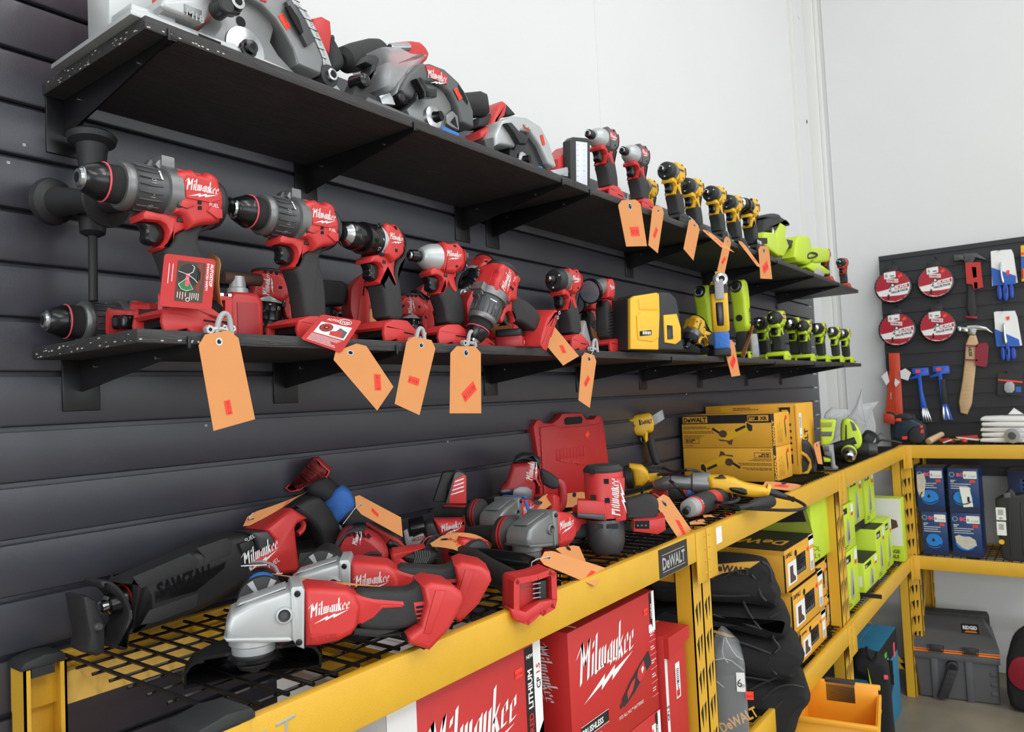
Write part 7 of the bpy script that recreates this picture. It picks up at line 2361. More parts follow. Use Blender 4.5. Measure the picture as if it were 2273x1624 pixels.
b.lathe((a0[0] - .01, -.02, a0[1]), (a1[0], -.02, a1[1]), [(0, .014), (.01, .018), (.1, .018)], 'black', 14)
b.build('side_handle', t)
F = FF((3.62, .86, ZD))
t = thing('heat_gun', 'dark grey barrel tool with coiled black cord lying behind the lime green drill', 'power tool', F)
b = MB()
axis(b, F, VG, (1340, 930), (1680, 925), [(0, .030), (.1, .034), (.6, .034), (.62, .031, 'gun_dark'), (.98, .031), (1, .026)], 'rubber', 0)
axis(b, F, VG, (1440, 720), (1600, 820), [(0, .030), (.2, .040), (.9, .036), (1, .02)], 'rubber', .04)
b.build('barrel', t)
b = MB()
for k in range(3):
 q = OL(F, VG, [(1480 + k * 20, 670 + k * 10), (1560 + k * 30, 640 + k * 14), (1650 + k * 20, 700 + k * 20), (1680 + k * 12, 800), (1640, 880)], 0)
 b.tube([(x, .02 * k - .01, z) for x, z in q], .004, 'cord', 6, sm=2)
q = OL(F, VG, [(1640, 860), (1720, 780), (1800, 790), (1900, 800), (2040, 830)], 0)
b.tube([(x, -.01, z) for x, z in q], .005, 'cord', 6, sm=1)
q = OL(F, VG, [(1690, 720), (1740, 680), (1765, 700), (1750, 720)], 0)
b.tube([(x, .02, z) for x, z in q], .003, 'grey_pl', 6, sm=1)
b.build('cord', t)
for (pts, y, lab, ms) in (([(870, 460), (900, 380), (990, 300), (1230, 320), (1260, 400), (1180, 470), (1120, 560), (1100, 700), (1010, 800), (1050, 480)], (3.5, 1.08), 'grey crumpled plastic bag behind the lime green jigsaw', 'film2'),
                         ([(1230, 460), (1330, 310), (1440, 10), (1450, 240), (1700, 200), (1600, 330), (1650, 560), (1640, 860), (1400, 860), (1330, 500)], (3.9, 1.05), 'clear plastic bag standing up in points behind the lime green drill', 'film2')):
 F = FF((y[0], y[1], ZD))
 b = MB()
 q = OL(F, VG, pts, 0, .0)
 b.prism(q, -.03, .04, ms, .012, 3)
 r = random.Random(4)
 for i in range(9):
  p = q[r.randrange(len(q))]; s = q[r.randrange(len(q))]
  m_ = [((p[0] * (1 - k) + s[0] * k) * .9 + .05 * q[0][0], -.031, (p[1] * (1 - k) + s[1] * k) * .9 + .01) for k in (.15, .5, .8)]
  b.tube(m_, .0016, 'film2', 5)
 b.build('plastic_bag', label=lab, cat='bag', M=F.mat())
F = FF((3.85, .98, ZD))
t = thing('grey_tool_end', 'x', 'x', F) if False else None
# tags on the racks
T([(1450, 1112), (1478, 1093), (1548, 1195), (1519, 1215)], [.76, .78, .735, .72], 'orange price tag leaning from the impact wrench foot down over the beam joint', '$99.00', st=(.5, .68), srot=70, ssize=.34, tie=[(1462, 1103, .77), (1450, 1096, .80)])
T([(1195, 1248), (1212, 1218), (1350, 1262), (1320, 1300)], [.735, .75, .715, .700], 'orange price tag lying across the beam beside the empty red battery mount', '$75.00', st=(.45, .82), srot=0, ssize=.30, tie=[(1180, 1245, .74), (1178, 1262, .73), (1205, 1262, .715)])
T([(1230, 1216), (1284, 1209), (1300, 1245), (1262, 1240)], [.80, .80, .78, .78], 'orange price tag under the one lying across the beam, black printing showing', back=True)
T([(945, 1212), (990, 1183), (1094, 1208), (1065, 1253)], [.93, .96, .93, .89], 'curled orange price tag over the red drill lying among the grinders', '$75.00', st=(.42, .32), srot=60, ssize=.34, curl=.012)
T([(537, 1174), (552, 1140), (684, 1090), (660, 1103)], [1.03, 1.03, 1.10, 1.08], 'long orange price tag lying along the saw behind its red housing', '$200.00', st=(.6, .62), srot=180, ssize=.42, curl=.006, tie=[(548, 1155, 1.02), (560, 1140, 1.03)])
T([(791, 1135), (787, 1093), (890, 1148), (894, 1192)], [1.02, 1.03, 1.03, 1.02], 'orange price tag hanging on the blue taped tool against the slats', '$125.00', st=(.5, .40), srot=70, ssize=.38, tie=[(790, 1125, 1.0), (772, 1150, 1.0), (760, 1165, 1.0)])
T([(601, 1272), (612, 1277), (845, 1301), (740, 1296)], [.86, .86, .74, .78], 'orange price tag seen edge-on along the top of the nearest grinder', back=True, tie=[(608, 1275, .86), (606, 1292, .86)])
T([(1165, 1136), (1212, 1094), (1235, 1112), (1180, 1150)], [1.02, 1.03, 1.02, 1.0], 'orange price tag standing between the two dark headed grinders', back=True)
T([(1248, 1096), (1300, 1090), (1300, 1124), (1250, 1126)], [1.10, 1.08, 1.08, 1.10], 'orange price tag behind the rotary hammer handle, in front of the red case', back=True)
T([(1700, 1067), (1780, 1075), (1765, 1090), (1690, 1082)], [.78, .73, .72, .76], 'salmon price tag lying flat at the near corner of the yellow cartons', '$60', st=(.5, .5), srot=0, ssize=.3)
T([(1805, 985), (1818, 978), (1826, 1030), (1816, 1029)], [.76, .76, .75, .75], 'salmon price tag tied to the upright black and yellow grinder', back=True)
T([(1560, 1142), (1640, 1142), (1640, 1150), (1562, 1148)], [.78, .74, .735, .77], 'orange price tag lying under the wire-wrapped rotary tool', '$80', st=(.7, .5), ssize=.3)
T([(1530, 1158), (1560, 1151), (1572, 1163), (1532, 1164)], [.76, .76, .74, .745], 'orange price tag end curling out at the rack joint', back=True)
# things on the lower decks
BX = (1560, 1160, 340 / 1453)
def boot_box(x0, x1, z0, z1, label, y=.738):
 t, b = carton('boot_box', label, 'shoe box', (x0, y, z0), 0, x1 - x0, .34, z1 - z0, 'dw_card', 'yellow boot boxes on the middle rack')
 W, H = x1 - x0, z1 - z0
 fn = front()
 tp = lambda u, v, d: (u, v, H + .0009 + d)
 rect(b, tp, 0, W, 0, .34, 'ink', 0)
 b.text(tp, 'DeWALT', W * .5, .03, .10, 'dw_card', rot=90, bold=.03, maxw=.26, d=.0003)
 b.box(-.0006, .004, -.0006, .003, 0, H, 'ink')
 b.box(-.001, W + .001, -.001, .34, H - .012, H + .0004, 'dw_card')
 b.text(fn, 'DeWALT', W * .04, H * .80, H * .17, 'ink', bold=.04, maxw=W * .22)
 b.face(fn, circ(W * .36, H * .80, .013, 14, .010), 'void', .0002)
 rect(b, fn, W * .08, W * .36, H * .12, H * .66, 'white', .0002)
 b.face(fn, [(W * .14, H * .16), (W * .32, H * .16), (W * .32, H * .24), (W * .25, H * .34), (W * .25, H * .56), (W * .15, H * .56)], 'brown', .0004)
 rect(b, fn, W * .36, W * .68, H * .24, H * .72, 'ink', .0002)
 fine(b, fn, W * .38, H * .66, W * .26, 4, H * .06, 'grey_lt', seed=3)
 fine(b, fn, W * .38, H * .42, W * .2, 2, H * .06, 'orange', seed=4)
 for i in range(5):
  b.text(fn, '1', W * (.40 + i * .055), H * .27, H * .10, 'white', bold=.03, d=.0005)
 b.build('carton', t)
 k = MB()
 rect(k, fn, W * .80, W * .98, H * .76, H * 1.03, 'white', .0006)
 fine(k, fn, W * .82, H * .98, W * .14, 3, H * .09, 'ink', th=H * .04, seed=5)
 rect(k, fn, W * .82, W * .95, H * .12, H * .66, 'white', .0006)
 for i in range(6):
  rect(k, fn, W * .84, W * .93, H * (.15 + i * .035), H * (.165 + i * .035), 'ink', .0009)
 fine(k, fn, W * .84, H * .58, W * .09, 3, H * .06, 'ink', seed=6)
 k.build('price_label', t)
 price(t, fn, W * .74, H * .66, W * .06, H * .10, '$99')
 return t
Z0 = ZS
boot_box(2.315, 2.632, .921, 1.046, 'yellow boot box on top of the front stack, black lid showing')
boot_box(2.365, 2.715, .783, .912, 'yellow boot box in the middle of the front stack, lid corner dented')
boot_box(2.425, 2.72, Z0, .780, 'yellow boot box at the bottom of the front stack')
boot_box(2.74, 2.893, .790, .912, 'yellow boot box, upper of the two right beside the post', .768)
boot_box(2.74, 2.893, Z0, .786, 'yellow boot box, lower of the two right beside the post', .768)
t, b = carton('vacuum_carton', 'large lime green carton with a hand vacuum picture behind the boot boxes', 'carton', (2.66, 1.105, .94), -90, .355, .22, .21, 'ryobi_card')
fn = front()
b.face(fn, [(.05, .05), (.12, .13), (.20, .15), (.22, .09), (.14, .05)], 'rubber', .0003)
b.face(fn, [(.16, .08), (.20, .16), (.34, .19), (.36, .10), (.24, .07)], 'ryobi_dull', .0005)
b.face(fn, [(.22, .13), (.24, .17), (.33, .18), (.34, .14)], 'ink', .0007)
b.text(fn, 'TOOL', .33, .045, .022, 'ink', d=.0006, maxw=.05)
b.text(fn, 'ONLY', .33, .02, .022, 'ink', d=.0006, maxw=.05)
b.build('carton', t)
t, b = carton('plain_carton', 'yellow carton lying under the vacuum carton, behind the boot boxes', 'carton', (2.66, 1.112, Z0), -90, .025, .2, .255, 'dw_card')
b.build('carton', t)
def soft_bag(label, o, pts, y0, y1, seams, patch=None, word_=None):
 F = FF(o)
 t = thing('duffel_bag', label, 'bag', F, 'black cloth tool bags slumped behind the joint post')
 b = MB()
 q = smooth(OL(F, BX, pts, 0), 1)
 b.prism(q, y0, y1, 'cloth', .045, 5)
 b.build('body', t)
 b = MB()
 for s in seams:
  qq = OL(F, BX, s, y0)
  b.tube([(x, y0 + .001 + .004 * math.sin(i * 1.7), z) for i, (x, z) in enumerate(qq)], .0035, 'black', 6, sm=2)
 b.build('piping', t)
 if patch:
  b = MB()
  q = OL(F, BX, patch, y0)
  b.prism(q, y0 - .004, y0 + .006, 'dw_cloth', .002)
  if word_:
   (x, z), = OL(F, BX, [word_], y0)
   b.text(lambda u, v, d: (u, y0 - .0045 - d, v), 'DeWALT', x, z, .026, 'ink', bold=.04, rot=-8)
  b.build('panel', t, label='yellow cloth panel')
 return t
soft_bag('uppermost black duffel bag with a yellow panel, stacked behind the joint post', (2.05, .90, Z0), [(-560, 480), (-520, 420), (-300, 390), (60, 325), (300, 330), (560, 360), (650, 400), (680, 540), (720, 580), (715, 700), (660, 750), (520, 720), (300, 700), (60, 690), (-500, 700)], -.10, .12,
         [[(460, 490), (520, 560), (540, 680), (600, 740)], [(60, 690), (250, 700), (450, 690)], [(60, 530), (180, 540), (380, 380)], [(560, 370), (640, 420), (660, 560)]], [(62, 400), (370, 372), (540, 365), (430, 440), (350, 440), (180, 480), (70, 530)], (70, 440))
soft_bag('second black duffel bag of the stack, folds and a small yellow spot at its end', (2.07, .88, Z0), [(-560, 780), (-200, 730), (90, 740), (400, 720), (700, 740), (800, 800), (815, 880), (790, 1010), (640, 1040), (400, 980), (90, 900), (-500, 900)], -.10, .12,
         [[(380, 740), (440, 870), (540, 1000)], [(90, 870), (300, 930), (560, 1010)], [(640, 900), (760, 830)]], [(625, 735), (660, 735), (690, 760), (680, 780)])
soft_bag('third black duffel bag of the stack, pushed out beyond the others', (2.10, .86, Z0), [(-560, 960), (90, 960), (300, 980), (560, 1020), (700, 1010), (850, 1050), (945, 1140), (930, 1230), (870, 1300), (830, 1400), (600, 1400), (300, 1330), (-500, 1300)], -.11, .12,
         [[(680, 1030), (660, 1100), (740, 1180), (680, 1230)], [(90, 1060), (400, 1150), (640, 1240)], [(630, 1270), (640, 1380), (700, 1440)]], [(90, 1015), (200, 1040), (300, 1080), (230, 1080), (100, 1040)])
soft_bag('lowest black duffel bag of the stack, crumpled beside the bagged case', (2.12, .85, Z0 - .01), [(-560, 1400), (300, 1350), (500, 1370), (800, 1410), (950, 1440), (998, 1520), (990, 1600), (900, 1700), (850, 1900), (700, 1960), (300, 1960), (-500, 1900)], -.11, .12,
         [[(440, 1590), (560, 1530), (680, 1470), (740, 1430)], [(560, 1680), (700, 1560), (850, 1530), (960, 1560)], [(300, 1450), (500, 1480), (640, 1500)], [(640, 1960), (660, 1800), (760, 1680)]])
F = FF((1.80, .80, Z0))
t = thing('tool_case', 'dark grey DeWALT case inside a clear plastic bag, in front of the black bags', 'tool case', F)
q = OL(F, BX, [(90, 1430), (350, 1400), (400, 1500), (420, 1760), (430, 2040), (110, 2040)], 0, .0)
b = MB(); b.prism(q, -.02, .10, 'rubber', .008, 3)
(x, z), = OL(F, BX, [(190, 1990)], -.02)
b.text(lambda u, v, d: (u, -.0215 - d, v), 'DeWALT', x, z, .034, 'dw_cloth', bold=.03, rot=28, maxw=.10)
b.build('case', t)
b = MB()
b.prism(smooth(OL(F, BX, [(90, 1250), (180, 1090), (215, 1085), (300, 1160), (390, 1250), (405, 1480), (430, 1760), (440, 2050), (95, 2050), (80, 1600)], 0, .0), 1), -.028, .11, 'film', .014, 3)
for s in ([(200, 1095), (180, 1250), (240, 1330)], [(215, 1090), (300, 1250), (380, 1300)], [(110, 1300), (240, 1280), (390, 1400)], [(130, 1500), (200, 1560)]):
 b.tube([(x, -.028, z) for x, z in OL(F, BX, s, -.028)], .0014, 'film2', 5, sm=1)
b.build('clear_bag', t)
(x0, z0), (x1, z1) = OL(F, BX, [(325, 1600), (395, 1420)], -.03)
rlabel(t, lambda u, v, d: (u, -.030 - d, v), x0, z0, (x1 - x0), (z1 - z0), big='6')
price(t, lambda u, v, d: (u, -.031 - d, v), x0 + .02, z0 - .018, .018, .020, '$69')
RY = (1820, 960, 453 / 1108)
rc = [
 (3.02, 3.24, .745, .900, .175, 'lime green carton with a silver tool picture, upper one next to the post'),
 (3.03, 3.25, .745, Z0, .218, 'lime green carton, lower one next to the post'),
 (3.30, 3.56, .735, Z0, .135, 'low lime green carton with a white charger-not-included label and a black base stripe'),
 (3.42, 3.66, .80, .905, .245, 'large lime green carton with a barcode and black base, top of the stack'),
 (3.70, 3.90, .80, .905, .24, 'tall lime green carton at the top right of the green stack'),
 (3.60, 3.78, .745, Z0, .22, 'lime green carton with a triangular tool picture in the middle of the green stack'),
 (3.82, 3.97, .75, Z0, .222, 'lime green carton at the far right of the green stack'),
]
for k, (x0, x1, y0, z0, H, lab) in enumerate(rc):
 t, b = carton('green_tool_carton', lab, 'carton', (x0, y0, z0), 0, x1 - x0, .18 if k != 3 else .24, H, 'ryobi_card', 'lime green tool cartons on the third rack', top='rubber' if k in (2, 3, 5) else None)
 W = x1 - x0
 fn, lf = front(), left(.18 if k != 3 else .24)
 rect(b, fn, W * .08, W * .50, H * .80, H * .93, 'ink', .0002)
 b.text(fn, 'RYOBI', W * .10, H * .825, H * .08, 'white', bold=.04, maxw=W * .38, d=.0004)
 b.face(fn, [(W * .35, H * .25), (W * .5, H * .70), (W * .62, H * .55), (W * .60, H * .18), (W * .45, H * .12)], 'grey_lt', .0003)
 b.face(fn, [(W * .45, H * .2), (W * .55, H * .50), (W * .60, H * .22)], 'grey_pl', .0005)
 fine(b, fn, W * .1, H * .1, W * .4, 2, H * .04, 'ink', seed=k)
 rect(b, fn, W * .0, W, H * .155, H * .16, 'ryobi_dull', .0003)
 rect(b, fn, W * .74, W * .94, H * .78, H * .96, 'white', .0003)
 if k in (2, 3):
  rect(b, fn, 0, W, 0, H * .13, 'ink', .0003); rect(b, lf, 0, .24, 0, H * .13, 'ink', .0003)
  b.text(lf, 'RYOBI', .05, H * .02, H * .09, 'white', bold=.04, d=.0005)
 if k == 3:
  rect(b, lf, .15, .22, H * .15, H * .32, 'white', .0003)
  for i in range(6):
   rect(b, lf, .16, .21, H * (.17 + i * .022), H * (.18 + i * .022), 'ink', .0005)
  b.face(lf, circ(.10, H * .62, .012, 12), 'ink', .0003)
 if k == 2:
  rect(b, lf, .06, .17, H * .30, H * .62, 'white', .0003)
  b.text(lf, 'Tool only', .065, H * .52, H * .09, 'ink', d=.0005, maxw=.09)
  b.text(lf, 'charger', .075, H * .42, H * .07, 'ink', d=.0005, maxw=.08)
  b.text(lf, 'not included', .065, H * .33, H * .07, 'ink', d=.0005, maxw=.09)
 b.build('carton', t)
 price(t, fn, W * .76, H * .70, W * .14, H * .07, '$69')
t, b = carton('green_tool_carton', 'white and lime green GARAGE TOOLS carton standing out over the corner', 'carton', (4.015, .868, .68 + .001), -90, .157, .085, .30, 'ryobi_card')
fn = front()
rect(b, fn, .0, .155, .075, .298, 'white_card', .0002)
b.face(fn, [(.075, .175), (.10, .205), (.135, .195), (.14, .165), (.11, .150)], 'brown', .0004)
b.face(fn, [(.070, .18), (.085, .205), (.095, .17)], 'ryobi_dull', .0006)
b.text(fn, 'GARAGE', .055, .040, .022, 'ink', bold=.03, d=.0004)
b.text(fn, 'TOOLS', .065, .015, .022, 'ink', bold=.03, d=.0004)
b.build('carton', t)
FB = Fr((4.245, .72, ZS), -90)
CB = (1900, 960, 373 / 1782)
bl = [((1005, 900), (1365, 1350), 'dark blue carton at the lower right of the four, front paper torn'), ((690, 885), (1000, 1325), 'dark blue carton at the lower left of the four, blank patch over its name'),
      ((970, 440), (1335, 890), 'dark blue carton at the upper right with a green barcode sticker'), ((632, 405), (962, 872), 'dark blue carton at the upper left with a tall torn white strip'),
      ((474, 400), (622, 860), 'dark blue carton half hidden behind the yellow corner post')]
for k, (p, q, lab) in enumerate(bl):
 (xa, za), (xb, zb) = OL(FB, CB, [p, q], 0)
 x0, x1, z0, z1 = min(xa, xb), max(xa, xb), min(za, zb), max(za, zb)
 z0 = 0 if k < 2 else .215
 H = .212
 W = x1 - x0 - .004
 t, b = carton('pump_carton', lab, 'carton', tuple(FB.o + FB.a * x0 + FB.u * z0), -90, W, .19, H, 'bosch', 'dark blue cartons on the end rack', top='gun_dark')
 fn = front()
 rect(b, fn, 0, W, 0, H * .12, 'bosch_dark', .0001)
 if k != 4:
  b.face(fn, circ(W * .14, H * .86, .012, 16), 'grey_lt', .0002); b.face(fn, circ(W * .14, H * .86, .009, 16), 'bosch', .0004)
  b.text(fn, 'BO', W * .30, H * .82, H * .11, 'pink', bold=.04, d=.0003)
 fine(b, fn, W * .08, H * .72, W * .2, 2, H * .035, 'white', seed=2)
 for i in range(3):
  rect(b, fn, W * .08, W * (.74 - .1 * (i % 2)), H * (.64 - i * .05), H * (.652 - i * .05), 'white', .0003)
 b.add([fn(W * .45 + W * .34 * math.cos(i * .4488), H * .32 + H * .17 * math.sin(i * .4488), .0003) for i in range(14)], [tuple(range(14))], 'bosch_glow')
 if k != 0:
  b.tube([fn(W * .45 + W * .33 * math.cos(a), H * .34 + H * .15 * math.sin(a), .001) for a in [2.4 + i * .3 for i in range(12)]], .0028, 'rubber', 6)
  b.face(fn, [(W * .36, H * .34), (W * .44, H * .40), (W * .5, H * .33), (W * .42, H * .30)], 'ink', .0006)
 if k == 0:
  b.face(fn, [(W * .10, H * .46), (W * .24, H * .50), (W * .4, H * .46), (W * .6, H * .47), (W * .78, H * .40), (W * .82, H * .28), (W * .64, H * .22), (W * .5, H * .17), (W * .3, H * .22), (W * .14, H * .32)], 'torn', .0009)
 if k == 3:
  b.face(fn, [(W * .03, H * .84), (W * .3, H * .88), (W * .36, H * .7), (W * .3, H * .5), (W * .26, H * .34), (W * .1, H * .3), (W * .02, H * .5)], 'torn', .0009)
 if k == 2:
  b.face(fn, [(W * .36, H * .58), (W * .70, H * .58), (W * .78, H * .14), (W * .46, H * .12)], 'white', .0012)
  b.text(fn, '2033202012', W * .46, H * .14, H * .07, 'green_dk', rot=98, d=.0016, maxw=H * .4)
  rect(b, fn, W * .60, W * .68, H * .24, H * .36, 'ink', .0015)
 b.build('carton', t)
 rlabel(t, fn, W * (.52 if k != 4 else .1), H * .77, W * (.44 if k != 4 else .85), H * .17, n=1, seed=k)
 price(t, fn, W * .72 if k != 4 else .01, H * .68, W * .17, H * .055, '$69')
t, b = carton('pump_carton', 'wider dark blue carton standing at the back right of the four blue ones', 'carton', (4.42, .30, ZS), -90, .20, .19, .40, 'bosch_dark', top='gun_dark')
fn = front()
rect(b, fn, .05, .15, .20, .36, 'bosch', .0002)
fine(b, fn, .06, .35, .09, 5, .02, 'grey_pl', seed=4)
b.face(fn, [(.13, .32), (.19, .33), (.17, .18), (.145, .20)], 'white_card', .0004)
b.build('carton', t)
F = Fr((4.235, .30, ZS), -90)
t = thing('tool_case', 'black plastic case standing on the end rack with white labels and a yellow dot', 'tool case', F)
b = MB()
b.prism(smooth(OL(F, CB, [(1480, 700), (1560, 660), (1640, 580), (1680, 620), (1700, 660), (1790, 640), (1860, 680), (1860, 1350), (1620, 1360), (1545, 1300), (1510, 1000)], 0, .001), 0), -.03, .06, 'black', .010, 3)
for x in (1610, 1740):
 q = OL(F, CB, [(x, 740), (x + 18, 740), (x + 50, 1310), (x + 30, 1310)], -.03)
 b.prism(q, -.033, -.02, 'black', .002)
b.prism(OL(F, CB, [(1565, 640), (1640, 635), (1640, 690), (1570, 695)], -.03), -.034, -.02, 'grey_pl', .002)
b.build('case', t)
q = OL(F, CB, [(1490, 925), (1585, 795), (1500, 1085), (1590, 945), (1545, 1157)], -.033)
s2 = lambda u, v, d: (u, -.0335 - d, v)
rlabel(t, s2, q[0][0], q[0][1], abs(q[1][0] - q[0][0]), abs(q[1][1] - q[0][1]), vert=True, big='9')
rlabel(t, s2, q[2][0], q[2][1], abs(q[3][0] - q[2][0]), abs(q[3][1] - q[2][1]), vert=True, big='')
b = MB(); b.face(s2, circ(q[4][0], q[4][1], .0115, 18), 'dw', .0006); b.build('dot_sticker', t, label='round yellow sticker')
# ---- things on the floor in the corner
F = Fr((4.18, .655, 0), -81)
FL_ = (1900, 1200, 373 / 1429)
t = thing('tool_chest', 'large dark grey RIDGID tool chest on the floor under the end rack, orange seal line', 'tool chest', F)
def RO(pts, off=0.0, fl=None):
 return OL(F, FL_, pts, off, fl)
q0, q1, q2 = RO([(545, 1330), (1235, 1440), (1225, 960)])
W = q1[0] - q0[0]
XL = q0[0]
zs = RO([(800, 950)])[0][1]
b = MB()
b.prism([(XL, .0), (XL + W, .0), (XL + W + .004, zs - .03), (XL + W + .004, zs), (XL - .016, zs), (XL - .016, zs - .03)], 0, .30, 'rigid_grey', .012, 3)
for f in (.17, .60):
 b.prism([(XL + W * f, .0), (XL + W * (f + .09), .0), (XL + W * (f + .09), zs - .03), (XL + W * f, zs - .03)], -.010, .01, 'rigid_grey', .004)
for k in range(3):
 b.box(XL + W * .9, XL + W * .98, -.004, .004, .04 + k * .045, .06 + k * .045, 'rigid_grey', .002)
b.prism([(XL - .02, zs - .035), (XL + W + .01, zs - .035), (XL + W + .01, zs - .002), (XL - .02, zs - .002)], -.012, .31, 'rigid_grey', .006)
b.build('body', t)
b = MB()
b.prism([(XL - .022, zs - .002), (XL + W + .012, zs - .002), (XL + W + .012, zs + .006), (XL - .022, zs + .006)], -.014, .312, 'orange', .003)
b.prism([(XL - .022, zs + .010), (XL + W + .012, zs + .010), (XL + W + .012, zs + .015), (XL - .022, zs + .015)], -.014, .312, 'orange', .002)
b.build('seal', t, label='bright orange seal stripe')
b = MB()
hh = .072
vs = []
for (x0, x1, y0, y1, z) in ((XL - .02, XL + W + .01, -.012, .36, zs + .014), (XL - .02, XL + W + .01, -.012, .36, zs + hh * .5), (XL + .0, XL + W - .01, .08, .35, zs + hh), (XL + .03, XL + W - .03, .16, .34, zs + hh + .030)):
 vs += [(x0, y0, z), (x1, y0, z), (x1, y1, z), (x0, y1, z)]
fs = [(0, 3, 2, 1), (12, 13, 14, 15)]
for k in range(3):
 for i in range(4):
  j = (i + 1) % 4
  fs.append((k * 4 + i, k * 4 + j, k * 4 + 4 + j, k * 4 + 4 + i))
b.add(vs, fs, 'rigid_grey')
b.box(XL + .0, XL + W - .0, .30, .37, zs + hh * .4, zs + hh + .044, 'rubber', .012)
lf = lambda u, v, d: (u, v + .03, zs + hh + .0012 + (v - .05) * .375 + d)
b.face(lf, [(XL + W * .60, .055), (XL + W * .82, .055), (XL + W * .82, .125), (XL + W * .60, .125)], 'ink', .0002)
b.text(lf, 'RIDGID', XL + W * .62, .085, .036, 'white', bold=.05, d=.0005, maxw=W * .18)
b.face(lf, [(XL + W * .63, .062), (XL + W * .80, .062), (XL + W * .78, .074), (XL + W * .66, .074)], 'orange', .0005)
b.build('lid', t)
for f in (.17, .60):
 b = MB()
 x = XL + W * f
 b.prism([(x, zs + .004), (x + .05, zs + .004), (x + .05, zs + .036), (x, zs + .036)], -.020, -.006, 'black', .004)
 b.tube([(x - .008, -.02, zs + .036), (x - .006, -.022, zs + .006), (x + .056, -.022, zs + .006), (x + .058, -.02, zs + .036)], .003, 'black', 6)
 b.build('latch', t)
b = MB()
c0, c1 = RO([(820, 1060), (735, 1320)])
b.lathe((c0[0], -.03, c0[1]), (c0[0], .0, c0[1]), [(0, .012, 'void'), (.001, .018), (.003, .026), (.03, .027)], 'black', 22)
b.prism([(c0[0] - .022, c0[1] - .01), (c0[0] + .022, c0[1] - .01), (c1[0] + .022, c1[1]), (c1[0] - .022, c1[1])], -.034, -.016, 'black', .006)
for i in range(5):
 f = .2 + i * .16
 x = c0[0] + (c1[0] - c0[0]) * f; z = c0[1] + (c1[1] - c0[1]) * f
 b.box(x - .018, x + .018, -.036, -.030, z - .002, z + .002, 'rubber')
b.build('folding_handle', t)
b = MB()
b.lathe((XL - .03, .27, .045), (XL + .0, .27, .045), [(0, .035), (.004, .045), (.03, .045)], 'black', 20)
b.build('wheel', t)
F = Fr((4.19, .25, 0), -90)
t = thing('tool_bag', 'black tool bag with a red pocket on the floor at the right edge', 'bag', F)
b = MB()
b.prism(smooth(OL(F, FL_, [(1270, 1040), (1300, 920), (1340, 850), (1430, 790), (1700, 800), (1750, 1000), (1740, 1400), (1600, 1470), (1380, 1460), (1290, 1380)], 0, .001), 1), -.02, .20, 'cloth', .03, 4)
b.build('body', t)
b = MB()
b.prism(smooth(OL(F, FL_, [(1290, 1080), (1340, 990), (1430, 980), (1700, 990), (1700, 1250), (1430, 1270), (1370, 1250), (1295, 1170)], -.02, .001), 1), -.030, -.012, 'maroon', .006)
b.build('pocket', t, label='dark red pocket')
t, b = carton('blade_carton', 'tall teal carton with a black band on the floor left of the grey chest', 'carton', (3.47, .756, 0), 0, .48, .20, .385, 'makita', top='makita')
fn, lf = front(), left(.13)
rect(b, fn, 0, .48, .285, .385, 'ink', .0002)
rect(b, fn, .385, .418, .27, .335, 'pink', .0004)
b.text(fn, 'BITS)', .22, .29, .025, 'white', d=.0004)
rect(b, fn, .19, .24, .318, .342, 'green', .0005)
rect(b, lf, 0, .20, .285, .385, 'ink', .0002)
b.face(fn, [(.22, .10), (.33, .16), (.36, .20), (.30, .22)], 'bosch_dark', .0003)
b.build('carton', t)
F = FF((3.30, .66, 0))
t = thing('tool_bag', 'tall black bag with lime green trim leaning before the teal carton', 'bag', F)
b = MB()
b.prism(smooth(OL(F, FL_, [(-20, 960), (60, 930), (130, 950), (270, 1010), (300, 1240), (330, 1640), (380, 1900), (180, 1900), (150, 1400), (100, 1120), (-20, 1080)], 0, .001), 1), -.06, .06, 'cloth', .02, 3)
b.tube([(x, -.06, z) for x, z in OL(F, FL_, [(90, 900), (100, 960), (130, 1010), (170, 1000), (180, 940)], -.06)], .006, 'cloth', 6, sm=1)
b.build('body', t)
b = MB()
b.prism(smooth(OL(F, FL_, [(100, 1080), (150, 1290), (220, 1440), (210, 1500), (180, 1460), (130, 1330)], -.06, .001), 0), -.066, -.05, 'ryobi', .003)
b.prism(smooth(OL(F, FL_, [(180, 1370), (215, 1400), (215, 1460), (175, 1460)], -.06, .001), 0), -.068, -.05, 'ryobi', .003)
b.prism(OL(F, FL_, [(235, 1140), (270, 1140), (275, 1175), (240, 1175)], -.06), -.0625, -.059, 'pink')
b.build('trim', t, label='lime green trim')
t, b = carton('dark_carton', 'black carton with white print on the floor stack behind the yellow bins', 'carton', (2.75, .80, .26), 0, .42, .2, .17, 'rubber')
fn = front()
b.text(fn, 'TOTAL', .06, .11, .035, 'grey_lt', d=.0004)
b.text(fn, '1013907', .12, .06, .03, 'grey_lt', d=.0004)
rect(b, fn, .33, .41, .02, .12, 'white_card', .0003); rect(b, fn, .34, .40, .06, .11, 'ryobi', .0005)
b.build('carton', t)
t, b = carton('plain_carton', 'brown carton carrying the black printed one, low behind the yellow bins', 'carton', (2.75, .80, .0), 0, .42, .2, .258, 'cardboard')
b.build('carton', t)
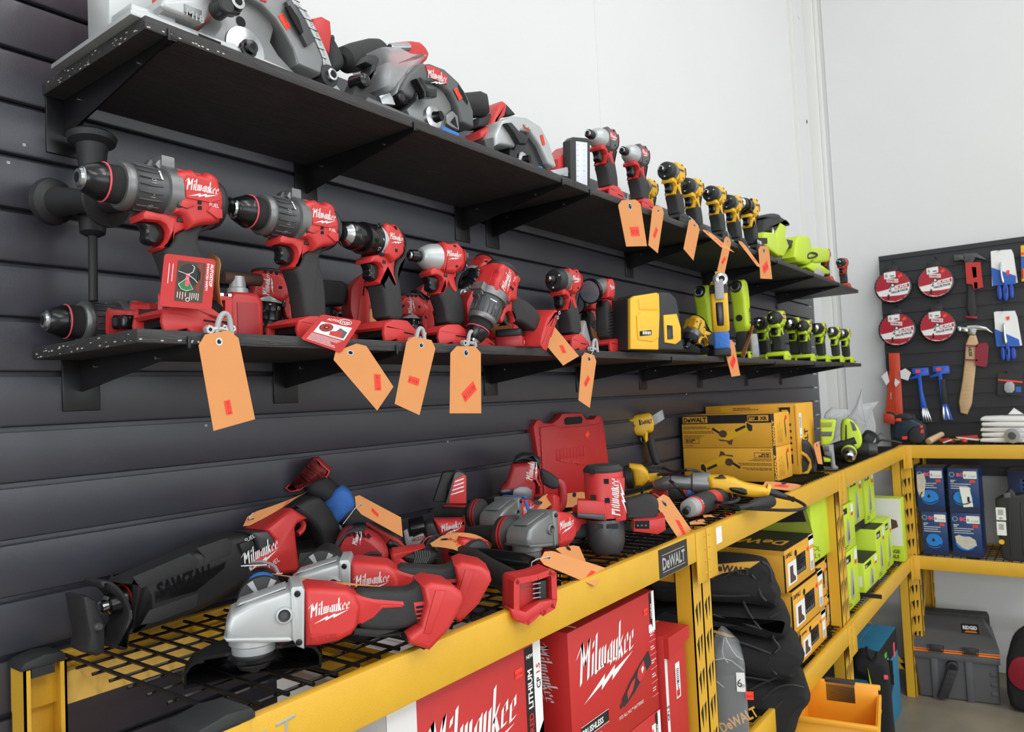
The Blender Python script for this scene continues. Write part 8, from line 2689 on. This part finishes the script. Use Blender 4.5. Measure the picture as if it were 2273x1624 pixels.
def tool_bin(o, s, label):
 F = FF(o)
 t = thing('tool_bin', label, 'bin', F)
 B2 = (1700, 1490, s)
 b = MB()
 def V(x, y, z):
  return (x, y, z)
 W, D, H, th = .40 * s, .30 * s, .24 * s, .006
 for (x0, x1, y0, y1) in ((0, W, 0, th), (0, W, D - th, D), (0, th, 0, D), (W - th, W, 0, D)):
  b.box(x0, x1, y0, y1, 0, H * (.86 if y0 == 0 and y1 < D else 1), 'bin', .002)
 b.box(0, W, 0, D, 0, th, 'bin', .002)
 for (x0, x1, y0, y1) in ((-.01, W + .01, D - .004, D + .012), (W - .004, W + .012, -.01, D), (-.012, .004, -.01, D)):
  b.box(x0, x1, y0, y1, H - .012, H + .004, 'bin', .003)
 for i in range(4):
  x = W * (.18 + i * .2)
  b.box(x, x + .012, D - .012, D - .004, .01, H, 'bin', .002)
 b.box(W * .30, W * .55, D - .008, D - .005, H * .72, H * .93, 'yellow_raw')
 b.box(-.008, W + .008, -.012, .0, H * .80, H * .88, 'bin', .003)
 b.build('tub', t)
 b = MB()
 b.box(W - .006, W + .022, D * .30, D * .72, H * .70, H * 1.04, 'black', .004)
 b.build('latch', t)
 return t
t = tool_bin((2.60, .86, .0), 1.0, 'upper of two open yellow tool bins, black latch on its side')
t.matrix_world = Fr((2.235, .495, .405), 10).mat() @ Matrix.Diagonal((.76, .70, .85, 1))
t = tool_bin((2.3, .80, .0), 1.0, 'lower of two open yellow tool bins, cut off by the bottom edge')
t.matrix_world = Fr((2.11, .43, .0), 10).mat() @ Matrix.Diagonal((.84, .74, 1.64, 1))
# goods hanging on the end slat panel and lying on the end rack
WC = (1850, 500, 423 / 1321)
FW = Fr((4.60, .80, 1.24), -90)
def WOL(pts, off=0.0):
 return OL(FW, WC, pts, off)
def hang(name, label, cat, group=None):
 return thing(name, label, cat, FW, group)
def hook(t, p, y0=-.02):
 b = MB()
 (x, z), = WOL([p])
 b.tube([(x, .058, z), (x, y0, z), (x, y0 - .006, z + .008)], .0022, 'wire', 6)
 b.box(x - .012, x + .012, .05, .058, z - .016, z + .012, 'wire', .001)
 b.build('peg_hook', t)
for (cx, cy, lab) in ((412, 425, 'red saw blade value pack at the upper left of the four'), (707, 390, 'red saw blade value pack at the upper right of the four'), (440, 722, 'red saw blade value pack at the lower left of the four'), (722, 698, 'red saw blade value pack at the lower right of the four')):
 t = hang('blade_pack', lab, 'saw blade pack', 'round saw blade packs on the end slat panel')
 (x, z), = WOL([(cx, cy)])
 R = abs(WOL([(cx + 135, cy)])[0][0] - x) * .98
 b = MB()
 b.prism(circ(x, z, R, 40), -.004, .016, 'black_gloss', .003, ax='y')
 b.prism(rrect(x - .03, x + .03, z + R - .01, z + R + .02, .006), -.002, .014, 'black', .002)
 b.build('case', t)
 b = MB()
 fn = lambda u, v, d: (x + u * R, -.0045 - d, z + v * R)
 n = 40
 b.face(fn, circ(0, 0, .92, n), 'diablo', .0)
 for i in range(28):
  a = i * 2 * math.pi / 28
  b.face(fn, [(.92 * math.cos(a), .92 * math.sin(a)), (.96 * math.cos(a + .06), .96 * math.sin(a + .06)), (.90 * math.cos(a + .12), .90 * math.sin(a + .12))], 'grey_pl', .0001)
 low = [(.90 * math.cos(math.radians(a)), .90 * math.sin(math.radians(a))) for a in range(-165, 1, 15)]
 b.face(fn, [(-.89, -.12), (.90, .16)] + [(.90 * math.cos(math.radians(a)), .90 * math.sin(math.radians(a))) for a in range(0, -166, -15)], 'white', .0003)
 b.face(fn, [(-.86, -.22), (-.2, -.12), (-.2, .04), (-.88, -.06)], 'diablo', .0005)
 b.face(fn, [(.1, -.02), (.86, .10), (.86, -.10), (.1, -.20)], 'diablo', .0005)
 b.text(fn, 'BLADE', .14, -.16, .22, 'white', bold=.04, rot=8, maxw=.66, d=.0007)
 b.text(fn, 'VALUE PACK', -.12, -.42, .17, 'ink', bold=.05, rot=8, maxw=.95, d=.0006)
 b.text(fn, '2', -.24, -.26, .36, 'ink', bold=.02, d=.0007)
 b.face(fn, [(-.75, -.52), (.3, -.55), (.75, -.5), (.5, -.75), (.1, -.88), (-.4, -.80)], 'diablo', .0005)
 b.face(fn, [(-.3, -.45), (-.2, -.42), (-.22, -.75), (-.34, -.72)], 'ink', .0007)
 b.face(fn, [(-.30, .52), (.32, .42), (.30, .20), (-.30, .30)], 'white', .0003)
 b.text(fn, 'DIABLO', -.26, .34, .18, 'diablo', bold=.04, rot=-9, maxw=.54, d=.0006)
 for rr, m, d in ((.13, 'ink', .0008), (.07, 'white', .0010)):
  b.face(fn, circ(0, .08, rr, 14), m, d)
 b.build('printed_disc', t)
 b = MB()
 fn2 = lambda u, v, d: (x + u * R, -.0062 - d, z + v * R)
 b.face(fn2, [(-.42, .86), (.20, .90), (.20, .54), (-.42, .48)], 'white', 0)
 b.text(fn2, '6', -.36, .58, .30, 'ink', d=.0003)
 rect(b, fn2, -.1, .12, .60, .66, 'ink', .0003)
 b.build('price_label', t)
 b = MB(); b.face(fn2, [(.30, .62), (.50, .72), (.56, .56), (.36, .46)], 'sticker', 0); b.build('price_sticker', t)
 hook(t, (cx, cy - 165))
def hammer(label, pts, m, head, tagq=None):
 t = hang('hammer', label, 'hammer')
 b = MB(); b.prism(smooth(WOL(pts), 1), .0, .022, m, .007, 3)
 if m == 'black_soft':
  q = WOL([(pts[3][0] - 85, pts[3][1] - 12), (pts[3][0], pts[3][1] - 12), (pts[3][0], pts[3][1] + 8), (pts[3][0] - 85, pts[3][1] + 4)])
  b.prism(q, -.002, .024, 'maroon', .003)
 b.build('handle', t)
 b = MB()
 for q in head:
  b.prism(WOL(q), -.002, .026, 'gun_dark' if m != 'wood' else 'steel', .004)
 b.build('head', t)
 if tagq:
  b = MB()
  for q, mm_ in tagq:
   b.prism(WOL(q), -.010, -.006, mm_)
  b.build('sleeve_card', t, label='red printed card')
 return t
hammer('claw hammer with a black rubber grip and red card, hanging on the end panel', [(915, 250), (965, 250), (980, 480), (998, 640), (920, 630), (930, 420)], 'black_soft',
       [[(832, 205), (890, 200), (915, 215), (915, 240), (890, 240), (835, 250)], [(900, 195), (990, 190), (1060, 235), (1050, 240), (985, 222), (965, 260), (910, 260), (895, 225)]],
       [([(915, 260), (1020, 255), (1040, 430), (975, 445), (965, 410), (925, 405)], 'card_red'), ([(960, 290), (990, 290), (995, 360), (970, 365)], 'white'), ([(975, 395), (1000, 395), (1000, 440), (978, 440)], 'white')])
hammer('wood handled framing hammer with a red tag marked HUSK, hanging below the black one', [(920, 760), (1010, 760), (985, 980), (950, 1318), (855, 1295), (905, 1000)], 'wood',
       [[(858, 700), (885, 700), (885, 735), (860, 735)], [(880, 705), (930, 705), (940, 740), (885, 738)], [(925, 695), (990, 690), (1060, 705), (1112, 750), (1060, 730), (995, 725), (985, 758), (925, 758)]],
       [([(1000, 820), (1060, 812), (1078, 840), (1068, 970), (1050, 982), (985, 970), (985, 840)], 'maroon'), ([(915, 925), (1000, 930), (1000, 940), (915, 935)], 'maroon'), ([(920, 828), (1000, 832), (1000, 842), (920, 838)], 'maroon')])
b = MB()
q = WOL([(938, 845)])[0]
b.text(lambda u, v, d: (u, -.0008 - d, v), 'HUSK', q[0] - .003, q[1], .020, 'ink', rot=-88, bold=.04)
o = b.build('brand_print', bpy.data.objects['hammer.001'])
def blister(label, card, blue, blobs, st, n=2, cat='hand tool pack', name='screwdriver_pack', backing='white'):
 t = hang(name, label, cat)
 b = MB()
 for k in range(n):
  b.prism([(x + .008 * k, z + .002 * k) for x, z in WOL(card)], .004 * k, .004 * k + .0015, backing)
 b.prism(WOL(blue), -.0012, .0, 'blue_card')
 b.build('card', t)
 b = MB()
 for q, mm_ in blobs:
  b.prism(smooth(WOL(q), 1), -.022, -.001, mm_, .0035)
 b.build('screwdriver', t)
 b = MB(); b.prism(WOL(st), -.003, -.001, 'sticker'); b.build('price_sticker', t)
 hook(t, (card[0][0] + 60, card[0][1] - 6))
 return t
t = blister('upper blue and white screwdriver pack with two dark blue handles, hanging on the end panel', [(1090, 180), (1220, 170), (1235, 200), (1265, 400), (1100, 420)], [(1092, 290), (1265, 350), (1265, 405), (1105, 420)],
  [([(1155, 260), (1165, 250), (1172, 330), (1190, 400), (1165, 405), (1158, 330)], 'steel'), ([(1132, 425), (1166, 415), (1172, 520), (1140, 515)], 'blue_pl'), ([(1172, 410), (1214, 408), (1218, 525), (1180, 528)], 'blue_pl'), ([(1218, 408), (1250, 412), (1256, 505), (1224, 512)], 'blue_pl'), ([(1190, 430), (1207, 430), (1207, 485), (1192, 485)], 'white')], [(1200, 312), (1220, 310), (1220, 342), (1200, 345)])
t = blister('lower blue and white screwdriver pack, single handle showing, hanging on the end panel', [(1112, 600), (1245, 595), (1262, 640), (1295, 835), (1130, 840)], [(1115, 715), (1285, 790), (1295, 838), (1130, 840)],
  [([(1178, 680), (1188, 672), (1196, 750), (1212, 820), (1180, 825), (1176, 750)], 'steel'), ([(1158, 850), (1188, 840), (1194, 938), (1164, 930)], 'blue_pl'), ([(1190, 836), (1226, 834), (1230, 940), (1196, 940)], 'blue_pl'), ([(1230, 845), (1266, 850), (1270, 925), (1234, 934)], 'blue_pl'), ([(1196, 850), (1216, 850), (1216, 905), (1198, 905)], 'white')], [(1195, 635), (1220, 628), (1222, 650), (1203, 658)])
t = blister('small black and red blister card with a green sticker, low on the end panel', [(1140, 1025), (1310, 1022), (1316, 1060), (1318, 1180), (1136, 1176)], [(1264, 1118), (1300, 1118), (1302, 1155), (1264, 1155)],
  [([(1185, 1085), (1255, 1082), (1258, 1160), (1185, 1160)], 'grey_lt')], [(1142, 1065), (1312, 1080), (1312, 1092), (1142, 1075)], n=1, name='blister_card', backing='black')
t = blister('yellow pack with stars and stripes cut off by the right edge of the picture', [(1298, 140), (1380, 130), (1400, 380), (1304, 388)], [(1300, 215), (1330, 215), (1330, 300), (1302, 300)],
   [([(1305, 300), (1320, 300), (1320, 370), (1308, 370)], 'card_red')], [(1298, 190), (1330, 185), (1330, 200), (1300, 204)], n=1, name='glove_pack', backing='dw')
t = hang('pry_bar', 'long orange-red flat pry bar with paper tags hanging at the left end of the panel', 'pry bar')
b = MB()
b.prism(WOL([(382, 885), (458, 885), (465, 1000), (482, 1300), (480, 1350), (430, 1375), (352, 1365), (365, 1250), (388, 1000)]), -.004, .008, 'rigid', .003)
b.prism(WOL([(352, 1300), (425, 1310), (425, 1378), (352, 1366)]), -.03, .006, 'rigid', .006)
b.prism(WOL([(424, 1000), (432, 1000), (440, 1300), (428, 1300)]), -.0055, -.003, 'rigid', .001)
for xx in (398, 428):
 (x, z), = WOL([(xx, 1205)])
 b.text(lambda u, v, d: (u, -.0045 - d, v), 'Crescent', x + .004, z, .010, 'white', rot=88)
b.build('bar', t)
b = MB()
for q in ([(335, 1045), (375, 1010), (390, 1080), (370, 1110)], [(430, 1060), (465, 1085), (435, 1120), (425, 1100)], [(465, 1010), (500, 990), (540, 1020), (520, 1075), (470, 1060)]):
 b.prism(WOL(q), -.012, -.010, 'white_card')
b.build('paper_tag', t)
for dx, lab in ((0, 'blue nail puller with a silver fanned claw, left of the pair'), (143, 'blue nail puller with a black grip, right of the pair')):
 t = hang('nail_puller', lab, 'pry bar', 'blue nail pullers on the end panel')
 b = MB()
 g = lambda pts: WOL([(x + dx, z - (14 if dx else 0)) for x, z in pts])
 b.prism(g([(545, 990), (660, 985), (665, 1040), (610, 1045), (620, 1150), (650, 1260), (610, 1270), (595, 1150), (585, 1060), (530, 1070), (525, 1060), (580, 1035), (548, 1030)]), -.012, .008, 'blue_bar', .004)
 if dx:
  b.prism(g([(598, 1080), (632, 1075), (655, 1250), (610, 1255)]), -.014, .010, 'black', .004)
 b.build('bar', t)
 b = MB()
 for k in range(4):
  b.prism(g([(612 + k * 11, 1262), (624 + k * 9, 1262), (634 + k * 18, 1362), (610 + k * 20, 1366)]), -.010, .006, 'steel' if k % 2 == 0 or not dx else 'blue_bar', .002)
 b.build('claw', t)
 b = MB(); b.prism(g([(570, 1000), (605, 1000), (605, 1022), (572, 1022)]), -.0135, -.012, 'sticker'); b.build('price_sticker', t)
FR = Fr((4.30, .70, ZD), -90)
def FO(pts, off=0.0, fl=.001):
 return OL(FR, WC, pts, off, fl)
t = thing('orbital_sander', 'dark blue-green orbital sander with red buttons on the end rack, left end', 'sander', FR)
b = MB()
b.prism(smooth(FO([(410, 1500), (420, 1380), (450, 1320), (540, 1310), (560, 1350), (600, 1360), (640, 1400), (645, 1500)]), 1), -.03, .06, 'bosch_pl', .014, 3)
b.prism(smooth(FO([(525, 1400), (640, 1380), (650, 1510), (520, 1510)]), 1), -.04, .02, 'black', .010, 3)
b.prism(smooth(FO([(425, 1325), (470, 1300), (555, 1310), (560, 1350), (440, 1350)]), 1), -.034, .05, 'black', .008)
b.build('housing', t)
b = MB()
for q in ([(445, 1335), (478, 1335), (478, 1355), (445, 1355)], [(485, 1460), (520, 1458), (520, 1478), (487, 1480)], [(608, 1385), (625, 1380), (628, 1400), (612, 1402)], [(612, 1415), (632, 1412), (632, 1435), (614, 1438)]):
 b.prism(FO(q), -.043, -.03, 'sticker', .001)
b.build('buttons', t)
b = MB()
b.tube([(x, -.02, z) for x, z in FO([(375, 1295), (420, 1300), (440, 1320)], 0)], .006, 'cord', 6, sm=1)
b.build('cord', t)
t = thing('mallet', 'wooden handled tool lying end-on on the end rack beside the sander', 'hand tool', FR)
b = MB()
c0, c1 = FO([(665, 1495), (735, 1455)])
b.lathe((c0[0], -.04, c0[1]), (c1[0], .06, c1[1]), [(0, .010), (.002, .0155), (.02, .0165), (.06, .015), (.12, .013)], 'cork', 22)
b.build('handle', t)
t = thing('red_snips', 'red and white handled snips lying on the end rack', 'hand tool', FR)
b = MB()
c0 = FO([(912, 1490)])[0]
b.ell((c0[0], -.03, c0[1]), (.014, .02, .011), 'red')
for q in ([(745, 1480), (800, 1470), (850, 1500), (740, 1500)], [(865, 1460), (1000, 1450), (1010, 1475), (880, 1480)]):
 b.prism(FO(q), -.02, -.008, 'red_case', .003)
for q in ([(850, 1462), (1010, 1478), (1010, 1490), (870, 1474)], [(760, 1500), (820, 1480), (826, 1486), (770, 1508)]):
 b.prism(FO(q), -.026, -.02, 'white_card', .001)
b.build('handles', t)
for k in range(5):
 t = thing('rag_pack', 'folded white cloth pack in clear wrap on the end rack, layer %s of the pile' % ('one', 'two', 'three', 'four', 'topmost')[k] if k else 'folded white cloth pack at the very bottom of the pile on the end rack', 'cloth pack', FR, 'white cloth packs piled on the end rack')
 b = MB()
 z = 1500 - k * 36
 b.prism(smooth(FO([(1030 + (k % 2) * 12, z), (1020 + (k % 2) * 8, z - 16), (1040, z - 33), (1500, z - 33), (1510, z)]), 1), -.05 + .004 * (k % 3), .12, 'white_card', .006, 3)
 b.build('pack', t)
b = MB()
c0 = FO([(1245, 1450)])[0]
b.lathe((c0[0], -.09, c0[1]), (c0[0] + .03, .0, c0[1]), [(0, .008, 'grey_pl'), (.001, .018, 'grey_lt'), (.002, .026, 'grey_lt'), (.004, .034), (.08, .034), (.085, .02)], 'film2', 26)
b.build('film_roll', label='roll of clear film lying in front of the white cloth packs', cat='roll', M=FR.mat())
b = MB()
b.prism(FO([(1210, 1310), (1250, 1265), (1320, 1310)], .02), .03, .032, 'white_card')
b.build('paper_flap', label='paper corner sticking up behind the white cloth packs', cat='paper', M=FR.mat())
F = FF((2.72, 1.12, ZD))
HB = (1330, 840, 670 / 2273)
t = thing('screwdriver', 'yellow and black screwdriver in a blister hanging on the slats behind the grinder cartons', 'screwdriver', F)
b = MB()
b.prism(smooth(OL(F, HB, [(565, 100), (570, 65), (610, 58), (660, 90), (668, 130), (650, 150), (600, 130)], 0), 1), -.012, .012, 'black', .005)
b.prism(OL(F, HB, [(605, 68), (640, 72), (664, 110), (650, 140), (620, 110)], -.012), -.014, -.008, 'dw', .001)
b.build('handle', t)
b = MB()
p0, p1 = OL(F, HB, [(650, 140), (690, 240)])
L = math.hypot(p1[0] - p0[0], p1[1] - p0[1])
b.lathe((p0[0], 0, p0[1]), (p1[0], 0, p1[1]), [(0, .004), (L * .3, .004), (L * .35, .009), (L * .6, .010), (L * .65, .006), (L, .007)], 'steel', 14)
b.build('shank', t)
t = thing('blister_pack', 'clear blister with an orange DeWALT card leaning behind the near end of the grinder cartons', 'hand tool pack', F)
b = MB()
b.prism(OL(F, HB, [(402, 88), (470, 82), (500, 180), (560, 240), (575, 560), (560, 620), (500, 480), (440, 280)], 0, .002), .0, .004, 'bosch_dark')
b.prism(OL(F, HB, [(490, 215), (600, 205), (610, 240), (560, 330), (500, 330)], -.004), -.005, .0, 'brown')
q = OL(F, HB, [(500, 250)], -.005)[0]
b.text(lambda u, v, d: (u, -.0055 - d, v), 'DeWALT', q[0], q[1], .022, 'orange', bold=.04, maxw=.05)
b.prism(OL(F, HB, [(520, 200), (540, 170), (620, 165), (700, 240), (560, 240)], -.004), -.016, -.005, 'film2', .004)
b.build('card', t)
